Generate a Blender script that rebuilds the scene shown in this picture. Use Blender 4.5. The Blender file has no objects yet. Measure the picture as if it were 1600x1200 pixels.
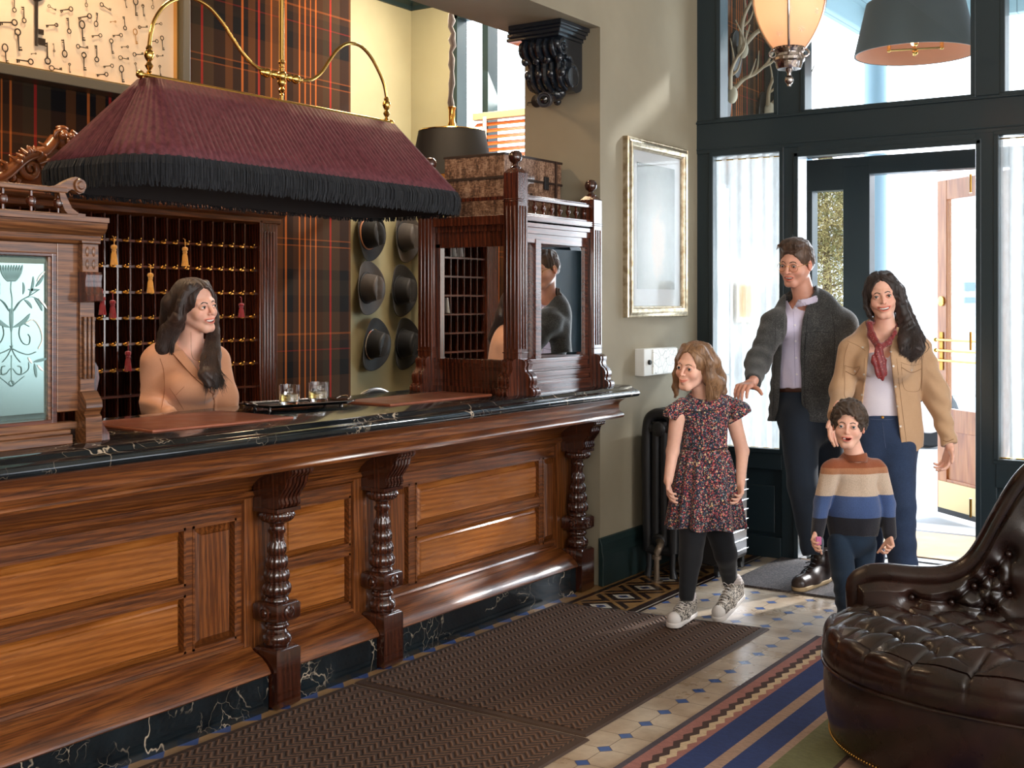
import bpy, math, random
import numpy as np
from math import sin, cos, pi, radians, sqrt, atan2
from mathutils import Vector, Matrix
random.seed(7); rng = np.random.RandomState(11)
SC = bpy.context.scene
COL = SC.collection
# ---------------------------------------------------------------- camera frame (metres): eye 1.5 m above the floor
CA = radians(33.9); FX = 1893.0; HZ = 475.0; EYE = 1.5
FW = np.array([-sin(CA), cos(CA), 0.0]); RT = np.array([cos(CA), sin(CA), 0.0])
def P(px, py, t):
    d = FW + RT*((px-800)/FX)
    return np.array([d[0]*t, d[1]*t, EYE+(HZ-py)/FX*t])
def onX(px, py, x):
    d = FW + RT*((px-800)/FX); return P(px, py, x/d[0])
def onY(px, py, y):
    d = FW + RT*((px-800)/FX); return P(px, py, y/d[1])
def onZ(px, py, z):
    return P(px, py, (EYE-z)*FX/(py-HZ))
# ---------------------------------------------------------------- objects
def tag(o, label, cat, group=None, kind=None):
    if label: o['label'] = label
    if cat: o['category'] = cat
    if group: o['group'] = group
    if kind: o['kind'] = kind
    return o
def thing(name, loc, label, cat, group=None, kind=None):
    o = bpy.data.objects.new(name, None); COL.objects.link(o)
    o.location = Vector([float(v) for v in loc]); o.empty_display_size = .05
    o['_org'] = [float(v) for v in loc]
    return tag(o, label, cat, group, kind)
def org(o):
    return np.array(o['_org']) if (o is not None and '_org' in o) else np.zeros(3)
def copy_tree(o, parent=None):
    c = o.copy(); COL.objects.link(c)
    if parent is not None: c.parent = parent
    for ch in list(o.children): copy_tree(ch, c)
    return c
class MB:
    """collects vertices and faces of one mesh"""
    def __init__(s): s.v = []; s.f = []; s.n = 0; s.mi = []; s.cm = 0
    def add(s, v, f):
        v = np.asarray(v, float).reshape(-1, 3)
        s.v.append(v); b = s.n
        for q in f: s.f.append([int(i)+b for i in q]); s.mi.append(s.cm)
        s.n += len(v); return s
    def box(s, x0, y0, z0, x1, y1, z1):
        if x0 > x1: x0, x1 = x1, x0
        if y0 > y1: y0, y1 = y1, y0
        if z0 > z1: z0, z1 = z1, z0
        return s.add([(x0,y0,z0),(x1,y0,z0),(x1,y1,z0),(x0,y1,z0),(x0,y0,z1),(x1,y0,z1),(x1,y1,z1),(x0,y1,z1)],
              [(3,2,1,0),(4,5,6,7),(0,1,5,4),(1,2,6,5),(2,3,7,6),(3,0,4,7)])
    def obox(s, c, ax, ay, az, hx, hy, hz):
        c = np.asarray(c, float); ax, ay, az = [np.asarray(a, float) for a in (ax, ay, az)]
        v = []
        for k in (-1, 1):
            for i, j in ((-1,-1),(1,-1),(1,1),(-1,1)):
                v.append(c+ax*hx*i+ay*hy*j+az*hz*k)
        return s.add(v, [(3,2,1,0),(4,5,6,7),(0,1,5,4),(1,2,6,5),(2,3,7,6),(3,0,4,7)])
    def prism(s, poly, a, h0, h1):
        """poly: 2-D outline in the plane across axis a ('x': (y,z), 'y': (x,z), 'z': (x,y)), extruded h0..h1"""
        n = len(poly); v = []
        for h in (h0, h1):
            for p, q in poly:
                v.append({'x': (h,p,q), 'y': (p,h,q), 'z': (p,q,h)}[a])
        f = [list(range(n))[::-1], list(range(n, 2*n))]
        for i in range(n):
            j = (i+1) % n; f.append((i, j, n+j, n+i))
        return s.add(v, f)
    def lathe(s, prof, c=(0,0,0), n=24, axis=(0,0,1), fl=None, cap=True):
        """prof: (r, h) pairs along axis; fl(theta, h) scales the radius"""
        ax = Vector(axis).normalized(); u = ax.orthogonal().normalized(); w = ax.cross(u)
        if tuple(axis) == (0,0,1): u, w = Vector((1,0,0)), Vector((0,1,0))
        ax, u, w = np.array(ax), np.array(u), np.array(w); c = np.asarray(c, float)
        v = []
        for r, h in prof:
            for i in range(n):
                a = 2*pi*i/n; rr = r*(fl(a, h) if fl else 1)
                v.append(c+ax*h+(u*cos(a)+w*sin(a))*rr)
        f = []
        for k in range(len(prof)-1):
            for i in range(n):
                j = (i+1) % n; f.append((k*n+i, k*n+j, (k+1)*n+j, (k+1)*n+i))
        if cap:
            if prof[0][0] > 1e-6: f.append(list(range(n))[::-1])
            if prof[-1][0] > 1e-6: f.append([(len(prof)-1)*n+i for i in range(n)])
        return s.add(v, f)
    def sphere(s, c, r, n=14, m=8, sc=(1,1,1)):
        pr = [(sin(pi*k/m), -cos(pi*k/m)) for k in range(m+1)]
        v = []; c = np.asarray(c, float)
        for a, h in pr:
            for i in range(n):
                v.append(c+np.array([a*cos(2*pi*i/n)*sc[0], a*sin(2*pi*i/n)*sc[1], h*sc[2]])*r)
        f = []
        for k in range(m):
            for i in range(n):
                j = (i+1) % n; f.append((k*n+i, k*n+j, (k+1)*n+j, (k+1)*n+i))
        return s.add(v, f)
    def tube(s, pts, r, n=10, closed=False, cap=True, flat=1.0, up=None):
        pts = np.asarray(pts, float); m = len(pts)
        r = np.broadcast_to(np.asarray(r, float), (m,))
        if closed: T = np.roll(pts, -1, 0)-np.roll(pts, 1, 0)
        else: T = np.gradient(pts, axis=0)
        T = T/np.maximum(np.linalg.norm(T, axis=1, keepdims=True), 1e-9)
        u0 = np.array(up if up is not None else ((0,0,1) if abs(T[0][2]) < .9 else (1,0,0)), float)
        u = u0-T[0]*u0.dot(T[0]); u /= max(np.linalg.norm(u), 1e-9); U = []
        for k in range(m):
            u = u-T[k]*u.dot(T[k]); u = u/max(np.linalg.norm(u), 1e-9); U.append(u)
        U = np.array(U); W = np.cross(T, U)
        a = np.arange(n)*2*pi/n
        v = pts[:,None,:]+(U[:,None,:]*np.cos(a)[None,:,None]*flat+W[:,None,:]*np.sin(a)[None,:,None])*r[:,None,None]
        f = []
        for k in range(m if closed else m-1):
            k2 = (k+1) % m
            for i in range(n):
                j = (i+1) % n; f.append((k*n+i, k*n+j, k2*n+j, k2*n+i))
        if cap and not closed:
            f.append(list(range(n))[::-1]); f.append([(m-1)*n+i for i in range(n)])
        return s.add(v.reshape(-1, 3), f)
    def grid(s, V, closed_u=False):
        """V: array (nu, nv, 3)"""
        nu, nv = V.shape[:2]; f = []
        for i in range(nu if closed_u else nu-1):
            i2 = (i+1) % nu
            for j in range(nv-1):
                f.append((i*nv+j, i2*nv+j, i2*nv+j+1, i*nv+j+1))
        return s.add(V.reshape(-1, 3), f)
    def slab(s, V, nrm):
        """closed thin body from a grid V thickened by the vector field nrm (same shape or a single vector)"""
        nu, nv = V.shape[:2]; B = V+nrm; f = []; n = nu*nv
        for i in range(nu-1):
            for j in range(nv-1):
                a, b, c, d = i*nv+j, (i+1)*nv+j, (i+1)*nv+j+1, i*nv+j+1
                f.append((a,b,c,d)); f.append((n+d,n+c,n+b,n+a))
        for i in range(nu-1):
            a, b = i*nv, (i+1)*nv; f.append((b,a,n+a,n+b))
            a, b = i*nv+nv-1, (i+1)*nv+nv-1; f.append((a,b,n+b,n+a))
        for j in range(nv-1):
            a, b = j, j+1; f.append((a,b,n+b,n+a))
            a, b = (nu-1)*nv+j, (nu-1)*nv+j+1; f.append((b,a,n+a,n+b))
        return s.add(np.concatenate([V.reshape(-1,3), B.reshape(-1,3)]), f)
    def xf(s, fn):
        s.v = [fn(v) for v in s.v]; return s
    def build(s, name, mat, parent=None, smooth=35, bevel=0, fixn=True, origin=None):
        V = np.concatenate(s.v) if s.v else np.zeros((0,3))
        o0 = org(parent)+(np.zeros(3) if origin is None else np.asarray(origin, float))
        me = bpy.data.meshes.new(name)
        me.from_pydata((V-o0).tolist(), [], s.f)
        mats = mat if isinstance(mat, (list, tuple)) else [mat]
        for m in mats: me.materials.append(m)
        if len(mats) > 1: me.polygons.foreach_set('material_index', s.mi)
        me.validate(); me.update()
        if fixn:
            import bmesh
            bm = bmesh.new(); bm.from_mesh(me); bmesh.ops.recalc_face_normals(bm, faces=bm.faces); bm.to_mesh(me); bm.free()
        if smooth:
            me.shade_smooth(); me.set_sharp_from_angle(angle=radians(smooth))
        o = bpy.data.objects.new(name, me); COL.objects.link(o)
        if parent is not None: o.parent = parent
        if origin is not None:
            o.location = Vector(origin)
        o['_org'] = [float(q) for q in o0]
        if bevel:
            b = o.modifiers.new('bevel', 'BEVEL'); b.width = bevel; b.segments = 2; b.limit_method = 'ANGLE'; b.angle_limit = radians(40)
        return o
def B(*a): return MB().box(*a)
def struct(name, mb, mat, **k):
    o = mb.build(name, mat, **k); o['kind'] = 'structure'; return o
def smoothpath(pts, k=8):
    """Catmull-Rom through the points"""
    p = np.asarray(pts, float); p = np.vstack([2*p[0]-p[1], p, 2*p[-1]-p[-2]]); out = []
    for i in range(1, len(p)-2):
        for t in np.arange(k)/k:
            a, b, c, d = p[i-1], p[i], p[i+1], p[i+2]
            out.append(.5*((2*b)+(-a+c)*t+(2*a-5*b+4*c-d)*t*t+(-a+3*b-3*c+d)*t**3))
    out.append(p[-2]); return np.array(out)
# ---------------------------------------------------------------- materials
def srgb(r, g, b):
    def l(c):
        c /= 255.0
        return c/12.92 if c <= .04045 else ((c+.055)/1.055)**2.4
    return (l(r), l(g), l(b), 1)
class NT:
    def __init__(s, name):
        m = bpy.data.materials.new(name); m.use_nodes = True; s.m = m; s.t = m.node_tree
        s.b = s.t.nodes['Principled BSDF']; s.out = s.t.nodes['Material Output']; s._c = None
    def n(s, typ, **k):
        x = s.t.nodes.new(typ)
        for a, b in k.items():
            if a in x.bl_rna.properties.keys(): setattr(x, a, b)
        return x
    def l(s, a, b): s.t.links.new(a, b)
    def put(s, sock, v):
        if v is None: return
        if isinstance(v, bpy.types.NodeSocket): s.l(v, sock)
        else: sock.default_value = v
    def coord(s, scale=(1,1,1), loc=(0,0,0), rot=(0,0,0), src='Object'):
        if s._c is None: s._c = s.n('ShaderNodeTexCoord')
        mp = s.n('ShaderNodeMapping'); s.l(s._c.outputs[src], mp.inputs[0])
        mp.inputs['Scale'].default_value = scale; mp.inputs['Location'].default_value = loc; mp.inputs['Rotation'].default_value = rot
        return mp.outputs[0]
    def sep(s, v=None):
        x = s.n('ShaderNodeSeparateXYZ'); s.l(v if v is not None else s.coord(), x.inputs[0]); return x.outputs
    def math(s, op, a, b=None, c=None):
        x = s.n('ShaderNodeMath'); x.operation = op; s.put(x.inputs[0], a)
        if b is not None: s.put(x.inputs[1], b)
        if c is not None: s.put(x.inputs[2], c)
        return x.outputs[0]
    def noise(s, v, scale=5, detail=3, rough=.5, dist=0, out=0):
        x = s.n('ShaderNodeTexNoise'); s.l(v, x.inputs['Vector']); x.inputs['Scale'].default_value = scale
        x.inputs['Detail'].default_value = detail; x.inputs['Roughness'].default_value = rough; x.inputs['Distortion'].default_value = dist
        return x.outputs[out]
    def voro(s, v, scale=5, feature='F1', out='Distance', rand=1):
        x = s.n('ShaderNodeTexVoronoi'); x.feature = feature; s.l(v, x.inputs['Vector']); x.inputs['Scale'].default_value = scale
        x.inputs['Randomness'].default_value = rand
        return x.outputs[out]
    def ramp(s, f, stops, interp='LINEAR'):
        x = s.n('ShaderNodeValToRGB'); x.color_ramp.interpolation = interp; e = x.color_ramp.elements
        while len(e) < len(stops): e.new(.5)
        for i, (p, c) in enumerate(stops):
            e[i].position = p
            if not hasattr(c, '__len__'): c = (c, c, c, 1)
            e[i].color = c if len(c) == 4 else (*c, 1)
        s.put(x.inputs[0], f); return x.outputs[0]
    def mix(s, f, a, b, mode='MIX'):
        x = s.n('ShaderNodeMix'); x.data_type = 'RGBA'; x.blend_type = mode
        s.put(x.inputs[0], f); s.put(x.inputs[6], a); s.put(x.inputs[7], b); return x.outputs[2]
    def bump(s, h, strength=.3, dist=.01):
        x = s.n('ShaderNodeBump'); x.inputs['Strength'].default_value = strength; x.inputs['Distance'].default_value = dist
        s.l(h, x.inputs['Height']); s.l(x.outputs[0], s.b.inputs['Normal']); return x
    def set(s, **k):
        names = dict(base='Base Color', rough='Roughness', metal='Metallic', spec='Specular IOR Level', coat='Coat Weight', coatr='Coat Roughness',
                     sheen='Sheen Weight', trans='Transmission Weight', ior='IOR', alpha='Alpha', emi='Emission Color', emis='Emission Strength', sss='Subsurface Weight')
        for a, v in k.items(): s.put(s.b.inputs[names[a]], v)
        return s
def flat(name, c, rough=.5, metal=0, **k):
    m = NT(name); m.set(base=c, rough=rough, metal=metal, **k); return m.m
def wood(name, dark, mid, light, axis='y', rough=.32, coat=.35, big=1.0, contrast=1.0):
    m = NT(name); al = {'x': 0, 'y': 1, 'z': 2}[axis]
    s1 = [1, 1, 1]; s1[al] = .055; s2 = [1, 1, 1]; s2[al] = .03
    c1 = m.coord(s1); c2 = m.coord(s2)
    w = m.n('ShaderNodeTexWave'); w.wave_type = 'BANDS'; w.bands_direction = 'DIAGONAL'; m.l(c1, w.inputs[0])
    w.inputs['Scale'].default_value = 26*big; w.inputs['Distortion'].default_value = 5; w.inputs['Detail'].default_value = 2; w.inputs['Detail Scale'].default_value = .8
    n1 = m.noise(c1, 16*big, 4, .6); n2 = m.noise(c2, 190, 3, .7)
    n3 = m.noise(m.coord(), 2.3, 2)
    base = m.ramp(m.math('ADD', m.math('MULTIPLY', n1, .68), m.math('MULTIPLY', w.outputs['Fac'], .32)), [(.22, dark), (.48, mid), (.82, light)])
    pore = m.ramp(n2, [(.38, tuple(x*.32 for x in dark[:3])), (.52, (1,1,1,1))])
    c = m.mix(.75*contrast, base, pore, 'MULTIPLY')
    c = m.mix(m.math('MULTIPLY', n3, .5), c, tuple(x*.55 for x in mid[:3])+(1,), 'MIX')
    m.set(base=c, rough=m.ramp(n1, [(.3, rough-.06), (.8, rough+.12)]), coat=coat, coatr=.12)
    m.bump(n2, .12, .002)
    return m.m
M = {}
M['oak'] = wood('honey_oak_along_counter', srgb(66,32,13), srgb(112,60,25), srgb(148,88,40), 'y')
M['oak_v'] = wood('honey_oak_upright', srgb(70,34,14), srgb(118,64,27), srgb(150,90,42), 'z')
M['oak_panel'] = wood('golden_oak_panel', srgb(120,64,24), srgb(152,88,36), srgb(178,110,50), 'y', rough=.26, coat=.6, contrast=.45)
M['mahog'] = wood('dark_mahogany', srgb(42,16,9), srgb(82,36,20), srgb(112,54,30), 'z', rough=.25, coat=.6)
M['mahog_y'] = wood('dark_mahogany_rail', srgb(46,18,10), srgb(88,40,22), srgb(120,60,34), 'y', rough=.28, coat=.5)
M['brownwood'] = wood('worn_brown_oak', srgb(72,38,19), srgb(116,70,38), srgb(148,98,58), 'y', rough=.38, coat=.3)
M['post'] = wood('polished_dark_post', srgb(30,12,7), srgb(62,28,16), srgb(92,44,24), 'z', rough=.18, coat=.8)
M['doorwood'] = wood('orange_door_oak', srgb(176,98,48), srgb(206,128,72), srgb(224,154,96), 'z', rough=.35, coat=.3, contrast=.35)
M['gold_carving'] = flat('carved_wood_gilt_brown', srgb(110,60,24), .3, 0, coat=.5)
M['brass'] = flat('polished_brass', srgb(222,178,98), .16, 1)
M['oldbrass'] = flat('aged_brass', srgb(168,124,58), .3, 1)
M['silver'] = flat('tarnished_silver', srgb(190,182,178), .2, 1)
M['chrome'] = flat('chrome', srgb(225,225,230), .12, 1)
M['mirror'] = flat('mirror_glass', (.93,.94,.94,1), .01, 1)
M['green'] = flat('dark_green_gloss_paint', srgb(30,44,50), .38, 0, coat=.15)
M['green2'] = flat('dark_green_base_paint', srgb(30,46,46), .4)
M['iron'] = flat('black_painted_iron', srgb(38,38,40), .38, .3)
M['corbel'] = flat('black_gloss_plaster', srgb(24,30,38), .22, 0, coat=.5)
M['black'] = flat('matt_black', srgb(16,16,18), .5)
M['rubber'] = flat('rubber', srgb(22,22,24), .7)
M['white'] = flat('off_white_card', srgb(226,226,222), .6)
M['concrete'] = flat('pale_pavement', srgb(210,210,208), .9)
def plaster(name, c, c2, sc=1.4):
    m = NT(name); n = m.noise(m.coord(), sc, 4, .6); n2 = m.noise(m.coord(), 60, 2)
    m.set(base=m.ramp(n, [(.3, c), (.75, c2)]), rough=.75); m.bump(n2, .05, .004); return m.m
M['wall'] = plaster('olive_grey_wall', srgb(134,124,104), srgb(152,141,119))
M['wall_dim'] = plaster('brown_grey_jamb', srgb(122,106,92), srgb(134,118,102))
M['olive'] = plaster('olive_back_wall', srgb(150,142,108), srgb(164,156,122))
M['ceiling'] = plaster('cream_ceiling', srgb(205,198,184), srgb(214,207,192))
M['officefloor'] = wood('office_floor', srgb(50,28,16), srgb(84,50,30), srgb(104,64,40), 'y', rough=.4, coat=.2)
def marble():
    m = NT('black_marble_cream_veins'); c = m.coord((1,1,1)); d = m.noise(c, 4, 4, .6, out=1)
    dv = m.n('ShaderNodeVectorMath'); dv.operation = 'MULTIPLY_ADD'; m.l(d, dv.inputs[0]); dv.inputs[1].default_value = (.30,.30,.30); m.l(c, dv.inputs[2])
    e1 = m.voro(dv.outputs[0], 4.5, 'DISTANCE_TO_EDGE'); e2 = m.voro(dv.outputs[0], 13, 'DISTANCE_TO_EDGE')
    v1 = m.ramp(e1, [(0, 1.0), (.006, .7), (.017, 0)]); v2 = m.ramp(e2, [(0, .8), (.02, 0.0)])
    mask = m.ramp(m.noise(c, 3.0, 2), [(.50, 0.0), (.62, .9)]); mask2 = m.ramp(m.noise(c, 5.0, 2), [(.54, 0.0), (.66, .9)])
    f = m.math('MAXIMUM', m.math('MULTIPLY', v1, mask), m.math('MULTIPLY', m.math('MULTIPLY', v2, mask2), .7))
    g = m.ramp(m.noise(c, 6, 5, .7), [(.35, srgb(12,16,19)), (.7, srgb(26,34,38))])
    m.set(base=m.mix(f, g, srgb(206,184,158)), rough=.14, coat=.3); return m.m
M['marble'] = marble()
def plaid(name, hv, period=(1.05,1.0), tone=1.0):
    """tartan cloth: hv = the two object axes (across, up)"""
    m = NT(name); s = m.sep(m.coord()); ax = {'x':0,'y':1,'z':2}
    K, BR, OR, RD, CH, OL = [tuple(x*tone for x in c[:3])+(1,) for c in (srgb(12,10,12), srgb(72,42,20), srgb(164,88,36), srgb(136,32,28), srgb(46,28,17), srgb(48,38,26))]
    def fr(o, p): return m.math('FRACT', m.math('ADD', m.math('DIVIDE', o, p), 100.35))
    a = fr(s[ax[hv[0]]], period[0]); b = fr(s[ax[hv[1]]], period[1])
    st = [(0,K),(.05,OR),(.065,K),(.10,BR),(.155,K),(.175,RD),(.19,K),(.23,BR),(.27,OR),(.285,BR),(.37,K),(.385,OR),(.4,K),(.45,CH),(.50,OR),(.51,CH),(.545,OR),(.555,CH),(.59,OR),(.60,CH),(.635,OR),(.645,CH),(.70,OL),(.76,RD),(.775,OL),(.85,K),(.93,BR),(.985,K)]
    A = m.ramp(a, st, 'CONSTANT')
    st2 = [(0,K),(.06,BR),(.2,OR),(.21,CH),(.24,OR),(.25,BR),(.4,K),(.5,CH),(.56,RD),(.57,CH),(.62,BR),(.66,OR),(.67,BR),(.8,K),(.9,OL)]
    Bc = m.ramp(b, st2, 'CONSTANT')
    tw = m.n('ShaderNodeTexWave'); tw.bands_direction = 'DIAGONAL'; tw.inputs['Scale'].default_value = 90; m.l(m.coord(), tw.inputs[0])
    f = m.math('MULTIPLY_ADD', tw.outputs['Fac'], .12, .20)
    m.set(base=m.mix(f, A, Bc), rough=.95, spec=.15); return m.m
M['plaid'] = plaid('brown_orange_tartan', ('y','z'))
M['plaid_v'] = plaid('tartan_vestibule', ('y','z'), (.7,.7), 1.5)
def leather(name, a, b, rough=.33, sc=55):
    m = NT(name); c = m.coord(); n = m.noise(c, 6, 5, .65)
    m.set(base=m.ramp(n, [(.35, a), (.72, b)]), rough=m.ramp(m.noise(c, 9, 3), [(.3, rough-.05), (.7, rough+.13)]), coat=.12)
    m.bump(m.voro(c, sc*3, 'DISTANCE_TO_EDGE'), .18, .0012); return m.m
M['leather'] = leather('dark_brown_leather', srgb(22,11,8), srgb(48,25,18), .25)
M['padleather'] = leather('tan_brown_leather', srgb(122,62,38), srgb(150,82,52), .4)
def cloth(name, c, c2=None, sc=300, rough=.9, sheen=.25, bump=.25, nz=8, **k):
    m = NT(name); co = m.coord(); c2 = c2 or tuple(min(1, x*1.25) for x in c[:3])+(1,)
    n = m.noise(co, sc, 2, .6); n1 = m.noise(co, nz, 3)
    m.set(base=m.ramp(m.math('MULTIPLY_ADD', n, .6, m.math('MULTIPLY', n1, .4)), [(.35, c), (.65, c2)]), rough=rough, sheen=sheen, **k)
    m.bump(n, bump, .002); return m.m
def glassmat(name, tint=(1,1,1,1), rough=0.0, mixf=.12, graz=.35):
    m = NT(name); t = m.n('ShaderNodeBsdfTransparent'); t.inputs[0].default_value = tint
    g = m.n('ShaderNodeBsdfGlossy'); g.inputs['Roughness'].default_value = rough; g.inputs[0].default_value = (1,1,1,1)
    lw = m.n('ShaderNodeLayerWeight'); lw.inputs[0].default_value = .5
    fr = m.math('MULTIPLY_ADD', m.math('POWER', lw.outputs['Facing'], 4.0), graz, mixf*.3)
    mx = m.n('ShaderNodeMixShader'); m.l(fr, mx.inputs[0]); m.l(t.outputs[0], mx.inputs[1]); m.l(g.outputs[0], mx.inputs[2])
    m.l(mx.outputs[0], m.out.inputs[0]); return m.m
M['art_glass'] = glassmat('non_reflecting_glass', mixf=.05, graz=.03)
M['pane'] = glassmat('window_glass', (.96,.99,.99,1))
def sheer(name, c, op=.6):
    """thin cloth that lets light through"""
    m = NT(name); d = m.n('ShaderNodeBsdfDiffuse'); d.inputs[0].default_value = c
    tl = m.n('ShaderNodeBsdfTranslucent'); tl.inputs[0].default_value = c
    tp = m.n('ShaderNodeBsdfTransparent')
    a = m.n('ShaderNodeMixShader'); a.inputs[0].default_value = .6; m.l(d.outputs[0], a.inputs[1]); m.l(tl.outputs[0], a.inputs[2])
    b = m.n('ShaderNodeMixShader'); v = m.noise(m.coord((1,1,.35)), 34, 3, .6)
    f = m.ramp(v, [(.38, op), (.64, min(1, op+.09))]); m.l(f, b.inputs[0]); m.l(tp.outputs[0], b.inputs[1]); m.l(a.outputs[0], b.inputs[2])
    m.l(b.outputs[0], m.out.inputs[0]); return m.m
M['lace'] = sheer('white_lace', (.95,.95,.95,1), .58)
# ================================================================ SETTING
def tile_mat():
    m = NT('octagon_tiles_blue_dots'); x, y, z = m.sep(m.coord())
    p = .148
    def fr(o, o0): return m.math('SUBTRACT', m.math('FRACT', m.math('ADD', m.math('DIVIDE', m.math('SUBTRACT', o, o0), p), 100.5)), .5)
    u = fr(x, -2.019); v = fr(y, 3.417)
    au, av = m.math('ABSOLUTE', u), m.math('ABSOLUTE', v)
    d = m.math('ADD', au, av); dot = m.math('LESS_THAN', d, .20)
    line = m.math('MAXIMUM', m.math('LESS_THAN', au, .009), m.math('LESS_THAN', av, .009))
    edge = m.math('LESS_THAN', m.math('ABSOLUTE', m.math('SUBTRACT', d, .205)), .012)
    n = m.noise(m.coord(), 2.2, 5, .7); cell = m.noise(m.coord((1/p,1/p,1)), .9, 0)
    cream = m.ramp(m.math('MULTIPLY_ADD', cell, .4, m.math('MULTIPLY', n, .6)), [(.35, srgb(168,146,122)), (.5, srgb(188,170,148)), (.7, srgb(204,192,174))])
    blue = m.ramp(n, [(.3, srgb(52,80,140)), (.7, srgb(80,112,172))])
    grout = srgb(92,74,58)
    c = m.mix(line, cream, grout); c = m.mix(dot, c, blue); c = m.mix(edge, c, grout)
    # border strip beside the wall
    s = m.math('DIVIDE', m.math('ADD', x, 3.21), .44)
    w = m.math('ABSOLUTE', m.math('DIVIDE', m.math('SUBTRACT', s, .5), .62))
    vv = m.math('ABSOLUTE', m.math('SUBTRACT', m.math('FRACT', m.math('ADD', m.math('DIVIDE', y, .235), 10.2)), .5))
    dd = m.math('ADD', vv, w)
    tan_, dk, wh, bl = srgb(150,112,66), srgb(44,28,24), srgb(204,196,180), srgb(58,82,138)
    star = m.ramp(dd, [(0, dk), (.06, bl), (.12, wh), (.24, dk), (.42, tan_), (.54, dk), (.72, tan_)], 'CONSTANT')
    band = m.ramp(s, [(0, tan_), (.10, dk), (.17, tan_), (.20, 0.0), (.80, tan_), (.84, dk), (.94, wh), (.955, dk)], 'CONSTANT')
    ins = m.math('MULTIPLY', m.math('GREATER_THAN', s, .2), m.math('LESS_THAN', s, .8))
    strip = m.mix(ins, band, star)
    ison = m.math('MULTIPLY', m.math('LESS_THAN', x, -2.77), m.math('GREATER_THAN', y, 5.0))
    c = m.mix(ison, c, strip)
    # narrow strip along the plinth: tan with blue triangles
    tri = m.math('LESS_THAN', m.math('ABSOLUTE', v), m.math('MULTIPLY', m.math('SUBTRACT', -3.185, x), 6.5))
    st = m.mix(tri, srgb(160,124,84), srgb(62,84,140))
    isst = m.math('MULTIPLY', m.math('LESS_THAN', x, -3.185), m.math('LESS_THAN', y, 5.4))
    c = m.mix(isst, c, st)
    dirt = m.ramp(m.noise(m.coord(), 7, 6, .75), [(.3, srgb(190,180,170)), (.6, (1,1,1,1))])
    c = m.mix(.6, c, dirt, 'MULTIPLY')
    m.set(base=c, rough=m.ramp(n, [(.3, .22), (.7, .4)]), spec=.5); m.bump(m.math('SUBTRACT', 1.0, line), .25, .002)
    return m.m
X0 = -3.21; YD = 6.82
struct('floor', B(-3.24, -3.6, -.06, 4.6, 6.94, 0), tile_mat(), smooth=0)
struct('floor', B(-6.6, -1.2, -.07, -3.24, 7.1, -.002), M['officefloor'], smooth=0)
struct('floor', B(-3.6, 6.94, -.06, -.6, 8.46, -.001), M['concrete'], smooth=0)
# left wall with the big opening the counter stands in
w = MB(); w.box(-3.69, 5.618, 0, X0, YD, 4.3); w.box(-3.69, 1.0, 2.975, X0, 5.618, 4.3); w.box(-3.69, -3.6, 0, X0, 1.0, 4.3)
struct('wall_left', w, M['wall'], smooth=0)
struct('wall_back', B(-3.69, -3.75, 0, 4.6, -3.6, 4.3), M['wall'], smooth=0)
w = MB(); w.box(4.5, -3.6, 0, 4.65, 6.94, .7); w.box(4.5, -3.6, 3.4, 4.65, 6.94, 4.3)
for a, b in ((-3.6,-2.6),(-.6,.2),(2.2,3.0),(5.0,6.94)): w.box(4.5, a, .7, 4.65, b, 3.4)
struct('wall_right', w, M['wall'], smooth=0)
struct('ceiling', B(-3.7, -3.75, 4.3, 4.65, 6.95, 4.4), M['ceiling'], smooth=0)
struct('ceiling', B(-6.6, -1.2, 3.85, -3.69, 7.1, 3.95), M['ceiling'], smooth=0)
# office behind the counter
struct('wall_office_back', B(-5.75, 5.7, 0, -5.6, 7.0, 3.9), M['olive'], smooth=0)
struct('wall_office_plaid', B(-5.75, -1.2, 0, -5.2, 5.88, 3.9), M['plaid'], smooth=0)
w = MB(); w.box(-5.75, 7.0, 0, -5.2, 7.12, 3.9); w.box(-5.2, 7.0, 0, -3.9, 7.12, 1.0); w.box(-5.2, 7.0, 3.6, -3.9, 7.12, 3.9); w.box(-3.9, 7.0, 0, -3.69, 7.12, 3.9)
struct('wall_office_front', w, M['olive'], smooth=0)
struct('wall_office_side', B(-5.75, -1.32, 0, -3.69, -1.2, 3.9), M['olive'], smooth=0)
prof = [(-5.6,3.85),(-5.6,3.66),(-5.585,3.66),(-5.58,3.69),(-5.55,3.71),(-5.54,3.76),(-5.5,3.80),(-5.47,3.85)]
struct('trim_1', MB().prism(prof, 'y', 5.9, 7.0), M['green2'], smooth=30)
prof = [(7.0,3.85),(7.0,3.66),(6.985,3.66),(6.98,3.69),(6.95,3.71),(6.94,3.76),(6.9,3.80),(6.87,3.85)]
struct('trim_2', MB().prism(prof, 'x', -5.6, -5.21), M['green2'], smooth=30)
# window_1 : office window with wooden blind
wf = MB()
for a in (-5.2, -4.93, -3.96): wf.box(a, 6.96, 1.0, a+.05, 7.08, 3.6)
wf.box(-5.2, 6.96, 1.0, -3.9, 7.08, 1.06); wf.box(-5.2, 6.96, 3.54, -3.9, 7.08, 3.6)
win = struct('window_1', wf, M['green2'], smooth=0)
pn = B(-5.2, 7.03, 1.03, -3.93, 7.035, 3.56).build('pane', M['pane'], win, smooth=0)
bl = thing('window_blind', (-4.45, 6.9, 2.85), 'orange wooden slatted blind across the lower office window behind the trunk', 'blind')
B(-4.95, 6.87, 2.78, -3.8, 6.93, 2.83).build('head_rail', flat('blind_rail', srgb(214,190,148), .5), bl, smooth=0, bevel=.004)
slm = NT('blind_slat_orange'); slm.set(base=srgb(222,140,70), rough=.45, trans=0)
tl = slm.n('ShaderNodeBsdfTranslucent'); tl.inputs[0].default_value = srgb(240,150,70); mx = slm.n('ShaderNodeMixShader'); mx.inputs[0].default_value = .45
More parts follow.
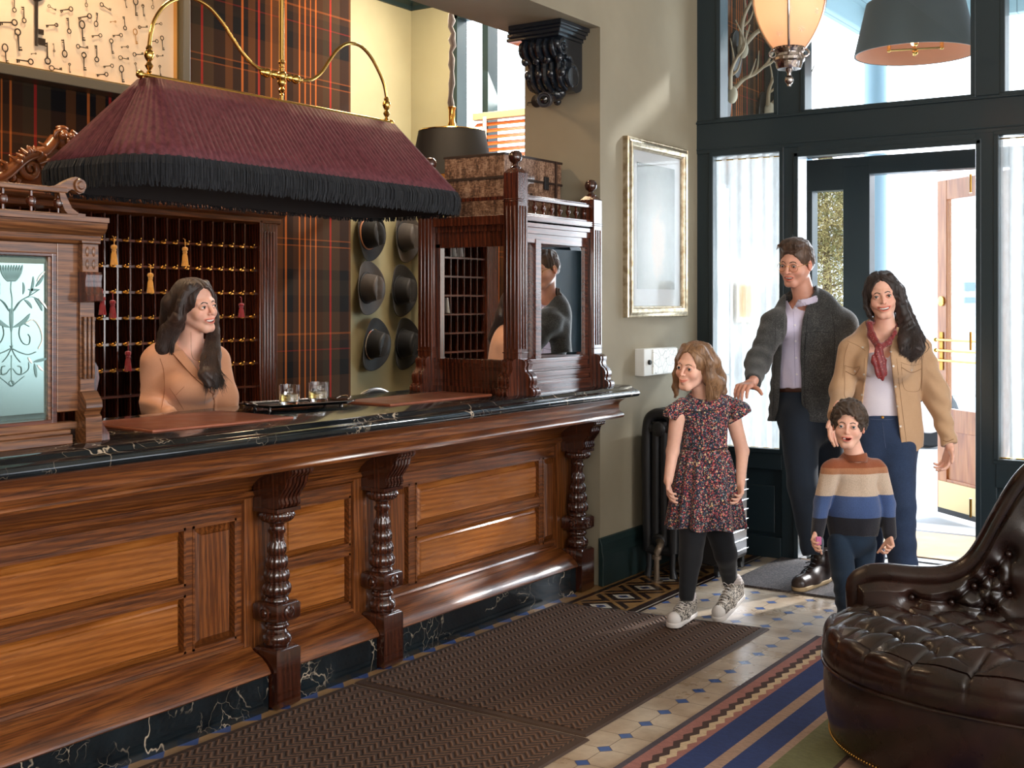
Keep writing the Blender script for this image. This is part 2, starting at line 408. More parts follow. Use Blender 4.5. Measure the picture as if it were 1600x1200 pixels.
slm.l(slm.b.outputs[0], mx.inputs[1]); slm.l(tl.outputs[0], mx.inputs[2]); slm.l(mx.outputs[0], slm.out.inputs[0])
for k in range(24):
    z = 2.75-k*.045
    MB().obox((-4.375, 6.90, z), (1,0,0), (0,.8,.6), (0,-.6,.8), .57, .024, .0015).build('slat', slm.m, bl, smooth=0)
for x in (-4.86, -4.1): B(x, 6.868, 1.65, x+.03, 6.872, 2.8).build('ladder_tape', M['white'], bl, smooth=0)
# ---------------------------------------------------------------- door wall: green joinery
G = M['green']
g = MB(); D0, D1 = YD, YD+.13
_gk = [0]
def gb(x0, x1, z0, z1, d0=0, d1=0):
    _gk[0] += 1; e = _gk[0]*.0011
    g.box(x0-e*.3, D0+d0-e, z0-e*.2, x1+e*.3, D1+d1+e, z1+e*.2)
gb(-3.215, -3.112, 0, 2.42); gb(-3.215, -3.065, 2.42, 4.3); gb(-2.665, -2.563, .0, 2.42); gb(-2.70, -2.532, 2.62, 4.3)
gb(-3.112, -2.665, .52, .63); gb(-3.112, -2.665, 2.41, 2.62); gb(-3.215, -.70, 2.42, 2.625); gb(-2.563, -1.566, 2.37, 2.42)
gb(-1.566, -1.461, 0, 2.42); gb(-1.582, -1.429, 2.62, 4.3); gb(-.95, -.70, 0, 4.3)
gb(-1.461, -.95, .52, .66); gb(-3.065, -.95, 4.0, 4.3)
for a, b in ((-3.112,-2.665),(-1.461,-.95)):
    g.box(a, D0+.03, 0, b, D1, .52); g.box(a+.05, D0+.015, .14, b-.05, D0+.04, .42); g.box(a, D0-.02, 0, b, D0+.04, .12)
# mouldings round the openings
for (x0,x1,z0,z1) in ((-3.112,-2.665,.63,2.41),(-1.461,-.95,.66,2.41),(-3.065,-2.70,2.62,4.0),(-2.532,-1.582,2.62,4.0),(-1.429,-.95,2.62,4.0)):
    for q in ((x0-.016,x0+.012,z0,z1),(x1-.012,x1+.016,z0,z1),(x0-.016,x1+.016,z0-.016,z0+.012),(x0-.016,x1+.016,z1-.012,z1+.016)):
        g.box(q[0], D0-.014, q[2], q[1], D0+.05, q[3])
for x in (-2.575, -1.552): g.box(x-.014, D0-.016, 0, x+.014, D0+.02, 2.385)
g.box(-2.59, D0-.016, 2.36, -1.54, D0+.02, 2.39); g.box(-3.215, D0-.02, 2.60, -.7, D0+.01, 2.615); g.box(-3.215, D0-.012, 2.44, -.7, D0+.01, 2.45)
struct('wall_front', g, G, smooth=0, bevel=.004)
w = MB(); w.box(-.70, D0, 0, 1.7, D1, 4.3); w.box(1.7, D0, 0, 4.4, D1, .5); w.box(1.7, D0, 3.3, 4.4, D1, 4.3); w.box(4.4, D0, 0, 4.6, D1, 4.3)
struct('wall_front', w, M['wall'], smooth=0)
for i, (x0,x1,z0,z1) in enumerate(((-3.112,-2.665,.63,2.41),(-1.461,-.95,.66,2.41),(-3.065,-2.70,2.62,4.0),(-2.532,-1.582,2.62,4.0),(-1.429,-.95,2.62,4.0))):
    struct('window_%d' % (i+2), B(x0, D0+.07, z0, x1, D0+.076, z1), M['pane'], smooth=0)
wf = MB()
for x in (1.7, 3.0, 4.34): wf.box(x, D0, .5, x+.06, D0+.08, 3.3)
for z in (.5, 2.3, 3.24): wf.box(1.7, D0, z, 4.4, D0+.08, z+.06)
struct('window_7', wf, G, smooth=0)
# baseboards
bp = [(0,0),(.03,0),(.03,.16),(.022,.185),(.022,.22),(.012,.25),(0,.255)]
struct('baseboard_left', MB().prism([(X0+a, b) for a, b in bp], 'y', 5.60, YD), M['green2'], smooth=0, bevel=.003)
struct('baseboard_front', MB().prism([(YD-a, b) for a, b in bp], 'x', -.7, 4.5), M['green2'], smooth=0, bevel=.003)
# vestibule: antler wall on the left, outer screen, canopy
VY = 8.33
w = MB(); w.box(-3.62, 6.95, 2.42, -3.38, VY, 4.3)
struct('wall_vestibule_left', w, M['plaid_v'], smooth=0)
w = MB(); w.box(-3.62, 6.95, 0, -3.50, 7.05, 2.42); w.box(-3.62, VY-.1, 0, -3.50, VY, 2.42); w.box(-3.62, 7.05, 0, -3.5, VY-.1, .5); w.box(-3.62, 7.05, 2.34, -3.5, VY-.1, 2.42)
struct('trim_3', w, G, smooth=0)
g = MB()
_ob = g.box
def vb(*a):
    _gk[0] += 1; e = (_gk[0]-8)*.0012
    _ob(a[0]-e*.3, a[1]-e, a[2]-e*.2, a[3]+e*.3, a[4]+e, a[5]+e*.2)
g.box = vb
g.box(-3.62, VY, 0, -3.12, VY+.1, 4.3)
g.box(-3.12, VY, 0, -3.03, VY+.1, 2.52); g.box(-3.12, VY, 2.30, -2.62, VY+.1, 2.52); g.box(-2.80, VY, 0, -2.62, VY+.1, 2.46)
g.box(-2.62, VY, 2.40, -.8, VY+.1, 2.52); g.box(-1.70, VY, 0, -1.5, VY+.1, 2.52); g.box(-3.12, VY, 0, -2.62, VY+.1, .16)
g.box(-1.5, VY, 0, -.8, VY+.1, .6); g.box(-.9, VY, 0, -.8, VY+.1, 4.3); g.box(-3.62, VY, 4.1, -.8, VY+.1, 4.3)
struct('wall_vestibule_front', g, G, smooth=0, bevel=.004)
struct('wall_vestibule_right', B(-.8, 6.95, 0, -.7, VY+.1, 4.3), G, smooth=0)
struct('ceiling', B(-3.62, 6.95, 4.3, -.7, VY+.1, 4.38), M['ceiling'], smooth=0)
struct('window_8', B(-3.03, VY+.04, .16, -2.80, VY+.046, 2.30), M['pane'], smooth=0)
# outside: pavement, canopy with its post and fascia, building opposite
struct('ground', B(-30, 8.46, -.14, 30, 60, -.02), M['concrete'], smooth=0)
tb = NT('pale_blue_board'); x, y, z = tb.sep(tb.coord()); f = tb.math('LESS_THAN', tb.math('FRACT', tb.math('MULTIPLY', tb.math('ADD', x, 50.0), 9.0)), .08)
tb.set(base=tb.mix(f, srgb(170,196,204), srgb(120,146,156)), rough=.6)
cn = MB(); cn.box(-4.2, 8.6, 3.95, 3, 10.4, 4.02); cn.box(-4.2, 8.6, 3.7, -3.9, 12, 3.95)
canopy = thing('porch_canopy', (-2.2, 10.3, 0), 'pale blue boarded porch canopy seen through the transom glass', 'canopy')
# soffit rises away to the right: a raking fascia board crosses the view
B(-3.17, 8.5, 3.93, 2.0, 9.92, 3.98).build('soffit', tb.m, canopy, smooth=0)
f_ = MB(); f_.box(-3.25, 8.5, 3.745, -3.15, 10.0, 4.05); f_.box(-3.15, 9.90, 3.745, 2.0, 10.0, 4.05); f_.build('fascia', tb.m, canopy, smooth=0, bevel=.01)
pc = P(1368, 200, 10.15)
c = MB(); c.lathe([(.13,0),(.13,.1),(.095,.12),(.095,2.60),(.115,2.62),(.115,2.70),(.095,2.72),(.095,3.92)], (pc[0],pc[1],0), 24)
c.build('post', flat('pale_blue_post', srgb(140,170,186), .5), canopy, smooth=40)
c = MB(); q = P(1262, 300, 12.5); c.lathe([(.05,0),(.05,3.4)], (q[0], q[1], 0), 12)
tag(c.build('street_pole', flat('grey_blue_pole', srgb(110,140,160), .5)), 'thin blue grey pole outside at the left edge of the sidelight glass', 'pole')
sd = NT('white_clapboard'); x, y, z = sd.sep(sd.coord()); f = sd.math('LESS_THAN', sd.math('FRACT', sd.math('MULTIPLY', z, 6.5)), .12)
sd.set(base=sd.mix(f, srgb(228,226,222), srgb(168,166,160)), rough=.7)
bd = thing('clapboard_building', (-2, 24, 0), 'pale clapboard building across the street beyond the open door', 'building')
bx = MB(); bx.box(-16, 24, 0, 8, 30, 4.0); bx.build('wall', sd.m, bd, smooth=0)
for xx in (-5.2, -7.7, -2.4, -10.6):
    B(xx-.5, 23.94, 1.0, xx+.5, 24.02, 2.9).build('window', flat('pale_window', srgb(222,226,230), .3), bd, smooth=0)
M['truckwhite'] = flat('white_vehicle_paint', srgb(236,236,238), .3, coat=.5)
tr = thing('pickup_truck', onZ(1490, 640, 0)*0+P(1490, 640, 13.5)*[1,1,0], 'white truck with blue striped tank parked outside the open door', 'truck')
tc = np.array([tr.location[0], tr.location[1], 0]); 
def tp(a, z, d=0): return tc+RT*a+FW*d+np.array([0,0,z])
bo = MB(); bo.obox(tp(.3, .85), RT, FW, (0,0,1), 1.6, .8, .33); bo.obox(tp(.9, 1.35), RT, FW, (0,0,1), .9, .7, .25); bo.build('truck_body', M['truckwhite'], tr, bevel=.08)
tk = MB(); tk.obox(tp(.45, 1.56, -.75), RT, FW, (0,0,1), .68, .12, .20); tk.build('tank', flat('pale_tank', srgb(196,200,212), .4), tr, bevel=.08)
tk = MB(); tk.obox(tp(.45, 1.68, -.88), RT, FW, (0,0,1), .66, .02, .045); tk.obox(tp(.45, 1.54, -.88), RT, FW, (0,0,1), .66, .02, .03); tk.build('blue_stripe', flat('blue_stripe', srgb(58,110,180), .4), tr, smooth=0)
for a in (-.55, 1.5):
    c = MB(); c.lathe([(.02,-.12),(.3,-.12),(.33,-.08),(.33,.08),(.3,.12),(.02,.12)], tp(a, .32, -.7), 28, axis=tuple(FW)); wh = c.build('wheel', M['rubber'], tr)
    c = MB(); c.lathe([(.01,-.13),(.17,-.13),(.19,-.11),(.19,.1)], tp(a, .32, -.7), 20, axis=tuple(FW)); h = c.build('hubcap', M['silver'], tr)
# tree outside the sidelight
def bush(name, c, rad, h, n, col, label, cat='tree', seed=3):
    r = np.random.RandomState(seed); t = thing(name, c, label, cat); c = np.asarray(c, float)
    tb_ = MB(); tb_.tube([c, c+[0.02,0,h*.5], c+[0,0,h*.95]], [.07,.05,.01]); 
    for k in range(60):
        z = r.uniform(.12,.95)*h; a = r.uniform(0,2*pi); l = rad*(1-z/h)**.6*r.uniform(.6,1)
        p = c+[0,0,z]; tb_.tube([p, p+[cos(a)*l*.5, sin(a)*l*.5, l*.15], p+[cos(a)*l, sin(a)*l, l*.35]], [.012,.007,.002], n=5)
    tb_.build('trunk', flat('bark', srgb(110,86,60), .9), t)
    V = []; F = []
    for k in range(n):
        z = r.uniform(.06,1)**.9; l = rad*(1.02-z)**.55*r.uniform(.45,1.08)*(1+.25*sin(z*23+r.uniform(0,1.5))); a = r.uniform(0,2*pi)
        p = c+[cos(a)*l, sin(a)*l, z*h]; d = r.normal(size=3); d /= np.linalg.norm(d); e = np.cross(d, r.normal(size=3)); e /= np.linalg.norm(e)
        s = r.uniform(.007,.017); b = len(V); V += [p-d*s*1.6, p+e*s*.45, p+d*s*1.6, p-e*s*.45]; F.append((b,b+1,b+2,b+3))
    m = MB(); m.add(V, F); m.build('foliage', col, t, smooth=0, fixn=False)
    return t
fol = NT('ochre_green_leaves'); fol.set(base=fol.ramp(fol.noise(fol.coord(), 9, 2), [(.35, srgb(112,108,58)), (.55, srgb(160,140,84)), (.75, srgb(196,176,122))]), rough=.7)
q = P(1290, 700, 11.6)
bush('cedar_tree', (q[0], q[1], 0), 0.62, 2.9, 42000, fol.m, 'bushy yellow green cedar outside, seen through the narrow sidelight glass')
# ================================================================ RECEPTION COUNTER
YL, YR = 1.25, 5.58          # ends of the counter
PX = -3.235                  # plinth face
ct = thing('reception_counter', (-3.5, 3.5, 0), 'long carved oak reception counter with black marble top and plinth', 'counter')
POSTS = [3.275, 3.885, 5.475]; SECT = [(YL, 3.205), (3.345, 3.82), (3.95, 5.41)]
# marble top with a rounded double lip
lip = [(-3.87,1.018),(-3.105,1.018),(-3.09,1.008),(-3.07,1.004),(-3.056,1.010),(-3.05,1.022),(-3.054,1.034),(-3.066,1.042),(-3.082,1.044),(-3.092,1.048),(-3.10,1.058),(-3.115,1.064),(-3.87,1.064)]
MB().prism(lip, 'y', YL, 5.77).build('marble_top', M['marble'], ct, smooth=50)
# apron under the top
apr = [(-3.82,1.004),(-3.10,1.004),(-3.10,.998),(-3.122,.985),(-3.135,.975),(-3.14,.968),(-3.14,.935),(-3.125,.925),(-3.112,.918),(-3.108,.908),(-3.112,.898),(-3.125,.893),(-3.16,.89),(-3.20,.885),(-3.255,.872),(-3.30,.85),(-3.335,.82),(-3.345,.80),(-3.82,.80)]
MB().prism(apr, 'y', YL, 5.70).build('apron', M['oak'], ct, smooth=40)
MB().box(-3.82, YL, .10, -3.372, 5.56, .80).build('carcass', M['oak'], ct, smooth=0)
def rp(mb, y0, y1, z0, z1, xb=-3.36, d=.018, bv=.030):
    """raised panel: bevelled border, raised field"""
    n = 6
    V = [(xb,y0,z0),(xb,y1,z0),(xb,y1,z1),(xb,y0,z1)]
    mb.add([(xb-.012,y0,z0),(xb-.012,y1,z0),(xb-.012,y1,z1),(xb-.012,y0,z1),
            (xb-.010,y0+.004,z0+.004),(xb-.010,y1-.004,z0+.004),(xb-.010,y1-.004,z1-.004),(xb-.010,y0+.004,z1-.004),
            (xb+d-.006,y0+bv,z0+bv),(xb+d-.006,y1-bv,z0+bv),(xb+d-.006,y1-bv,z1-bv),(xb+d-.006,y0+bv,z1-bv),
            (xb+d,y0+bv+.004,z0+bv+.004),(xb+d,y1-bv-.004,z0+bv+.004),(xb+d,y1-bv-.004,z1-bv-.004),(xb+d,y0+bv+.004,z1-bv-.004)],
           [(3,2,1,0)]+[(a+i, a+(i+1)%4, a+4+(i+1)%4, a+4+i) for a in (0,4,8) for i in range(4)]+[(12,13,14,15)])
def frame(y0, y1, z0, z1, holes, xb=-3.372, xf=-3.345):
    """framing board with rectangular openings: rails and stiles round the given holes"""
    mb = MB(); ys = sorted({y0, y1, *[h[0] for h in holes], *[h[1] for h in holes]}); zs = sorted({z0, z1, *[h[2] for h in holes], *[h[3] for h in holes]})
    for i in range(len(ys)-1):
        run = None
        for k in range(len(zs)-1):
            cy, cz = (ys[i]+ys[i+1])/2, (zs[k]+zs[k+1])/2
            if any(h[0] < cy < h[1] and h[2] < cz < h[3] for h in holes): continue
            mb.box(xb, ys[i], zs[k], xf, ys[i+1], zs[k+1])
    for h in holes:   # small bead round each opening
        for q in ((h[0]-.004,h[0]+.005,h[2]-.004,h[3]+.004),(h[1]-.005,h[1]+.004,h[2]-.004,h[3]+.004),(h[0]-.004,h[1]+.004,h[2]-.004,h[2]+.005),(h[0]-.004,h[1]+.004,h[3]-.005,h[3]+.004)):
            mb.box(xb+.002, q[0], q[2], xf+.003, q[1], q[3])
    return mb
ZB, ZM0, ZM1, ZT = .268, .468, .508, .705
layouts = [[('w', 1.32, 2.06), ('v', 2.10, 2.16), ('w', 2.17, 2.905), ('v', 2.945, 3.145)],
           [('w', 3.385, 3.775)],
           [('v', 3.995, 4.165), ('w', 4.215, 5.225), ('v', 5.265, 5.39)]]
layouts[0] = [('w', 1.32, 2.905), ('v', 2.945, 3.145)]
for (y0, y1), lay in zip(SECT, layouts):
    holes = []
    for k, a, b in lay:
        holes += [(a, b, ZB, ZM0), (a, b, ZM1, ZT)] if k == 'w' else [(a, b, ZB, ZT)]
    frame(y0-.03, y1+.03, .19, .80, holes).build('panel_frame', M['oak'], ct, smooth=0)
    for h in holes:
        m = MB(); rp(m, *h); m.build('raised_panel', M['oak_panel'] if h[1]-h[0] > .25 else M['oak_v'], ct, smooth=0)
    # sloping base board above the marble plinth
    bb = [(-3.36,.245),(-3.335,.243),(-3.33,.235),(-3.335,.228),(-3.325,.222),(-3.318,.214),(-3.30,.205),(-3.27,.192),(-3.242,.170),(-3.225,.150),(-3.222,.140),(-3.228,.134),(-3.36,.134)]
    MB().prism(bb, 'y', y0, y1).build('base_moulding', M['oak'], ct, smooth=45)
    MB().box(-3.36, y0, 0, PX, y1, .135).build('marble_plinth', M['marble'], ct, smooth=0)
    MB().prism([(-3.345,.80),(-3.33,.798),(-3.322,.785),(-3.33,.775),(-3.335,.765),(-3.345,.76)], 'y', y0-.02, y1+.02).build('cornice_bead', M['oak'], ct, smooth=40)
# posts
def post(y):
    c = (-3.262, y, 0); hw = .062; x, yy = c[0], c[1]
    def blk(mb, z0, z1, h=hw, ch=.012):
        mb.add([(x+a*(h-(ch if k in (0,3) else 0))*1.0, yy+b*(h-(ch if k in (0,3) else 0)), z) for k, z in enumerate((z0, z0+ch, z1-ch, z1)) for a, b in ((-1,-1),(1,-1),(1,1),(-1,1))],
               [(3,2,1,0)]+[(4*k+i, 4*k+(i+1)%4, 4*k+4+(i+1)%4, 4*k+4+i) for k in range(3) for i in range(4)]+[(12,13,14,15)])
    p = MB(); blk(p, 0, .225); blk(p, .318, .392); 
    p.lathe([(.03,.222),(.046,.226),(.052,.236),(.056,.25),(.054,.264),(.044,.274),(.038,.28),(.036,.286),(.045,.292),(.048,.30),(.044,.308),(.04,.312),(.04,.32)], c, 28)
    pr = [(.034,.388),(.046,.394),(.044,.404),(.036,.41)]
    for k in range(4):                      # bulbous stack that narrows upwards
        z = .412+k*.05; r = .053-k*.006
        pr += [(r*.82, z), (r*.98, z+.012), (r, z+.024), (r*.96, z+.036), (r*.82, z+.047)]
    pr += [(.028,.615),(.026,.64),(.033,.648),(.034,.656),(.028,.662),(.027,.675),(.036,.685)]
    fl = lambda a, h: 1+.045*cos(a*14) if .41 < h < .612 else 1
    p.lathe(pr, c, 84, fl=fl)
    o = p.build('post', M['post'], ct, smooth=50)
    for rc, ra_ in (((x+hw, yy, .355), (1,0,0)), ((x, yy-hw, .355), (0,-1,0))):
        k = MB(); k.lathe([(.026,0),(.026,.006),(.018,.009),(.016,.006),(.012,.012),(0.0001,.014)], rc, 20, axis=ra_); k.build('roundel', M['post'], o)
    g = MB(); g.lathe([(.036,.683),(.052,.69),(.062,.70),(.066,.712),(.062,.724),(.056,.73)], c, 72, fl=lambda a, h: 1+.05*sin(a*24+h*120)); 
    g.box(x-hw, yy-hw, .728, x+hw, yy+hw, .742); g.build('gadrooned_capital', M['post'], o, smooth=50)
    s = MB(); sc = [(-3.33,.742),(-3.215,.742),(-3.198,.748),(-3.192,.762),(-3.198,.776),(-3.194,.79),(-3.180,.808),(-3.166,.826),(-3.158,.842),(-3.156,.856),(-3.15,.866),(-3.136,.872),(-3.128,.882),(-3.130,.896),(-3.33,.896)]
    for i, (a, b) in enumerate(((-.056,.056),)): s.prism(sc, 'y', yy+a, yy+b)
    for q in (-.04,-.02,0,.02,.04): s.prism([(u+.006 if u > -3.3 else u, v) for u, v in sc], 'y', yy+q-.006, yy+q+.006)
    s.build('scroll_bracket', M['post'], o, smooth=50)
    MB().box(-3.40, yy-.10, .0, -3.33, yy+.10, .80).build('backing_board', M['oak_v'], o, smooth=0)
for y in POSTS: post(y)
MB().box(-3.82, 5.52, 0, -3.3, 5.575, .81).build('end_board', M['mahog'], ct, smooth=0)
# leather pads, tray, glasses
def pad(pts, label):
    pts = [onZ(px, py, 1.07)[:2] for px, py in pts]
    n = len(pts); c = sum(pts)/n
    a = (pts[1]-pts[0]); a = a/np.linalg.norm(a); b = np.array([-a[1], a[0]])
    us = [(p-c).dot(a) for p in pts]; vs = [(p-c).dot(b) for p in pts]
    hu = (max(us)-min(us))/2*.94; hv = (max(vs)-min(vs))/2*.94
    t = thing('desk_pad', (c[0], c[1], 1.064), label, 'desk pad', 'leather desk pads on the counter')
    m = MB(); m.obox((c[0], c[1], 1.069), (a[0],a[1],0), (b[0],b[1],0), (0,0,1), hu, hv, .005); m.build('leather_cover', M['padleather'], t, bevel=.003)
    m = MB(); k = .012
    for s1, s2, h1, h2 in ((0,1,hu-k,.0012),(0,-1,hu-k,.0012)): m.obox((c[0]+b[0]*s2*(hv-k), c[1]+b[1]*s2*(hv-k), 1.0742), (a[0],a[1],0), (b[0],b[1],0), (0,0,1), h1, h2, .0006)
    for s2 in (1,-1): m.obox((c[0]+a[0]*s2*(hu-k), c[1]+a[1]*s2*(hu-k), 1.0742), (a[0],a[1],0), (b[0],b[1],0), (0,0,1), .0012, hv-k, .0006)
    m.build('stitching', flat('stitch_thread', srgb(96,48,28), .7), t, smooth=0)
pad([(232,674),(438,654),(345,641),(152,662)], 'brown leather desk pad in front of the receptionist')
pad([(606,634),(742,620),(690,612),(562,624)], 'brown leather desk pad beside the serving tray')
tc = onZ(466, 634, 1.075); tr = thing('serving_tray', (tc[0], tc[1], 1.064), 'oblong dark silver footed tray holding two glasses', 'tray')
e1, e2 = onZ(392, 637, 1.09), onZ(543, 627, 1.09); ax = (e2-e1)[:2]; L = np.linalg.norm(ax)/2; ax /= np.linalg.norm(ax); ay = np.array([-ax[1], ax[0]])
def tpnt(u, v, z): return np.array([tc[0]+ax[0]*u+ay[0]*v, tc[1]+ax[1]*u+ay[1]*v, z])
def rr(L, W, r, z, n=6):
    o = []
    for sx, sy, a0 in ((1,1,0),(-1,1,pi/2),(-1,-1,pi),(1,-1,1.5*pi)):
        for k in range(n+1):
            a = a0+pi/2*k/n; o.append(tpnt(sx*(L-r)+cos(a)*r, sy*(W-r)+sin(a)*r, z))
    return np.array(o)
W_ = .115; rings = [rr(L*.86,W_*.86,.03,1.084), rr(L*.87,W_*.88,.03,1.087), rr(L*.97,W_,.035,1.094), rr(L*.975,W_*1.01,.035,1.092), rr(L*.86,W_*.87,.03,1.080)]
m = MB(); n = len(rings[0]); V = np.concatenate(rings); f = [list(range(n))]
for k in range(4):
    for i in range(n): f.append((k*n+i, k*n+(i+1)%n, (k+1)*n+(i+1)%n, (k+1)*n+i))
f.append([4*n+i for i in range(n)][::-1]); m.add(V, f); m.build('tray_body', flat('dark_silver', srgb(112,106,104), .22, 1), tr, smooth=40)
for s in (-1, 1):
    m = MB(); m.tube(smoothpath([tpnt(s*L*.95,-.04,1.092),tpnt(s*L*1.03,-.035,1.1),tpnt(s*L*1.1,0,1.104),tpnt(s*L*1.03,.035,1.1),tpnt(s*L*.95,.04,1.092)]), .004, 8); m.build('handle', M['silver'], tr)
for a in (-1, 1):
    for b in (-1, 1): MB().lathe([(.004,0),(.009,.002),(.006,.01),(.009,.016),(.012,.02)], tpnt(a*L*.75, b*.06, 1.064), 10).build('foot', M['silver'], tr)
gm = NT('cut_glass'); gm.set(base=(1,1,1,1), rough=.02, trans=1, ior=1.45); gm = gm.m
drink = NT('pale_drink'); drink.set(base=srgb(236,206,130), rough=.1, trans=.85, ior=1.33)
def tumbler(px, py, label):
    q = onZ(px, py, 1.088); t = thing('rocks_glass', (q[0], q[1], 1.0885), label, 'glass', 'glasses on the tray'); c = (q[0], q[1], 1.0885); h = .083
    MB().lathe([(.0001,0),(.037,0),(.041,.004),(.0415,.05),(.042,h),(.0395,h),(.0385,.05),(.037,.016),(.0001,.014)], c, 72, fl=lambda a, z: 1+.035*(abs(cos(a*9))-.5) if .006 < z < .07 else 1, cap=False).build('glass_body', gm, t, smooth=60)
    MB().lathe([(.0001,.016),(.0355,.018),(.0365,.045),(.0001,.0455)], c, 40, cap=False).build('drink', drink.m, t)
    m = MB(); r = np.random.RandomState(int(px))
    for k in range(3):
        a = r.uniform(0,6.28); m.obox((q[0]+cos(a)*.013, q[1]+sin(a)*.013, 1.0885+.035+k*.012), (cos(a),sin(a),.2), (-sin(a),cos(a),0), (0,-.1,1), .011, .011, .009)
    m.build('ice_cubes', gm, t, bevel=.002)
tumbler(452, 633, 'cut glass tumbler of pale drink nearer the receptionist on the tray')
tumbler(497, 628, 'cut glass tumbler of pale drink farther from the receptionist on the tray')
q = onZ(552, 620, 1.07)
# ================================================================ SCREEN CAGES ON THE COUNTER
def flutes_y(mb, x, y0, y1, z0, z1, n=3, r=.005):
    for k in range(n):
        y = y0+(y1-y0)*(k+.5)/n; mb.tube([(x,y,z0),(x,y,z1)], r, 8)
def flutes_x(mb, y, x0, x1, z0, z1, n=3, r=.005):
    for k in range(n):
        x = x0+(x1-x0)*(k+.5)/n; mb.tube([(x,y,z0),(x,y,z1)], r, 8)
Z0 = 1.064
MW = M['mahog']; MWY = M['mahog_y']
cg = thing('counter_screen_cabinet', (-3.5, 5.3, Z0), 'dark wooden mirrored screen cabinet with ball finials at the far counter end', 'cabinet')
CX, CY0, CY1, CXL = -3.235, 4.845, 5.565, -3.755
pw = .085
def cpost(x, y, ztop, finial=True, sx=1):
    p = MB(); h = pw/2
    p.box(x-h, y-h, Z0, x+h, y+h, ztop)
    p.add([(x-h,y-h,ztop),(x+h,y-h,ztop),(x+h,y+h,ztop),(x-h,y+h,ztop),(x-h*.55,y-h*.55,ztop+.022),(x+h*.55,y-h*.55,ztop+.022),(x+h*.55,y+h*.55,ztop+.022),(x-h*.55,y+h*.55,ztop+.022)],
          [(0,1,5,4),(1,2,6,5),(2,3,7,6),(3,0,4,7),(4,5,6,7)])
    flutes_y(p, x+h, y-h+.008, y+h-.008, Z0+.22, ztop-.16); flutes_x(p, y-h, x-h+.008, x+h-.008, Z0+.22, ztop-.16)
    for z in (ztop-.14, ztop-.13, Z0+.20): p.box(x-h-.004, y-h-.004, z, x+h+.004, y+h+.004, z+.005)
    o = p.build('corner_post', MW, cg, smooth=30, bevel=.002)
    if finial:
        MB().lathe([(.026,0),(.028,.006),(.014,.014),(.012,.022),(.016,.028),(.028,.036),(.033,.048),(.034,.06),(.030,.074),(.020,.085),(.0001,.09)], (x, y, ztop+.02), 24).build('ball_finial', M['post'], o)
    return o
def sfoot(x, y, d):
    """scrolled foot against the post, facing d"""
    sc = [(0,0),(.075,0),(.082,.008),(.082,.022),(.074,.034),(.060,.04),(.058,.05),(.064,.062),(.064,.08),(.054,.098),(.036,.112),(.03,.13),(.036,.146),(.034,.16),(.02,.17),(0,.175)]
    m = MB(); hw = pw/2*.75
    for a, b, e in ((-hw, hw, 0), (-hw*.35, hw*.35, .005)):
        if d == 'x': m.prism([(x+pw/2+u+(e if u > .01 else 0), Z0+v) for u, v in sc], 'y', y+a, y+b)
        else: m.prism([(y-pw/2-u-(e if u > .01 else 0), Z0+v) for u, v in sc], 'x', x+a, x+b)
    m.build('scroll_foot', MW, cg, smooth=45)
cpost(CX-.0, CY0, 2.13); cpost(CX, CY1, 2.05); cpost(CXL, CY0, 2.13)
for x, y, d in ((CX,CY0,'x'),(CX,CY0,'y'),(CX,CY1,'x'),(CXL,CY0,'y')): sfoot(x, y, d)
# front face (towards the lobby) and side face (towards the receptionist)
fr = MB(); a, b = CY0+pw/2, CY1-pw/2; X = CX
fr.box(X-.03, a, Z0, X+.025, b, Z0+.05); fr.box(X-.03, a, Z0+.05, X+.012, b, Z0+.075); fr.box(X-.03, a, Z0+.075, X+.018, b, Z0+.10); fr.box(X-.03, a, Z0+.10, X+.005, b, Z0+.155); fr.box(X-.03, a, Z0+.145, X+.012, b, Z0+.165)
for z in (Z0+.052, Z0+.062, Z0+.108, Z0+.118): fr.tube([(X+.013,a,z),(X+.013,b,z)], .003, 6)
fr.box(X-.03, a, 1.80, X+.005, b, 1.86); fr.box(X-.03, a, 1.845, X+.02, b, 1.875); fr.box(X-.03, a, 1.875, X+.03, b, 1.905); fr.box(X-.03, a, 1.905, X+.038, b, 1.93)
ymid = a+.125
fr.box(X-.03, ymid, Z0+.15, X+.008, ymid+.05, 1.82); fr.box(X-.03, b-.03, Z0+.15, X+.006, b, 1.82); fr.box(X-.03, a, Z0+.15, X+.006, a+.018, 1.82)
fr.build('front_frame', MWY, cg, smooth=0, bevel=.003)
def bevel_mirror(x, y0, y1, z0, z1, name='mirror_pane', mat=None, bw=.022, par=None, lean=0, yc=0):
    m = MB(); m.add([(x,y0,z0),(x,y1,z0),(x,y1,z1),(x,y0,z1),(x+.004,y0+bw,z0+bw),(x+.004,y1-bw,z0+bw),(x+.004,y1-bw,z1-bw),(x+.004,y0+bw,z1-bw)],
        [(0,1,5,4),(1,2,6,5),(2,3,7,6),(3,0,4,7),(4,5,6,7)]); m.xf(lambda v: v+np.outer((v[:,1]-yc)*lean, [1,0,0])); m.build(name, mat or M['mirror'], par or cg, smooth=0)
bevel_mirror(X-.012, a+.018, ymid, Z0+.165, 1.80, lean=.087, yc=(a+b)/2); bevel_mirror(X-.025, ymid+.05, b-.03, Z0+.165, 1.80, lean=.087, yc=(a+b)/2+.05)
sd_ = MB(); Y = CY0; a2, b2 = CXL+pw/2, CX-pw/2
sd_.box(a2, Y-.02, Z0, b2, Y+.03, Z0+.16); sd_.box(a2, Y-.03, Z0, b2, Y+.03, Z0+.03); sd_.box(a2, Y-.026, Z0+.145, b2, Y+.03, Z0+.165)
for z in (Z0+.05, Z0+.06, Z0+.115, Z0+.125): sd_.tube([(a2,Y-.021,z),(b2,Y-.021,z)], .003, 6)
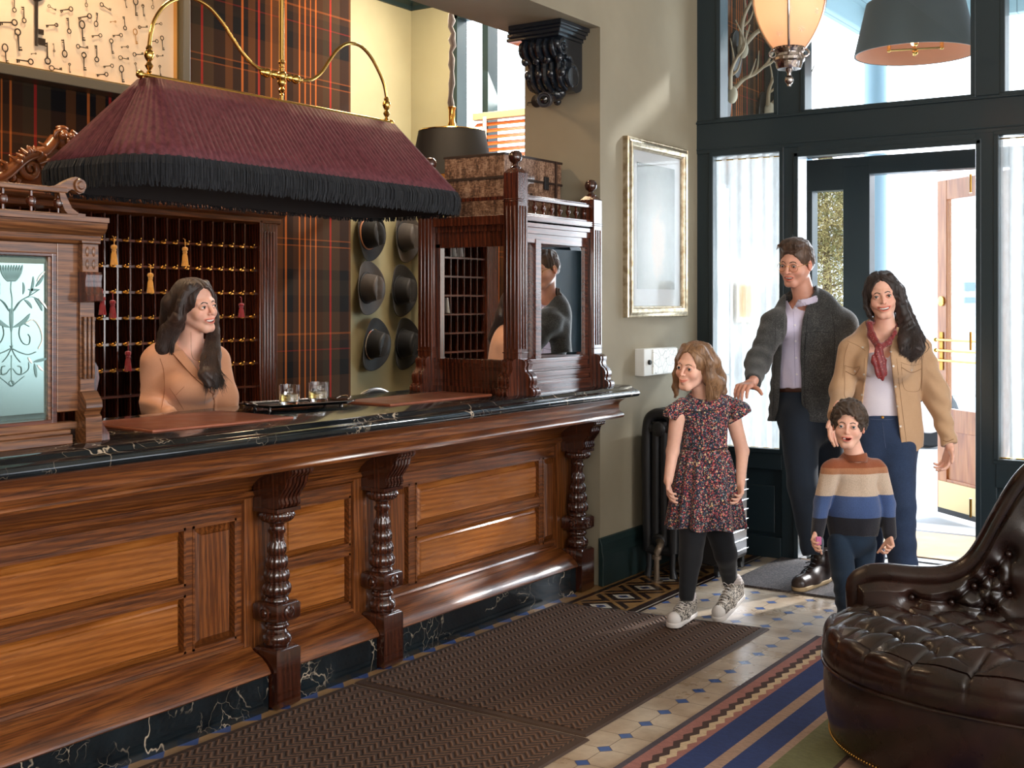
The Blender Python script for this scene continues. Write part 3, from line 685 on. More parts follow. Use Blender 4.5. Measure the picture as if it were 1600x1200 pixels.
sd_.box(a2, Y-.01, 1.78, b2, Y+.03, 1.86); sd_.box(a2, Y-.02, 1.855, b2, Y+.03, 1.885); sd_.box(a2, Y-.035, 1.885, b2, Y+.03, 1.93)
sd_.box(a2, Y-.01, Z0+.16, a2+.03, Y+.03, 1.80); sd_.box(b2-.012, Y-.01, Z0+.16, b2, Y+.03, 1.80)
sd_.build('side_frame', MW, cg, smooth=0, bevel=.003)
m = MB(); m.box(a2+.03, Y+.008, Z0+.16, b2-.012, Y+.013, 1.79); m.build('mirror_pane', M['mirror'], cg, smooth=0)
MB().box(CXL-.045, CY0-.02, 1.895, CX+.03, CY1+.035, 1.925).build('top_board', MW, cg, smooth=0)
MB().box(CXL-.03, CY0+.02, Z0, CX-.065, CY1+.02, 1.90).build('cabinet_body', MW, cg, smooth=0)
# gallery rail on the front
gr = MB(); gr.box(X-.012, a, 1.93, X+.02, b, 1.942); gr.box(X-.018, a, 2.005, X+.026, b, 2.022); gr.box(X-.012, a, 2.022, X+.02, b, 2.03); gr.build('gallery_rail', MWY, cg, smooth=0, bevel=.003)
for k in range(8):
    y = a+(b-a)*(k+.5)/8
    MB().lathe([(.006,0),(.008,.006),(.005,.012),(.008,.02),(.013,.03),(.013,.038),(.007,.046),(.005,.054),(.008,.06),(.006,.066)], (X+.004, y, 1.94), 12).build('gallery_spindle', MW, cg)
gr = MB(); gr.box(a2, Y-.012, 2.005, b2, Y+.016, 2.022); gr.build('gallery_rail', MW, cg, smooth=0)
# left screen with etched mirror glass
lg = thing('etched_glass_screen', (-3.4, 1.8, Z0), 'brown wooden screen with etched glass standing on the near end of the counter', 'screen')
BW = M['brownwood']; X = -3.27
ya, yb = 1.28, 2.37
f = MB()
f.box(X-.03, ya, Z0, X+.03, yb, Z0+.03); f.box(X-.03, ya, Z0+.03, X+.02, yb, Z0+.045); f.box(X-.025, ya, Z0+.045, X+.012, yb+.03, Z0+.068)
f.box(X-.025, 2.325, Z0+.10, X+.012, 2.405, 1.69); f.box(X-.025, ya, 1.655, X+.0115, 2.326, 1.6895)
f.box(X-.02, 2.30, Z0+.075, X+.004, 2.33, 1.66)
f.build('frame', BW, lg, smooth=0, bevel=.003)
f = MB()
for q in ((ya, 2.315, Z0+.062, Z0+.08), (ya, 2.315, 1.645, 1.663)): f.box(X-.015, q[0], q[2], X+.008, q[1], q[3])
f.box(X-.015, 2.31, Z0+.062, X+.009, 2.33, 1.663); f.build('inner_moulding', MWY, lg, smooth=0, bevel=.003)
f = MB(); f.prism([(X-.04,1.69),(X+.02,1.69),(X+.028,1.70),(X+.03,1.715),(X+.05,1.725),(X+.06,1.74),(X+.062,1.755),(X+.07,1.757),(X+.07,1.772),(X-.04,1.772)], 'y', ya, 2.475)
f.build('cornice', BW, lg, smooth=30)
# end pilaster with fluting, leaf block and scroll foot
f = MB(); f.box(X-.03, 2.402, Z0+.13, X+.022, 2.455, 1.62); flutes_y(f, X+.028, 2.407, 2.453, Z0+.20, 1.46, 3, .006)
f.box(X-.03, 2.40, 1.60, X+.036, 2.46, 1.69); f.box(X-.03, 2.395, 1.69, X+.04, 2.465, 1.70)
for sx in (-1, 1):
    for sz in (-1, 1): f.sphere((X+.036, 2.43+sx*.012, 1.645+sz*.02), .012, sc=(.35,.6,1.3))
f.build('pilaster', BW, lg, smooth=30, bevel=.002)
f = MB(); f.prism([(X,1.60),(X+.05,1.60),(X+.054,1.59),(X+.05,1.57),(X+.052,1.54),(X+.062,1.525),(X+.06,1.51),(X+.03,1.505),(X,1.505)], 'y', 2.40, 2.46)
f.build('console', MW, lg, smooth=40)
f = MB(); f.prism([(X,Z0),(X+.050,Z0),(X+.054,Z0+.01),(X+.052,Z0+.08),(X+.042,Z0+.09),(X+.056,Z0+.11),(X+.054,Z0+.13),(X+.042,Z0+.145),(X+.03,Z0+.16),(X,Z0+.165)], 'y', 2.40, 2.46)
f.build('scroll_foot', BW, lg, smooth=40)
f = MB(); f.prism([(2.45,Z0),(2.515,Z0),(2.513,Z0+.02),(2.49,Z0+.05),(2.47,Z0+.10),(2.463,Z0+.15),(2.475,Z0+.20),(2.47,Z0+.235),(2.46,Z0+.25),(2.45,Z0+.25)], 'x', X-.02, X+.02); f.build('side_bracket', MW, lg, smooth=40)
# etched glass
et = NT('etched_mirror_glass'); et.set(base=srgb(158,184,178), rough=.18, metal=.85)
bevel_mirror(X-.008, ya, 2.312, Z0+.08, 1.645, 'glass_pane', et.m, .022, lg)
em = flat('etched_lines_dark', srgb(112,140,136), .35, .6); el = flat('etched_lines_bright', srgb(240,240,232), .4, .2)
def gp(px, py): 
    q = onX(px, py, X-.003); return q
def leaf(mb, p0, p1, w, bend=0):
    p0, p1 = np.array(p0, float), np.array(p1, float); d = p1-p0; nrm = np.array([-d[1], d[0]])/max(np.linalg.norm(d),1e-6)
    L1, L2 = [], []
    for t in np.linspace(0, 1, 9):
        c = p0+d*t+nrm*bend*4*t*(1-t); ww = w*sin(pi*t)**.7+.15
        L1.append(gp(*(c+nrm*ww))); L2.append(gp(*(c-nrm*ww)))
    V = np.array([L1, L2]); mb.slab(V, np.array([.0012,0,0]))
def line(mb, pts, w=.9):
    pts = smoothpath(pts, 6); pts3 = [gp(a, b)+np.array([.0006,0,0]) for a, b in pts]; mb.tube(pts3, w*.0019*.5, 6, flat=1)
d = MB(); l_ = MB()
def both(fn, mb, *pp, **k):
    """draws the ornament and its mirror image about the flower's stem (px 18)"""
    fn(mb, *pp, **k)
    def fl(p): return [36-p[0], p[1]]
    if fn is leaf: leaf(mb, fl(pp[0]), fl(pp[1]), pp[2], -(pp[3] if len(pp) > 3 else 0))
    else: line(mb, [fl(p) for p in pp[0]], *(pp[1:]))
for k in range(-4, 5): leaf(d, (18+k*4.3, 414), (18+k*1.4, 440), 1.7, -k*.5)
line(d, [(18,438),(17,452),(19,470),(18,520),(19,545)], 1.2); line(d, [(18,555),(18,590),(20,600)], 1)
both(line, d, [(20,488),(30,472),(50,460),(62,452)], 1.1); both(leaf, d, (36,460), (36,441), 1.3, 1.5); both(leaf, d, (46,462), (52,432), 1.6, 2); both(leaf, d, (44,452), (60,452), 1.8, 1); both(leaf, d, (56,448), (68,430), 2, 1); both(leaf, l_, (58,440), (70,424), 1.4, -1)
both(line, d, [(22,486),(36,468),(55,465),(74,484)], .9); both(leaf, d, (38,468), (50,482), 1.8, -1.5); both(leaf, d, (54,466), (66,486), 2, -2); both(leaf, l_, (60,466), (74,484), 1.3, -1)
both(leaf, d, (20,512), (47,490), 3.0, 3.5); both(leaf, d, (18,520), (20,482), 1.6, 0)
both(line, l_, [(40,505),(52,500),(62,512),(66,530),(60,545)], 2.2); both(line, d, [(46,510),(34,506),(30,522),(36,536),(45,538),(47,528),(44,522)], 1.4)
both(line, d, [(20,545),(30,550),(44,554),(56,550)], 1.6); both(leaf, l_, (44,558), (50,568), 1.5, 0)
both(line, d, [(20,540),(12,556),(4,566)], 1.2); both(leaf, d, (52,566), (74,560), 2.2, 0); both(leaf, d, (54,568), (57,590), 1.8, 0); both(leaf, l_, (58,570), (68,580), 1.5, 0)
both(line, d, [(26,584),(33,584),(33,574),(28,572)], 1.6); both(line, d, [(20,576),(30,586),(44,578),(45,566)], 1.0); both(line, d, [(19,604),(28,596),(38,588)], .9)
line(d, [(18,594),(22,598),(18,603),(14,598),(18,594)], .8)
tag(d.build('etched_flower', em, lg, smooth=0, fixn=False), None, None); l_.build('etched_highlights', el, lg, smooth=0, fixn=False)
# gallery on the cornice
f = MB(); f.box(X-.01, ya, 1.845, X+.02, 2.36, 1.862); f.box(X-.012, ya, 1.772, X+.02, 2.40, 1.782); f.build('gallery_rail', BW, lg, smooth=0, bevel=.003)
for k in range(9):
    y = 2.335-.095*k
    if y < ya+.03: break
    MB().lathe([(.0045,0),(.0045,.022),(.013,.028),(.016,.038),(.013,.048),(.0045,.054),(.0045,.075)], (X+.004, y, 1.775), 12).build('gallery_spindle', MW, lg)
f = MB(); f.prism([(2.345,1.862),(2.35,1.845),(2.358,1.83),(2.375,1.80),(2.40,1.785),(2.425,1.784),(2.425,1.772),(2.37,1.772),(2.35,1.79),(2.335,1.82),(2.33,1.845)], 'x', X-.008, X+.018)
f.prism([(2.30,1.862),(2.33,1.868),(2.36,1.885),(2.39,1.898),(2.415,1.89),(2.428,1.872),(2.42,1.852),(2.40,1.845),(2.385,1.855),(2.375,1.858),(2.35,1.845),(2.30,1.845)], 'x', X-.008, X+.018)
f.lathe([(.026,-.016),(.028,0),(.02,.022),(.014,.022),(.010,.026),(.0001,.026)], (X+.004, 2.402, 1.872), 20, axis=(1,0,0)); f.build('scroll_end', BW, lg, smooth=40)
f = MB(); f.box(X-.03, 1.95, 1.772, X+.03, 2.01, 2.02); f.sphere((X,1.98,2.05), .04); f.build('gallery_post', BW, lg)
# ================================================================ PIGEONHOLE KEY CABINET
kc = thing('key_cabinet', (-5.02, 3.8, 0), 'tall dark pigeonhole key cabinet with brass number tags behind the receptionist', 'cabinet')
KX = -4.9; DY = .0763; YE = 4.754; NC = 26; YS = YE-NC*DY; SH = [1.815-.1275*k for k in range(8)]
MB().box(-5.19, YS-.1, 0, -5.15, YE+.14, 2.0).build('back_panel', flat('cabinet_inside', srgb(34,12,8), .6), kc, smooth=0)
vd = B(-5.15, -.0045, SH[-1], KX, .0045, 2.0)
first = None
for k in range(NC+1):
    y = YS+k*DY
    if first is None: first = vd.build('divider', MW, kc, smooth=0); first.location = (0, y-3.8, 0); first.data.transform(Matrix.Translation((0, 3.8, 0)))
    else: o = first.copy(); COL.objects.link(o); o.location = (0, y-3.8, 0)
for z in SH: MB().box(-5.15, YS, z-.009, KX+.008, YE, z+.003).build('shelf', MWY, kc, smooth=0)
f = MB(); f.box(-5.19, YE, 0, KX+.03, YE+.14, 1.96); flutes_y(f, KX+.03, YE+.03, YE+.12, .3, 1.9, 4, .008); f.box(-5.19, YE-.004, 0, KX+.04, YE+.02, 1.96); f.build('side_stile', MW, kc, smooth=30, bevel=.003); MB().box(-5.19, YS-.14, 0, KX+.03, YS, 1.96).build('side_stile', MW, kc, smooth=0)
f = MB(); f.prism([(-5.19,1.94),(KX+.02,1.94),(KX+.04,1.95),(KX+.04,1.975),(KX+.07,1.985),(KX+.08,2.0),(KX+.075,2.02),(-5.19,2.02)], 'y', YS-.16, YE+.16); f.build('cornice', M['oak'], kc, smooth=40)
f = MB(); f.box(-5.19, YS-.1, 0, KX, YE+.1, SH[-1]-.01); f.build('base_cupboard', MWY, kc, smooth=0)
tg = MB(); tg.lathe([(.0001,.005),(.013,.004),(.015,0),(.013,-.002)], (0,0,0), 14, axis=(1,0,.35)); tg.xf(lambda v: v*[1,1.2,.62])
tg.tube(smoothpath([(0,0,.004),(.014,0,.004),(.02,0,.008),(.02,0,.015)],4), .003, 6)
proto = None
for r_, z in enumerate(SH[:6]):
    for c in range(16):
        y = YE-(c+.5)*DY
        if proto is None:
            proto = tg.build('number_tag', M['oldbrass'], kc, smooth=50); proto.data.transform(Matrix.Translation(Vector(org(kc)))); o = proto
        else: o = proto.copy(); COL.objects.link(o)
        o.location = (KX+.012+5.02, y-3.8, z-.003)
# carved crest on the cabinet
cr = MB(); c0 = onX(97, 300, -4.93)[1]
def scroll(mb, cy, cz, r0, turns, rad, sgn=1, a0=0, x=-4.93):
    n = 26; pts = []; rr_ = []
    for k in range(n):
        t = k/(n-1); a = a0+sgn*turns*2*pi*t; r = r0*(1-.85*t); pts.append((x+.012*t, cy+cos(a)*r, cz+sin(a)*r)); rr_.append(rad*(1-.45*t))
    mb.tube(pts, rr_, 8)
for s in (-1, 1):
    cr.tube(smoothpath([(-4.94, c0+s*.40, 2.04), (-4.93, c0+s*.30, 2.08), (-4.92, c0+s*.2, 2.17), (-4.92, c0+s*.10, 2.21), (-4.93, c0+s*.04, 2.27)]), [.03]*33, 8)
    scroll(cr, c0+s*.36, 2.075, .055, 1.3, .016, s, pi/2); scroll(cr, c0+s*.17, 2.12, .055, 1.5, .02, -s, pi/2); scroll(cr, c0+s*.27, 2.065, .04, 1.2, .014, s, 0)
    scroll(cr, c0+s*.055, 2.12, .04, 1.2, .014, s, 0)
    for k in range(9):
        a = .3+k*.33; q = np.array([-4.915, c0+s*.17, 2.12]); d = np.array([0, cos(a)*s, sin(a)])
        cr.tube([q+d*.05, q+d*.08+[.02,0,0], q+d*.105+[.005,0,0]], [.010,.015,.004], 6)
    for k in range(5):
        q = np.array([-4.92, c0+s*(.30-.05*k), 2.10+.025*k]); cr.tube([q, q+[.015,s*.01,.03], q+[0,s*.035,.045]], [.013,.012,.004], 6)
cr.box(-4.99, c0-.42, 2.02, -4.93, c0+.42, 2.05)
cr.add([(-4.97,c0-.40,2.05),(-4.97,c0+.40,2.05),(-4.97,c0+.10,2.20),(-4.97,c0,2.27),(-4.97,c0-.10,2.20),(-4.945,c0-.40,2.05),(-4.945,c0+.40,2.05),(-4.945,c0+.10,2.20),(-4.945,c0,2.27),(-4.945,c0-.10,2.20)],
       [(0,1,2,3,4),(9,8,7,6,5),(0,5,6,1),(1,6,7,2),(2,7,8,3),(3,8,9,4),(4,9,5,0)])
fc = MB(); fc.sphere((-4.93,c0,2.275), .05, sc=(.7,.8,1.0)); fc.sphere((-4.895,c0-.022,2.285), .021); fc.sphere((-4.895,c0+.022,2.285), .021); fc.sphere((-4.89,c0,2.262), .013, sc=(1,.8,1.3)); fc.sphere((-4.93,c0,2.325), .03, sc=(.6,1.2,.5))
for s in (-1,1): scroll(fc, c0+s*.05, 2.25, .022, 1.1, .011, s, 0); fc.tube([(-4.90,c0+s*.03,2.315),(-4.9,c0+s*.055,2.30),(-4.91,c0+s*.06,2.27)], [.01,.012,.006], 6)
cr.build('carved_crest', M['gold_carving'], kc, smooth=60); fc.build('carved_mask', M['gold_carving'], kc, smooth=60)
# tassels hanging on the cabinet
def tassel(px, py0, py1, mat, label, grp):
    q = onX(px, py0, KX+.048); q2 = onX(px, py1, KX+.048); h = q[2]-q2[2]
    t = thing('key_tassel', (q[0], q[1], q[2]), label, 'tassel', grp)
    c = (q[0], q[1], q[2]-h)
    MB().tube([(q[0]-.012,q[1],q[2]+.004),(q[0],q[1],q[2]),(q[0],q[1]+.002,q[2]-h*.3)], .0022, 6).build('cord', mat, t)
    MB().lathe([(.004,h*.72),(.012,h*.70),(.015,h*.64),(.013,h*.58),(.009,h*.54),(.012,h*.52),(.010,h*.48)], c, 16, fl=lambda a, z: 1+.08*cos(a*8)).build('knot', mat, t)
    MB().lathe([(.008,h*.50),(.012,h*.38),(.014,h*.2),(.017,0),(.0001,.002)], c, 40, fl=lambda a, z: 1+.13*cos(a*13+z*30)).build('skirt', mat, t)
MG = cloth('gold_silk', srgb(196,138,56), sc=80, sheen=.4); MR = cloth('crimson_silk', srgb(128,20,30), sc=80, sheen=.4)
tassel(178, 370, 414, MG, 'gold tassel hanging highest at the left of the key cabinet', 'gold key tassels')
tassel(289, 374, 416, MG, 'gold tassel on the top row above the receptionist', 'gold key tassels')
tassel(235, 414, 458, MG, 'gold tassel just left of the receptionist on the second row', 'gold key tassels')
tassel(160, 452, 492, MR, 'crimson tassel nearest the etched screen, left of a close pair', 'crimson key tassels')
tassel(176, 458, 497, MR, 'crimson tassel on the right of the close pair', 'crimson key tassels')
tassel(377, 465, 496, MR, 'crimson tassel alone to the right of the receptionist', 'crimson key tassels')
tassel(200, 536, 580, MR, "crimson tassel low beside the receptionist's shoulder", 'crimson key tassels')
for k, (c, r_) in enumerate(((21,0),(22,0),(17,0),(19,1),(18,2),(20,3))):
    y = YE-(c+.5)*DY; z = SH[r_]
    t = MB(); t.obox((-5.0, y, z+.003+.055), (1,0,0), (0,.2,.98), (0,.98,-.2), .11, .052, .0015)
    tag(t.build('envelope', M['white'], smooth=0), 'white envelope slotted in a pigeonhole near the etched screen', 'envelope', 'envelopes in the pigeonholes')
# ================================================================ FRAMED KEY COLLECTION
kp = thing('framed_key_collection', (-5.15, 3.4, 2.6), 'large framed display of many antique keys on cream cloth, upper left', 'framed display')
KY0, KY1, KZ0, KZ1, KXF = 2.35, 4.40, 2.615, 3.75, -5.12
MB().box(-5.19, KY0, KZ0, -5.14, KY1, KZ1).build('mount_board', cloth('cream_linen', srgb(214,178,150), srgb(224,192,166), sc=500, bump=.1), kp, smooth=0)
f = MB()
for q in ((KY0-.05,KY1+.05,KZ0-.05,KZ0),(KY0-.05,KY1+.05,KZ1,KZ1+.05),(KY0-.05,KY0,KZ0,KZ1),(KY1,KY1+.05,KZ0,KZ1)): f.box(-5.195, q[0], q[2], -5.075, q[1], q[3])
f.build('frame', flat('greyish_brown_frame', srgb(74,68,56), .35), kp, smooth=0, bevel=.004)
f = MB()
for q in ((KY0,KY1,KZ0,KZ0+.012),(KY0,KY1,KZ1-.012,KZ1),(KY0,KY0+.012,KZ0,KZ1),(KY1-.012,KY1,KZ0,KZ1)): f.box(-5.14, q[0], q[2], -5.112, q[1], q[3])
f.build('gilt_slip', M['brass'], kp, smooth=0)
MB().box(-5.100, KY0+.002, KZ0+.002, -5.098, KY1-.002, KZ1-.002).build('glass_front', M['pane'], kp, smooth=0)
def keymesh(kind):
    m = MB(); L = 1.0
    r = [.14,.16,.12][kind % 3]
    ring = [(0, cos(a)*r, .5-r+sin(a)*r*(1.25 if kind == 1 else 1)) for a in np.linspace(0, 2*pi, 18)[:-1]]
    m.tube(ring, .035, 6, closed=True)
    m.tube([(0,0,.5-2*r),(0,0,.5-2*r-.03),(0,0,-.5)], [.045,.035,.03], 8)
    m.lathe([(.03,0),(.06,.02),(.03,.05)], (0,0,.5-2*r-.08), 10)
    m.box(-.02, .02, -.48, .02, .16, -.40); m.box(-.02, .02, -.36, .02, .13, -.30)
    if kind == 2: m.tube([(0,-.1,.40),(0,.1,.40)], .03, 6)
    return m
mk = flat('dark_iron_keys', srgb(46,30,22), .45, .7); mk2 = flat('brass_key', srgb(168,112,52), .4, .7)
km = []
KEYS = [(325,50,14,70,0),(415,60,22,-72,0),(530,105,24,-72,0),(605,122,20,170,1),(660,45,20,70,0),(780,145,20,185,0),(848,45,26,0,1),(895,65,18,5,2),(785,20,14,10,2),(325,157,20,-78,2),(430,160,22,185,0),(515,195,28,3,1),(605,222,18,-78,0),(735,220,18,-78,0),(895,170,18,100,2),(848,230,22,5,1),(698,290,22,5,0),(780,292,14,-80,2),(605,335,24,180,0),(515,295,20,90,0),(402,300,24,185,1),(338,298,12,185,2),(297,333,30,182,0),(210,335,9,-80,2),(155,380,26,-88,0),(35,340,26,5,1),(115,250,30,5,0),(150,92,22,182,0),(50,140,28,-80,0),(350,430,20,90,1),(435,425,14,0,2),(525,385,26,0,0),(640,465,20,-80,0),(678,412,18,-78,0),(762,465,24,5,1),(865,340,20,100,0),(775,365,18,90,1),(850,420,14,10,2),(1015,270,22,5,0),(1000,350,14,100,2),(990,148,14,-80,0),(955,25,14,180,1),(707,135,11,-80,2),(90,30,20,180,0),(540,10,14,180,1),(960,258,18,-78,0),(1000,440,16,3,2)]
for i in range(3): km.append(keymesh(i))
pm = {}
for i, (zx, zy, L, ang, kd) in enumerate(KEYS):
    q = onX(zx/4, zy/4, -5.128); s = L*.25*5.9/FX*2.6*1.7
    br = i in (15, 42)
    o = km[kd].build('mounted_key', mk2 if br else mk, kp, smooth=50) if (kd, br) not in pm else pm[(kd, br)].copy()
    if (kd, br) in pm: COL.objects.link(o)
    else: pm[(kd, br)] = o; o.data.transform(Matrix.Translation(Vector(org(kp))))
    o.location = Vector(q-org(kp)); o.scale = (s*.6, s, s); o.rotation_euler = (radians(ang), 0, 0)
r = np.random.RandomState(5)
for k in range(26):
    y = r.uniform(2.5, 3.15); z = r.uniform(2.75, 3.6)
    o = pm[(k % 3, False)].copy(); COL.objects.link(o); s = r.uniform(.10,.16); o.scale = (s*.6,s,s); o.rotation_euler = (r.uniform(0,6.28),0,0); o.location = Vector(np.array([-5.128,y,z])-org(kp))
q = onX(57, 0, -5.128); m = keymesh(1); 
m.xf(lambda v: v*[.1,.30,.42]+q-[0,0,.01]); m.tube([q+[0,0,.05]+[0,cos(a)*.045,sin(a)*.05] for a in np.linspace(0,6.28,15)[:-1]], .008, 6, closed=True); m.xf(lambda v: v)
m.build('large_key', mk, kp, smooth=50)
pl = onX(187, 15, -5.12)
# ================================================================ PLEATED COUNTER LAMP
LX = -3.65; lp = thing('pleated_billiard_lamp', (LX, 3.66, 2.35), 'long pleated burgundy lamp shade with black fringe hanging over the counter on brass arms', 'lamp')
NP_ = 1400
def rrect(hx, y0, y1, r, z, n):
    """n points round a rounded rectangle centred on x = LX"""
    cy = (y0+y1)/2; hy = (y1-y0)/2; per = []
    segs = [((hx, -hy+r), (hx, hy-r))]
    pts = []; 
    def arc(cx, cyy, a0): return [(cx+cos(a0+pi/2*t)*r, cyy+sin(a0+pi/2*t)*r) for t in np.linspace(0,1,16)]
    pts = arc(hx-r, -hy+r, -pi/2)+arc(hx-r, hy-r, 0)+arc(-hx+r, hy-r, pi/2)+arc(-hx+r, -hy+r, pi)
    if n == NP_:                          # pleated shade: the same share of pleats on every side and corner
        q = np.array(pts+[pts[0]]); out = []
        sides = [(15,16,430),(31,32,130),(47,48,430),(63,64,130)]; X_ = []
        for k, (s0, s1, ns) in enumerate(sides):
            c0 = k*16; seg = q[c0:c0+16]; dd = np.r_[0, np.cumsum(np.linalg.norm(np.diff(seg, axis=0), axis=1))]; t_ = np.linspace(0, dd[-1], 70, endpoint=False)
            X_.append(np.stack([np.interp(t_, dd, seg[:,0]), np.interp(t_, dd, seg[:,1])], 1)); e0, e1 = q[s0], q[s1]; t_ = np.linspace(0, 1, ns, endpoint=False)[:,None]; X_.append(e0+(e1-e0)*t_)
        X_ = np.concatenate(X_); return np.stack([LX+X_[:,0], cy+X_[:,1], np.full(len(X_), z)], 1)
    pts = np.array(pts+[pts[0]]); d = np.r_[0, np.cumsum(np.linalg.norm(np.diff(pts, axis=0), axis=1))]
    s = np.linspace(0, d[-1], n, endpoint=False); x = np.interp(s, d, pts[:,0]); y = np.interp(s, d, pts[:,1])
    return np.stack([LX+x, cy+y, np.full(n, z)], 1)
NP_ = 1400
def ringblend(t): 
    a = rrect(.055, 2.97, 4.40, .05, 2.335, NP_); b = rrect(.33, 2.71, 4.61, .20, 2.012, NP_)
    # same bearing on both rings: walk the top ring by matching arc fraction of the straight runs
    return a*(1-t)+b*t
ph = np.arange(NP_); pl_ = (np.abs(((ph*.125+.35*np.sin(ph*.05)) % 1)-.5)*2)
rng2 = np.random.RandomState(2); amp = .6+.5*np.interp(np.arange(NP_), np.arange(0, NP_+20, 20), rng2.rand(NP_//20+1))
rings = []
for t in np.linspace(0, 1, 7):
    R_ = ringblend(t); c = np.array([LX, 3.66, 0]); dv = R_-c; dv[:,2] = 0; dv[:,1] *= .3; dv /= np.linalg.norm(dv, axis=1, keepdims=True)
    rings.append(R_+dv*(.010*pl_*amp*(.3+.7*t))[:,None]+np.array([0,0,1])*(.004*pl_*amp*(.35+.65*t))[:,None])
V = np.array(rings); m = MB(); nu = len(V)
F = []
for k in range(nu-1):
    for i in range(NP_): F.append((k*NP_+i, k*NP_+(i+1) % NP_, (k+1)*NP_+(i+1) % NP_, (k+1)*NP_+i))
m.add(V.reshape(-1,3), F)
sh = NT('burgundy_silk'); n_ = sh.noise(sh.coord((1,1,.2)), 60, 2); sh.set(base=sh.ramp(n_, [(.3, srgb(74,32,38)), (.7, srgb(100,50,56))]), rough=.7, spec=.25)
o = m.build('pleated_shade', sh.m, lp, smooth=50, fixn=False); sol = o.modifiers.new('s', 'SOLIDIFY'); sol.thickness = .004; sol.offset = -1
# fringe: threads round the lower edge
fr_m = cloth('black_fringe', srgb(7,8,13), srgb(16,18,25), sc=200, sheen=.08)
rb = rrect(.335, 2.705, 4.615, .20, 2.016, 2600); rb2 = rrect(.345, 2.695, 4.625, .20, 1.9, 2600); m = MB(); r = np.random.RandomState(4)
NF = 2600; Vf = []; F = []
out = rb-np.array([LX,3.66,0]); out[:,2] = 0; out[:,1] *= .3; out /= np.linalg.norm(out, axis=1, keepdims=True)
for i in range(NF):
    tgt = np.roll(rb, -1, 0)[i]-rb[i]; tgt /= np.linalg.norm(tgt); w = r.uniform(.0016,.0028); puff = r.uniform(.008,.022); L = r.uniform(.095,.112)
    p = [rb[i]+out[i]*.004, rb[i]+out[i]*puff+[0,0,-.03], rb[i]+out[i]*(puff*.9)+[0,0,-.07], rb[i]+out[i]*r.uniform(-.004,.012)+tgt*r.uniform(-.008,.008)+[0,0,-L]]
    b = len(Vf)
    for q in p: Vf += [q-tgt*w, q+tgt*w+out[i]*r.uniform(-.002,.002)]
    F += [(b,b+1,b+3,b+2),(b+2,b+3,b+5,b+4),(b+4,b+5,b+7,b+6)]
m.add(Vf, F); fo = m.build('fringe', fr_m, lp, smooth=0, fixn=False)
mb_ = MB(); A_ = rrect(.334, 2.706, 4.614, .2, 2.02, 300); B_ = rrect(.338, 2.702, 4.618, .2, 1.925, 300); C_ = rrect(.325, 2.715, 4.605, .2, 1.925, 300); D_ = rrect(.325, 2.715, 4.605, .2, 2.02, 300)
V = np.concatenate([A_, B_, C_, D_]); F = [(k*300+i, k*300+(i+1)%300, ((k+1)%4)*300+(i+1)%300, ((k+1)%4)*300+i) for k in range(4) for i in range(300)]
mb_.add(V, F); mb_.build('fringe_band', flat('dark_liner', srgb(26,20,22), .8), lp, smooth=0)
lm = MB(); lm.add(np.concatenate([rrect(.04, 2.98, 4.34, .035, 2.32, 300), rrect(.315, 2.725, 4.595, .2, 2.015, 300)]), [(i, (i+1)%300, 300+(i+1)%300, 300+i) for i in range(300)])
lm.build('shade_lining', flat('brown_lining', srgb(70,38,26), .8), lp, smooth=40)
br_ = M['brass']
def RX(px, py): return onX(px, py, LX)
ra, rb_ = RX(219, 119), RX(611, 192); ra[2] = rb_[2] = 2.352
m = MB(); m.tube([ra, rb_], .0095, 14); m.tube([ra+[0,0,-.022], rb_+[0,0,-.022]], .006, 12)
for e in (ra, rb_): m.sphere(e, .016)
m.build('carrier_rod', br_, lp)
for k in range(6):
    y = ra[1]+.1+(rb_[1]-ra[1]-.2)*k/5; m = MB(); m.sphere((LX+.03,y,2.335), .009); m.tube([(LX,y,2.35),(LX+.03,y,2.337)], .003, 6); m.build('stud', br_, lp)
def turned(mb, q, s=1.0, h=.15, axis=(0,0,1)):
    mb.lathe([(.006*s,0),(.010*s,.06*h),(.006*s,.12*h),(.012*s,.2*h),(.016*s,.28*h),(.010*s,.36*h),(.007*s,.42*h),(.014*s,.5*h),(.019*s,.62*h),(.017*s,.74*h),(.010*s,.82*h),(.013*s,.88*h),(.006*s,h)], q, 18, axis=axis)
kn = RX(440, 119); m = MB(); m.tube([(LX,kn[1],kn[2]+.0),(LX,kn[1],4.3)], .011, 14); m.tube([(LX,kn[1],2.35),(LX,kn[1],kn[2])], .007, 12)
turned(m, (LX,kn[1],2.375), 1, .09); turned(m, (LX,kn[1],kn[2]+.02), .8, .06); m.sphere((LX,kn[1],kn[2]), .024)
for s in (-1, 1): turned(m, (LX,kn[1]+s*.015,kn[2]), 1.1, .11, (0,s,0))
m.lathe([(.0,0),(.07,0),(.07,.01),(.03,.05),(.012,.06)], (LX,kn[1],4.24), 24); m.build('hanging_rod', br_, lp)
for pts, fin in (([(420,113),(405,107),(390,96),(375,78),(360,55),(345,32),(325,10),(300,-3),(278,-2),(258,8),(243,28),(236,50),(233,72)], 233), ([(460,124),(475,126),(490,123),(503,112),(515,94),(527,78),(540,69),(552,68),(566,74),(580,90),(592,112),(600,132),(604,152)], 604)):
    P3 = smoothpath([RX(a, b) for a, b in pts], 6); m = MB(); m.tube(P3, .0075, 12)
    e = P3[-1]; turned(m, (LX, e[1], 2.36), 1.0, max(.08, e[2]-2.355)); m.build('curved_arm', br_, lp)
for y in (3.2, 3.66, 4.12):
    m = MB(); m.sphere((LX,y,2.2), .03); m.tube([(LX,y,2.2),(LX,y,2.33)], .012, 8); em_ = NT('warm_bulb'); em_.set(base=(1,.8,.5,1), emi=(1,.62,.3,1), emis=4); m.build('bulb', em_.m, lp)
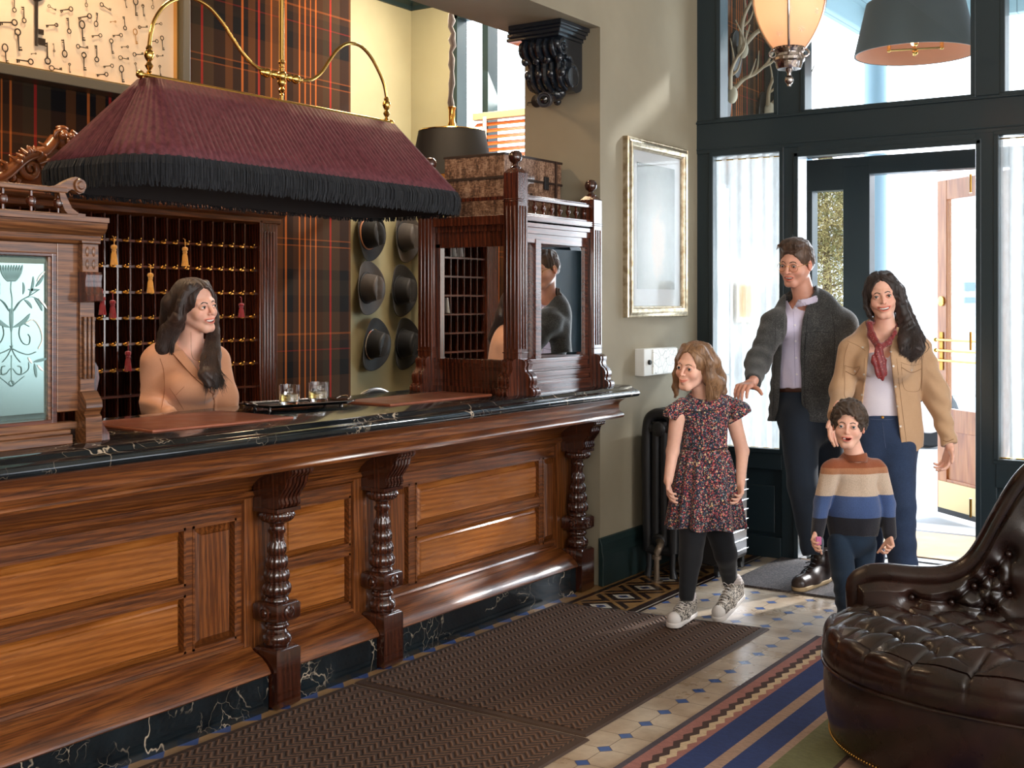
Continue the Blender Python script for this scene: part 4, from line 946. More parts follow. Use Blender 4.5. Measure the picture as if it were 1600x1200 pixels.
# ================================================================ HATS
hm = [cloth('felt_black', srgb(12,11,11), sc=400, rough=.6, sheen=.05), cloth('felt_grey', srgb(64,58,54), sc=400, rough=.6, sheen=.05), cloth('felt_charcoal', srgb(26,24,23), sc=400, rough=.6, sheen=.05)]
def hat(px, py, mat, label, tw=0, band=None):
    q = onX(px, py, -5.57); t = thing('cowboy_hat', (q[0], q[1], q[2]), label, 'hat', 'cowboy hats hung on the olive wall')
    def place(v):
        v = v.copy(); c, s = cos(tw), sin(tw); y = v[:,1]*c-v[:,2]*s; z = v[:,1]*s+v[:,2]*c
        return np.stack([v[:,0]+q[0], y+q[1], z+q[2]], 1)
    nu, nv = 64, 14; V = np.zeros((nu+1, nv, 3))
    for i in range(nu+1):
        a = 2*pi*i/nu
        for j in range(nv):
            r = j/(nv-1); ry = .075+(.145-.075)*r; rz = .10+(.19-.10)*r; y, z = cos(a)*ry, sin(a)*rz
            x = .01+.055*(r**1.6)*(abs(cos(a))**2.2)-.0*r+.012*r*abs(sin(a)); V[i,j] = (x, y, z)
    m = MB(); m.grid(V[:-1], closed_u=True); m.v = [place(v) for v in m.v]; o = m.build('brim', mat, t, smooth=60); s_ = o.modifiers.new('s', 'SOLIDIFY'); s_.thickness = .004
    nv = 16; V = np.zeros((nu, nv, 3))
    for i in range(nu):
        a = 2*pi*i/nu
        for j in range(nv):
            h = j/(nv-1)
            if h < .72: k = h/.72; ry = .078-.016*k; rz = .104-.02*k; x = .012+.118*k
            else:
                k = (h-.72)/.28; ry = .062*(1-k**1.7); rz = .084*(1-k**1.7); x = .130+.014*sin(k*pi/2)
            y, z = cos(a)*ry, sin(a)*rz
            if h > .5: x -= .034*math.exp(-((y/.018)**2))*min(1,(h-.5)/.3)*(1 if z < .05 else .7); y *= 1-.34*min(1,max(0,(z-.01)/.07))*(h-.3)
            V[i,j] = (x, y, z)
    m = MB(); m.grid(V, closed_u=True); m.v = [place(v) for v in m.v]; m.build('crown', mat, t, smooth=60)
    m = MB(); m.tube([(.022, cos(a)*.0785, sin(a)*.1045) for a in np.linspace(0,2*pi,40)[:-1]], [.007]*39, 6, closed=True, flat=1.0); m.v = [place(v) for v in m.v]; m.build('hat_band', band or M['black'], t)
hat(571, 366, hm[0], 'black cowboy hat with tan band, top of the left column', .2, flat('tan_band', srgb(150,96,60), .5)); hat(628, 370, hm[1], 'grey cowboy hat, top of the right column', .1)
hat(570, 450, hm[1], 'grey black crowned cowboy hat, middle of the left column', 0); hat(622, 454, hm[2], 'charcoal cowboy hat, middle of the right column', 0)
hat(579, 538, hm[0], 'black cowboy hat with studded band, bottom of the left column', -.3, M['silver']); hat(627, 537, hm[0], 'plain black cowboy hat, bottom of the right column', -.1)
# round chair back low behind the counter
q = onX(585, 608, -5.0); t = thing('office_chair', (q[0], q[1], 0), 'round backed black chair just showing behind the counter', 'chair')
m = MB(); pts = [(q[0], q[1]+cos(a)*.27, .70+sin(a)*(q[2]-.70)) for a in np.linspace(0,pi,24)]; m.tube(pts, .012, 8); m.build('back_rim', M['silver'], t)
m = MB(); m.add([(q[0]-.02, q[1]+cos(a)*.26, .70+sin(a)*(q[2]-.71)) for a in np.linspace(0,pi,24)]+[(q[0]+.02, q[1]+cos(a)*.26, .70+sin(a)*(q[2]-.71)) for a in np.linspace(0,pi,24)], [list(range(24)), list(range(24,48))[::-1]]+[(i,i+1,25+i,24+i) for i in range(23)]+[(23,0,24,47)]); m.build('backrest', M['black'], t, smooth=0)
m = MB(); m.lathe([(.0,0),(.25,0),(.26,.03),(.25,.06),(.0,.07)], (q[0]+.2,q[1],.46), 28); m.build('seat', M['black'], t)
m = MB(); m.tube([(q[0],q[1]-.2,.72),(q[0]+.05,q[1]-.2,.5)], .012); m.tube([(q[0],q[1]+.2,.72),(q[0]+.05,q[1]+.2,.5)], .012); m.build('back_support', M['silver'], t)
for a in (0,1,2,3):
    m = MB(); c, s = cos(a*pi/2+.78), sin(a*pi/2+.78); m.tube([(q[0]+.2+c*.15,q[1]+s*.15,.47),(q[0]+.2+c*.22,q[1]+s*.22,0.0)], .012); m.build('leg', M['silver'], t)
# ================================================================ TRUNK, PENDANTS, CORBEL, CAMERA
bk = NT('birch_bark'); n_ = bk.noise(bk.coord((1,1,.35)), 30, 5, .8); n2 = bk.noise(bk.coord((1,1,2)), 60, 3, .7)
bk.set(base=bk.ramp(bk.math('MULTIPLY_ADD', n_, .6, bk.math('MULTIPLY', n2, .4)), [(.38, srgb(36,22,16)), (.47, srgb(98,66,46)), (.56, srgb(150,118,96)), (.66, srgb(176,150,130))]), rough=.55, coat=.2); bk.bump(n_, .4, .004)
tk = thing('bark_trunk', (-3.6, 5.29, 1.931), 'birch bark covered trunk with dark edges standing on top of the mirrored cabinet', 'trunk')
def tbox(z0, z1, nm, e=0):
    x0, x1, y0, y1 = -3.79-e, -3.42+e, 5.02-e, 5.56+e
    B(x0, y0, z0, x1, y1, z1).build(nm, bk.m, tk, smooth=0, bevel=.004)
tbox(1.931, 2.135, 'trunk_body'); tbox(2.142, 2.262, 'lid', .003)
f = MB()
for z in (1.94, 2.138, 2.255): f.box(-3.797, 5.013, z-.006, -3.413, 5.567, z+.006)
f.build('edge_binding', flat('dark_binding', srgb(40,24,18), .5), tk, smooth=0)
for y in (5.18, 5.40): MB().box(-3.415, y-.02, 2.10, -3.405, y+.02, 2.17).build('latch', M['iron'], tk, smooth=0, bevel=.003)
for y in (5.10, 5.50): MB().box(-3.416, y-.008, 1.935, -3.409, y+.008, 2.26).build('strap', flat('dark_strap', srgb(52,32,24), .5), tk, smooth=0)
def drum_pendant(c, r0, r1, zt, zb, ztop, label, mat, inner, glow, grp=None):
    t = thing('drum_pendant', (c[0], c[1], zt), label, 'pendant lamp', grp)
    n = 220; F_ = lambda a, h: 1+.006*(1 if int(a/(2*pi)*n*2) % 2 else -1)
    MB().lathe([(r0,zt),(r0*1.0+(r1-r0)*.5,(zt+zb)/2),(r1,zb),(r1-.006,zb),(r0-.006,zt)], (c[0],c[1],0), n*2, fl=lambda a, h: 1+.004*cos(a*n), cap=False).build('shade', mat, t, smooth=60)
    MB().lathe([(r0-.008,zt-.004),(r1-.009,zb+.002)], (c[0],c[1],0), 48, cap=False).build('shade_lining', inner, t)
    MB().lathe([(.0001,zt+.03),(.05,zt+.028),(r0*.8,zt+.006),(r0,zt),(r0+.004,zt-.006)], (c[0],c[1],0), 48, cap=False).build('top_plate', M['brass'] if glow else mat, t)
    MB().lathe([(.03,zt+.02),(.028,zt+.04),(.02,zt+.06),(.021,zt+.13),(.027,zt+.15),(.02,zt+.155)], (c[0],c[1],0), 20).build('neck', M['brass'], t)
    for k in range(4):
        a = k*pi/2+.3; m = MB(); z = zb+.035; p = np.array([c[0]+cos(a)*.16, c[1]+sin(a)*.16, z]); m.tube([(c[0],c[1],z),p], .006, 8); m.sphere(p, .014); m.tube([p, p+[0,0,.05]], .012, 8); m.build('lamp_arm', M['brass'], t)
        gl = NT('lamp_bulb'); gl.set(base=(1,.8,.5,1), emi=(1,.66,.38,1), emis=6); MB().sphere(p+[0,0,.075], .025).build('bulb', gl.m, t)
    m = MB(); m.tube([(c[0],c[1],zb+.03),(c[0],c[1],zt+.03)], .008, 8); m.sphere((c[0],c[1],zb+.015), .02); m.build('stem', M['brass'], t)
    r = np.random.RandomState(1); pts = [(c[0]+r.uniform(-.008,.008), c[1]+r.uniform(-.008,.008), z) for z in np.arange(zt+.14, ztop, .04)]
    m = MB(); m.tube(pts, [.016+.006*sin(k*1.9)+.004*r.rand() for k in range(len(pts))] if glow else .008, 10); m.build('cord_cover', cloth('dark_velvet', srgb(34,28,34), sc=100, sheen=.6), t); return t
pleat = flat('black_pleated_silk', srgb(14,15,18), .6)
q = P(706, 240, 7.7); drum_pendant(q, .21, .27, 2.60, 2.30, 3.85, 'black pleated drum pendant with gathered cord hanging in the office behind', pleat, flat('gold_lining', srgb(210,160,90), .6), True)
greyshade = flat('grey_pleated_silk', srgb(92,104,112), .7, sheen=.3)
q = P(1430, 60, 7.72); drum_pendant(q, .30, .375, 3.42, 3.09, 4.3, 'wide grey drum pendant with brass arms hanging behind the transom glass', greyshade, flat('pink_lining', srgb(226,168,140), .7), False)
# corbel under the beam
cb = thing('scrolled_corbel', (-3.43, 5.47, 2.6), 'large glossy black scrolled corbel under the beam end', 'corbel')
K = M['corbel']; x0, x1 = -3.60, -3.27; yb = 5.617
m = MB()
for (e, z0, z1) in ((0,2.95,2.974),(-.012,2.935,2.952),(-.024,2.915,2.937),(-.04,2.898,2.917)): m.box(x0-e*-1, 5.32-e, z0, x1+e, yb, z1)
m.build('top_plate', K, cb, smooth=0, bevel=.004)
sc = []; outline = [(5.38,2.90),(5.365,2.87),(5.37,2.83),(5.40,2.80),(5.43,2.785),(5.44,2.76),(5.43,2.73),(5.44,2.69),(5.47,2.655),(5.51,2.635),(5.56,2.625),(5.60,2.64),(yb,2.66),(yb,2.90)]
m = MB(); m.prism(outline, 'x', x0+.05, x1-.05)
m.build('corbel_body', K, cb, smooth=50)
def yscroll(mb, x, cy, cz, r0, turns, rad, a0, sg):
    n = 30; mb.tube([(x, cy+cos(a0+sg*turns*2*pi*t)*r0*(1-.85*t), cz+sin(a0+sg*turns*2*pi*t)*r0*(1-.85*t)) for t in np.linspace(0,1,n)], [rad*(1-.4*t) for t in np.linspace(0,1,n)], 8)
for x in (x0+.045, x1-.045):
    m = MB(); yscroll(m, x, 5.41, 2.845, .045, 1.5, .013, pi/2, 1); yscroll(m, x, 5.495, 2.70, .065, 1.6, .016, pi*.6, -1)
    m.tube(smoothpath([(x,5.43,2.80),(x,5.47,2.80),(x,5.50,2.775)]), .014, 8); m.lathe([(.0,-.012),(.05,-.012),(.055,0),(.05,.012),(.0,.012)], (x,5.495,2.70), 24, axis=(1,0,0)); m.build('side_scroll', K, cb)
m = MB()
for k, x in enumerate(np.linspace(x0+.08, x1-.08, 5)):
    m.tube(smoothpath([(x,5.37,2.885),(x,5.355,2.85),(x,5.375,2.81),(x,5.42,2.78),(x,5.425,2.73),(x,5.44,2.68),(x,5.50,2.64)]), .014+.006*(k == 2), 8)
for k in range(12):
    x = x0+.06+(k % 4)*.07; z = 2.86-.07*(k//4); y = 5.365+.028*(k//4); m.sphere((x,y,z), .022, sc=(1,.7,1.2))
m.build('leaf_carving', K, cb)
m = MB(); m.sphere((-3.435,5.53,2.625), .045, sc=(1.2,1,.9)); m.sphere((-3.435,5.55,2.59), .022); m.sphere((-3.40,5.53,2.63), .028); m.sphere((-3.47,5.53,2.63), .028); m.build('drop_finial', K, cb)
q = P(852, 156, 6.35); cm = thing('security_camera', (q[0], 5.6, q[2]), 'small dark round security camera on the wall end below the corbel', 'camera')
qa = onY(840, 158, 5.617); m = MB(); m.lathe([(.0,0),(.035,0),(.035,.012),(.012,.02)], qa, 20, axis=(0,-1,0)); m.tube([qa, q], .012, 8); m.tube([qa, qa+[-.06,-.01,-.005], [-3.66,5.60,qa[2]-.02]], .003, 6); m.build('bracket', M['iron'], cm)
d_ = np.array([.3,-.9,-.15]); d_ /= np.linalg.norm(d_)
MB().lathe([(.0,-.03),(.03,-.028),(.04,-.01),(.04,.03),(.036,.034),(.032,.03),(.03,.02),(.0,.02)], q, 24, axis=tuple(d_)).build('camera_body', flat('dark_grey_plastic', srgb(52,50,54), .35), cm)
MB().lathe([(.0,.022),(.022,.022),(.018,.03),(.0,.033)], q, 20, axis=tuple(d_)).build('lens', flat('lens_glass', srgb(8,8,12), .05, coat=1), cm)
# ================================================================ WALL PICTURE, THERMOSTAT BOX
fp = thing('framed_photograph', (X0, 6.25, 1.42), 'tall framed pale misty picture in a silver gilt frame on the wall', 'picture')
y0, y1, z0, z1 = 5.87, 6.62, 1.425, 2.425
def molding(mb, y0, y1, z0, z1, prof, x=X0):
    n = len(prof); cs = [(y0,z0,1,1),(y1,z0,-1,1),(y1,z1,-1,-1),(y0,z1,1,-1)]; V = []
    for (y, z, sy, sz) in cs:
        for a, h in prof: V.append((x+h, y+sy*a, z+sz*a))
    F = [(c*n+i, ((c+1)%4)*n+i, ((c+1)%4)*n+(i+1)%n, c*n+(i+1)%n) for c in range(4) for i in range(n)]
    mb.add(V, F)
gilt = NT('worn_silver_gilt'); n_ = gilt.noise(gilt.coord(), 30, 4); gilt.set(base=gilt.ramp(n_, [(.3, srgb(146,126,98)), (.7, srgb(206,194,170))]), rough=.3, metal=.8)
m = MB(); molding(m, y0, y1, z0, z1, [(0,0),(0,.03),(.006,.036),(.01,.032),(.016,.034),(.03,.045),(.045,.042),(.052,.034),(.056,.026),(.06,.026),(.064,.018),(.064,0)]); m.build('frame', gilt.m, fp, smooth=40)
B(X0+.004, y0+.05, z0+.05, X0+.012, y1-.05, z1-.05).build('mat_board', flat('grey_white_mat', srgb(192,194,196), .7), fp, smooth=0)
pt = NT('misty_photograph'); x, y, z = pt.sep(pt.coord()); dx = pt.math('SUBTRACT', y, -.02); dz = pt.math('SUBTRACT', z, .42)
g_ = pt.math('SUBTRACT', 1.0, pt.math('SQRT', pt.math('ADD', pt.math('POWER', pt.math('MULTIPLY', dx, 3.2), 2.0), pt.math('POWER', pt.math('MULTIPLY', dz, 1.7), 2.0))))
g2 = pt.math('SUBTRACT', 1.0, pt.math('SQRT', pt.math('ADD', pt.math('POWER', pt.math('MULTIPLY', pt.math('SUBTRACT', y, .02), 9.0), 2.0), pt.math('POWER', pt.math('MULTIPLY', dz, 4.0), 2.0))))
nn = pt.noise(pt.coord(), 9, 4, .7); base = pt.ramp(pt.math('ADD', g_, pt.math('MULTIPLY', nn, .3)), [(.1, srgb(112,116,114)), (.55, srgb(160,163,161)), (.95, srgb(190,192,188))])
pt.set(base=pt.mix(pt.ramp(pt.math('ADD', g2, nn), [(.6, 0.0), (1.1, .7)]), base, srgb(210,192,180)), rough=.5); B(X0+.012, y0+.14, z0+.16, X0+.0135, y1-.14, z1-.13).build('print', pt.m, fp, smooth=0)
B(X0+.02, y0+.055, z0+.055, X0+.022, y1-.055, z1-.055).build('glass', M['art_glass'], fp, smooth=0)
a_, b_ = onX(1004, 588, X0+.05), onX(1055, 542, X0+.05)
th = thing('control_box', (X0, (a_[1]+b_[1])/2, a_[2]), 'white thermostat box with a printed cover on the wall above the radiator', 'box')
B(X0, a_[1], a_[2], X0+.06, b_[1], b_[2]).build('box_body', M['white'], th, smooth=0, bevel=.004)
cv = NT('sketch_cover'); w_ = cv.voro(cv.coord(), 22, 'DISTANCE_TO_EDGE'); cv.set(base=cv.ramp(w_, [(0, srgb(120,116,112)), (.03, srgb(236,234,226))]), rough=.35)
B(X0+.06, a_[1]+.10, a_[2]+.008, X0+.066, b_[1]-.004, b_[2]-.006).build('printed_cover', cv.m, th, smooth=0)
m = MB(); m.lathe([(.014,0),(.014,.01),(.01,.014),(.0,.014)], (X0+.061, a_[1]+.055, (a_[2]+b_[2])/2), 16, axis=(1,0,0)); m.build('dial', M['black'], th)
# ================================================================ RADIATORS
def radiator(x, y0, n, h, depth, pitch, along, label, wl=True, z0=.12):
    """column radiator; along 'y' (against the left wall) or 'x' (under the far window)"""
    base = (x, y0, 0); t = thing('radiator', base, label, 'radiator', 'cast iron radiators')
    def q(u, v, z): return (x+v, y0+u, z) if along == 'y' else (x+u, y0+v, z)
    for k in range(n):
        m = MB(); u = pitch*(k+.5)
        pts = smoothpath([q(u,-depth*.38,z0+.02), q(u,-depth*.42,z0+h*.5), q(u,-depth*.40,h-.08), q(u,-depth*.2,h-.015), q(u,depth*.2,h-.015), q(u,depth*.40,h-.08), q(u,depth*.42,z0+h*.5), q(u,depth*.38,z0+.02)], 6)
        m.tube(pts, pitch*.46, 12); m.tube([q(u,-depth*.13,z0+.06), q(u,-depth*.13,h-.05)], pitch*.42, 10); m.tube([q(u,depth*.13,z0+.06), q(u,depth*.13,h-.05)], pitch*.42, 10)
        m.tube([q(u,-depth*.36,z0+.03), q(u,depth*.36,z0+.03)], pitch*.46, 12); m.tube([q(u,-depth*.3,h-.09), q(u,depth*.3,h-.09)], pitch*.46, 12)
        ax = (0,1,0) if along == 'y' else (1,0,0); c = q(u-pitch*.5, 0, h-.09); m.lathe([(.0,-.004),(.035,-.004),(.042,.004),(.042,pitch)], c, 20, axis=ax)
        c = q(u-pitch*.5, depth*.0, z0+.08); m.lathe([(.0,-.004),(.035,-.004),(.042,.004),(.042,pitch)], c, 20, axis=ax)
        for s in (-.36,.36):
            if k in (0, n-1): m.tube([q(u,depth*s,z0+.02), q(u,depth*s,.05), q(u,depth*s*1.1,0.0)], [.02,.016,.024], 10)
        m.build('radiator_section', M['iron'], t, smooth=60)
    return t
rt = radiator(-3.035, 5.95, 9, .905, .20, .066, 'y', 'black cast iron radiator against the wall behind the girl')
m = MB(); P0 = P(1026, 902, 6.55); pz = [P0*[1,1,0]+[0,0,.0], P0*[1,1,0]+[0,0,.15], P0*[1,1,0]+[0.01,0.01,.18], P0*[1,1,0]+[.0,.05,.2], (-3.035, 5.96, .20)]
m.tube(pz[:2], .016, 12); m.tube(smoothpath(pz[1:],4), .019, 12); m.lathe([(.026,0),(.026,.02)], (P0[0],P0[1],.12), 12); m.lathe([(.035,0),(.035,.008)], (P0[0],P0[1],0), 16)
m.build('feed_pipe', M['oldbrass'] if 0 else flat('old_pipe', srgb(120,104,88), .4, .6), rt)
radiator(2.2, 6.62, 24, .80, .16, .07, 'x', 'black radiator under the far window, reflected in the etched glass')
# ================================================================ CURTAINS AND POSTER
def curtain(x0, x1, z0, z1, label, seed):
    t = thing('lace_curtain', ((x0+x1)/2, YD+.03, z1), label, 'curtain', 'lace door curtains')
    r = np.random.RandomState(seed); n = 120; m_ = 30; ph = np.cumsum(r.uniform(.2,.5,n)); V = np.zeros((n, m_, 3))
    for j in range(m_):
        k = j/(m_-1); z = z0+(z1-z0)*k; am = .015+.005*sin(k*5)
        if k > .97: am *= 1.2
        V[:,j,0] = np.linspace(x0, x1, n)+.002*np.sin(ph*1.7+k*4); V[:,j,1] = YD+.035+am*np.sin(ph*.85+.5*sin(k*3)); V[:,j,2] = z+(.006*np.sin(ph*2.3) if k > .98 or k < .01 else 0)
    m = MB(); m.grid(V); m.build('lace_panel', M['lace'], t, smooth=80, fixn=False)
    for z in (z0+.03, z1-.03):
        m = MB(); m.tube([(x0-.012,YD+.033,z),(x1+.012,YD+.033,z)], .004, 8); m.build('curtain_rod', M['brass'], t)
curtain(-3.10, -2.672, .61, 2.407, 'long white lace curtain on the window left of the doorway', 3)
curtain(-1.452, -.96, .645, 2.416, 'long white lace curtain on the window right of the doorway', 9)
a_, b_ = onY(1152, 503, YD+.066), onY(1179, 438, YD+.066)
pp = NT('faded_poster'); pp.set(base=pp.ramp(pp.noise(pp.coord(), 14, 4), [(.35, srgb(196,160,150)), (.6, srgb(240,214,176))]), rough=.8)
ps = thing('window_poster', ((a_[0]+b_[0])/2, YD+.066, a_[2]), 'small faded poster stuck on the glass behind the left lace curtain', 'poster')
B(a_[0], YD+.060, a_[2], b_[0], YD+.062, b_[2]).build('sheet', sheer('poster_paper', srgb(255,238,206), .7), ps, smooth=0)
B(a_[0]+.018, YD+.057, a_[2]+.03, b_[0]-.018, YD+.0585, b_[2]-.03).build('printed_figure', sheer('printed_ink', srgb(238,210,190), .4), ps, smooth=0)
# ================================================================ OUTER DOOR LEAF
hp = np.array([-1.70, 8.40]); lead = np.array([-2.30, 8.93]); dv_ = lead-hp; W = np.linalg.norm(dv_); dx_ = np.array([*(dv_/W), 0]); dn = np.array([-dx_[1], dx_[0], 0]); 
if dn[1] > 0: dn = -dn
dr = thing('oak_door', (hp[0], hp[1], .01), 'varnished oak entrance door standing open outside, with brass push bars', 'door')
def db(mb, u0, u1, z0, z1, w=.022, off=0): mb.obox(np.array([hp[0],hp[1],0])+dx_*(u0+u1)/2+dn*off+[0,0,(z0+z1)/2], dx_, dn, (0,0,1), (u1-u0)/2, w, (z1-z0)/2)
m = MB(); db(m, 0, .10, .03, 2.38); db(m, W-.11, W, .03, 2.38); db(m, .10, W-.11, 2.24, 2.38); db(m, .10, W-.11, .60, .76); db(m, .10, W-.11, .03, .26); db(m, W*.5-.04, W*.5+.04, .26, .60, .02)
m.build('door_frame', M['doorwood'], dr, smooth=0, bevel=.004)
m = MB(); db(m, .09, W-.10, .25, .61, .008); m.build('lower_panel', M['doorwood'], dr, smooth=0)
m = MB(); db(m, .10, W-.11, .76, 2.24, .003); m.build('glass_pane', M['pane'], dr, smooth=0)
m = MB(); db(m, .02, W-.02, .05, .24, .002, .026); m.build('kick_plate', flat('pale_brass_plate', srgb(206,184,140), .35, 1), dr, smooth=0)
m = MB(); db(m, 0.01, W-.01, .012, .05, .016, 0.01); m.build('brush_strip', M['black'], dr, smooth=0)
hb = np.array([hp[0],hp[1],0])
for k, z in enumerate((1.245, 1.17, 1.10)):
    m = MB(); m.tube([hb+dx_*.05+dn*.05+[0,0,z], hb+dx_*(W-.03)+dn*.05+[0,0,z]], .009, 10); m.tube([hb+dx_*(W-.045)+dn*.02+[0,0,z], hb+dx_*(W-.045)+dn*.05+[0,0,z]], .012, 10); m.sphere(hb+dx_*(W-.02)+dn*.05+[0,0,z], .016); m.build('push_bar', M['brass'], dr)
m = MB(); db(m, W-.075, W-.035, 1.03, 1.30, .003, .026); m.build('handle_plate', M['oldbrass'], dr, smooth=0)
m = MB(); m.lathe([(.0,0),(.035,0),(.035,.01),(.02,.014),(.0,.014)], hb+dx_*(W-.055)+dn*.022+[0,0,1.52], 20, axis=tuple(dn)); m.build('lock_plate', M['brass'], dr)
# hinge knuckles on the green jamb
for z in (.35, 1.25, 2.1):
    q = onY(1523, 600, 6.9); m = MB(); m.lathe([(.007,0),(.007,.10)], (q[0]+.0, 6.808, z), 12); m.build('hinge_barrel', M['oldbrass'], bpy.data.objects['wall_front'])
# door closer arm across the head of the doorway
m = MB(); m.tube([onY(1262, 247, 7.0), onY(1400, 235, 7.0), onY(1437, 226, 7.05)], .008, 8); dc = thing('door_closer', (-2.1, 7.0, 2.36), 'thin metal closer arm across the head of the doorway', 'door closer')
m.build('arm', M['chrome'], dc); q1, q2 = onY(1436, 226, 7.0), onY(1463, 223, 7.0); MB().box(q1[0], 6.955, q1[2]-.012, q2[0], 7.03, q1[2]+.012).build('closer_box', M['chrome'], dc, smooth=0)
# ================================================================ MATS AND RUG
def matmat():
    m = NT('brown_herringbone_mat'); x, y, z = m.sep(m.coord())
    fy = m.math('FRACT', m.math('MULTIPLY', x, 15.0)); tri = m.math('ABSOLUTE', m.math('SUBTRACT', fy, .5))
    st = m.math('SINE', m.math('MULTIPLY', m.math('ADD', m.math('MULTIPLY', y, 36.0), m.math('MULTIPLY', tri, 2.6)), 6.2832*.9))
    n = m.noise(m.coord((1,1,1)), 150, 2); h = m.math('ADD', m.math('MULTIPLY', st, .4), m.math('MULTIPLY', n, .6))
    m.set(base=m.ramp(h, [(.1, srgb(52,34,22)), (.5, srgb(88,60,42)), (.75, srgb(112,80,58))]), rough=.95); m.bump(h, .9, .008); return m.m
mm = matmat(); me_ = flat('rubber_mat_edge', srgb(60,40,28), .7)
def mat_thing(y0, y1, x0, x1, label, sk=0.0):
    t = thing('door_mat', ((x0+x1)/2, (y0+y1)/2, 0), label, 'mat', 'brown mats along the counter')
    m = MB(); m.add([(x0,y0,.001),(x1,y0+sk*0,.001),(x1,y1+sk,.001),(x0,y1,.001),(x0+.006,y0+.006,.008),(x1-.006,y0+.006,.008),(x1-.006,y1+sk-.006,.008),(x0+.006,y1-.006,.008)], [(3,2,1,0),(4,5,6,7),(0,1,5,4),(1,2,6,5),(2,3,7,6),(3,0,4,7)]); m.build('rubber_border', me_, t, smooth=0)
    e = .035; m = MB(); m.add([(x0+e,y0+e,.007),(x1-e,y0+e,.007),(x1-e,y1+sk-e,.007),(x0+e,y1-e,.007),(x0+e,y0+e,.012),(x1-e,y0+e,.012),(x1-e,y1+sk-e,.012),(x0+e,y1-e,.012)], [(3,2,1,0),(4,5,6,7),(0,1,5,4),(1,2,6,5),(2,3,7,6),(3,0,4,7)]); m.build('carpet_face', mm, t, smooth=0)
mat_thing(3.62, 5.17, -3.185, -2.125, 'brown ribbed mat along the counter, the one the girl steps on', .12); mat_thing(1.7, 3.605, -3.18, -2.10, 'brown ribbed mat along the counter, nearest the viewer')
dm = NT('dark_speckled_mat'); n_ = dm.noise(dm.coord(), 120, 4, .8); dm.set(base=dm.ramp(n_, [(.42, srgb(36,30,30)), (.55, srgb(78,68,66)), (.65, srgb(118,106,102))]), rough=.9); dm.bump(n_, .8, .006)
tag(B(-2.66, 6.02, .001, -.9, 6.80, .012).build('entrance_mat', dm.m, smooth=0), 'dark speckled entrance mat just inside the doorway', 'mat')
tm = cloth('tan_coir', srgb(168,134,98), srgb(196,164,124), sc=200)
vm = thing('vestibule_mat', (-1.8, 7.65, 0), 'tan coir mat with dark edge outside the inner doorway', 'mat')
B(-2.45, 7.25, .007, -1.2, 8.05, .015).build('coir_face', tm, vm, smooth=0); B(-2.55, 7.15, .001, -1.1, 8.15, .008).build('dark_border', flat('mat_well_metal', srgb(92,92,94), .5), vm, smooth=0)
tag(B(-2.56, 6.84, .0, -1.57, 6.93, .012).build('door_threshold', M['silver'], smooth=0), 'metal threshold strip of the doorway', 'threshold')
rg = NT('striped_rug'); x, y, z = rg.sep(rg.coord()); d = rg.math('DIVIDE', rg.math('ADD', x, 1.90), 2.0)
pk, nv, tn, gn, br2, cr_ = srgb(156,104,96), srgb(32,52,104), srgb(158,130,112), srgb(104,104,68), srgb(66,44,38), srgb(200,176,144)
c = rg.ramp(d, [(0, srgb(74,66,76)), (.008, pk), (.068, nv), (.118, tn), (.144, nv), (.190, tn), (.205, gn), (.29, br2), (.30, tn), (.37, br2), (.38, pk), (.43, nv), (.5, tn), (.52, gn), (.6, nv), (.7, tn), (.74, gn), (.85, pk), (.93, nv)], 'CONSTANT')
zz = rg.math('ABSOLUTE', rg.math('SUBTRACT', rg.math('FRACT', rg.math('MULTIPLY', y, 13.0)), .5)); s_ = rg.math('SUBTRACT', x, rg.math('ADD', -1.845, rg.math('MULTIPLY', zz, .035)))
inb = rg.math('MULTIPLY', rg.math('GREATER_THAN', s_, 0.0), rg.math('LESS_THAN', s_, .026)); inc = rg.math('MULTIPLY', rg.math('GREATER_THAN', s_, .026), rg.math('LESS_THAN', s_, .052))
c = rg.mix(inb, c, br2); c = rg.mix(inc, c, cr_)
n_ = rg.noise(rg.coord((1,3,1)), 40, 4, .7); c = rg.mix(.5, c, rg.ramp(n_, [(.3, srgb(150,150,150)), (.65, (1,1,1,1))]), 'MULTIPLY'); rg.set(base=c, rough=.97, sheen=.0); rg.bump(rg.noise(rg.coord(), 260, 2), .6, .004)
m = MB(); m.box(-1.90, -.2, .001, .9, 5.28, .011); o = m.build('striped_rug', rg.m, smooth=0); tag(o, 'woven rug with navy, tan, green and pink zigzag stripes under the leather settee', 'rug')
# ================================================================ HANGING LANTERN
lc = P(1233, 60, 5.0); s5 = 5.0/FX
ln = thing('glass_lantern', (lc[0], lc[1], 2.4), 'egg shaped frosted glass lantern with silver base and star cuts, lit', 'lantern')
lz = lambda py: EYE+(HZ-py)*s5
gl = NT('frosted_amber_glass'); gl.set(base=srgb(240,206,180), rough=.5, trans=.0)
tl = gl.n('ShaderNodeBsdfTranslucent'); tl.inputs[0].default_value = srgb(255,214,182); mx = gl.n('ShaderNodeMixShader'); mx.inputs[0].default_value = .72; gl.l(gl.b.outputs[0], mx.inputs[1]); gl.l(tl.outputs[0], mx.inputs[2]); gl.l(mx.outputs[0], gl.out.inputs[0])
prof = [(22,77),(30,66),(38,52),(45,36),(50,20),(53,4),(53,-14),(50,-32),(44,-48),(36,-60),(26,-70)]
MB().lathe([(a*s5, lz(b)) for a, b in prof], (lc[0],lc[1],0), 48, cap=False).build('glass_body', gl.m, ln, smooth=80)
sv = M['silver']
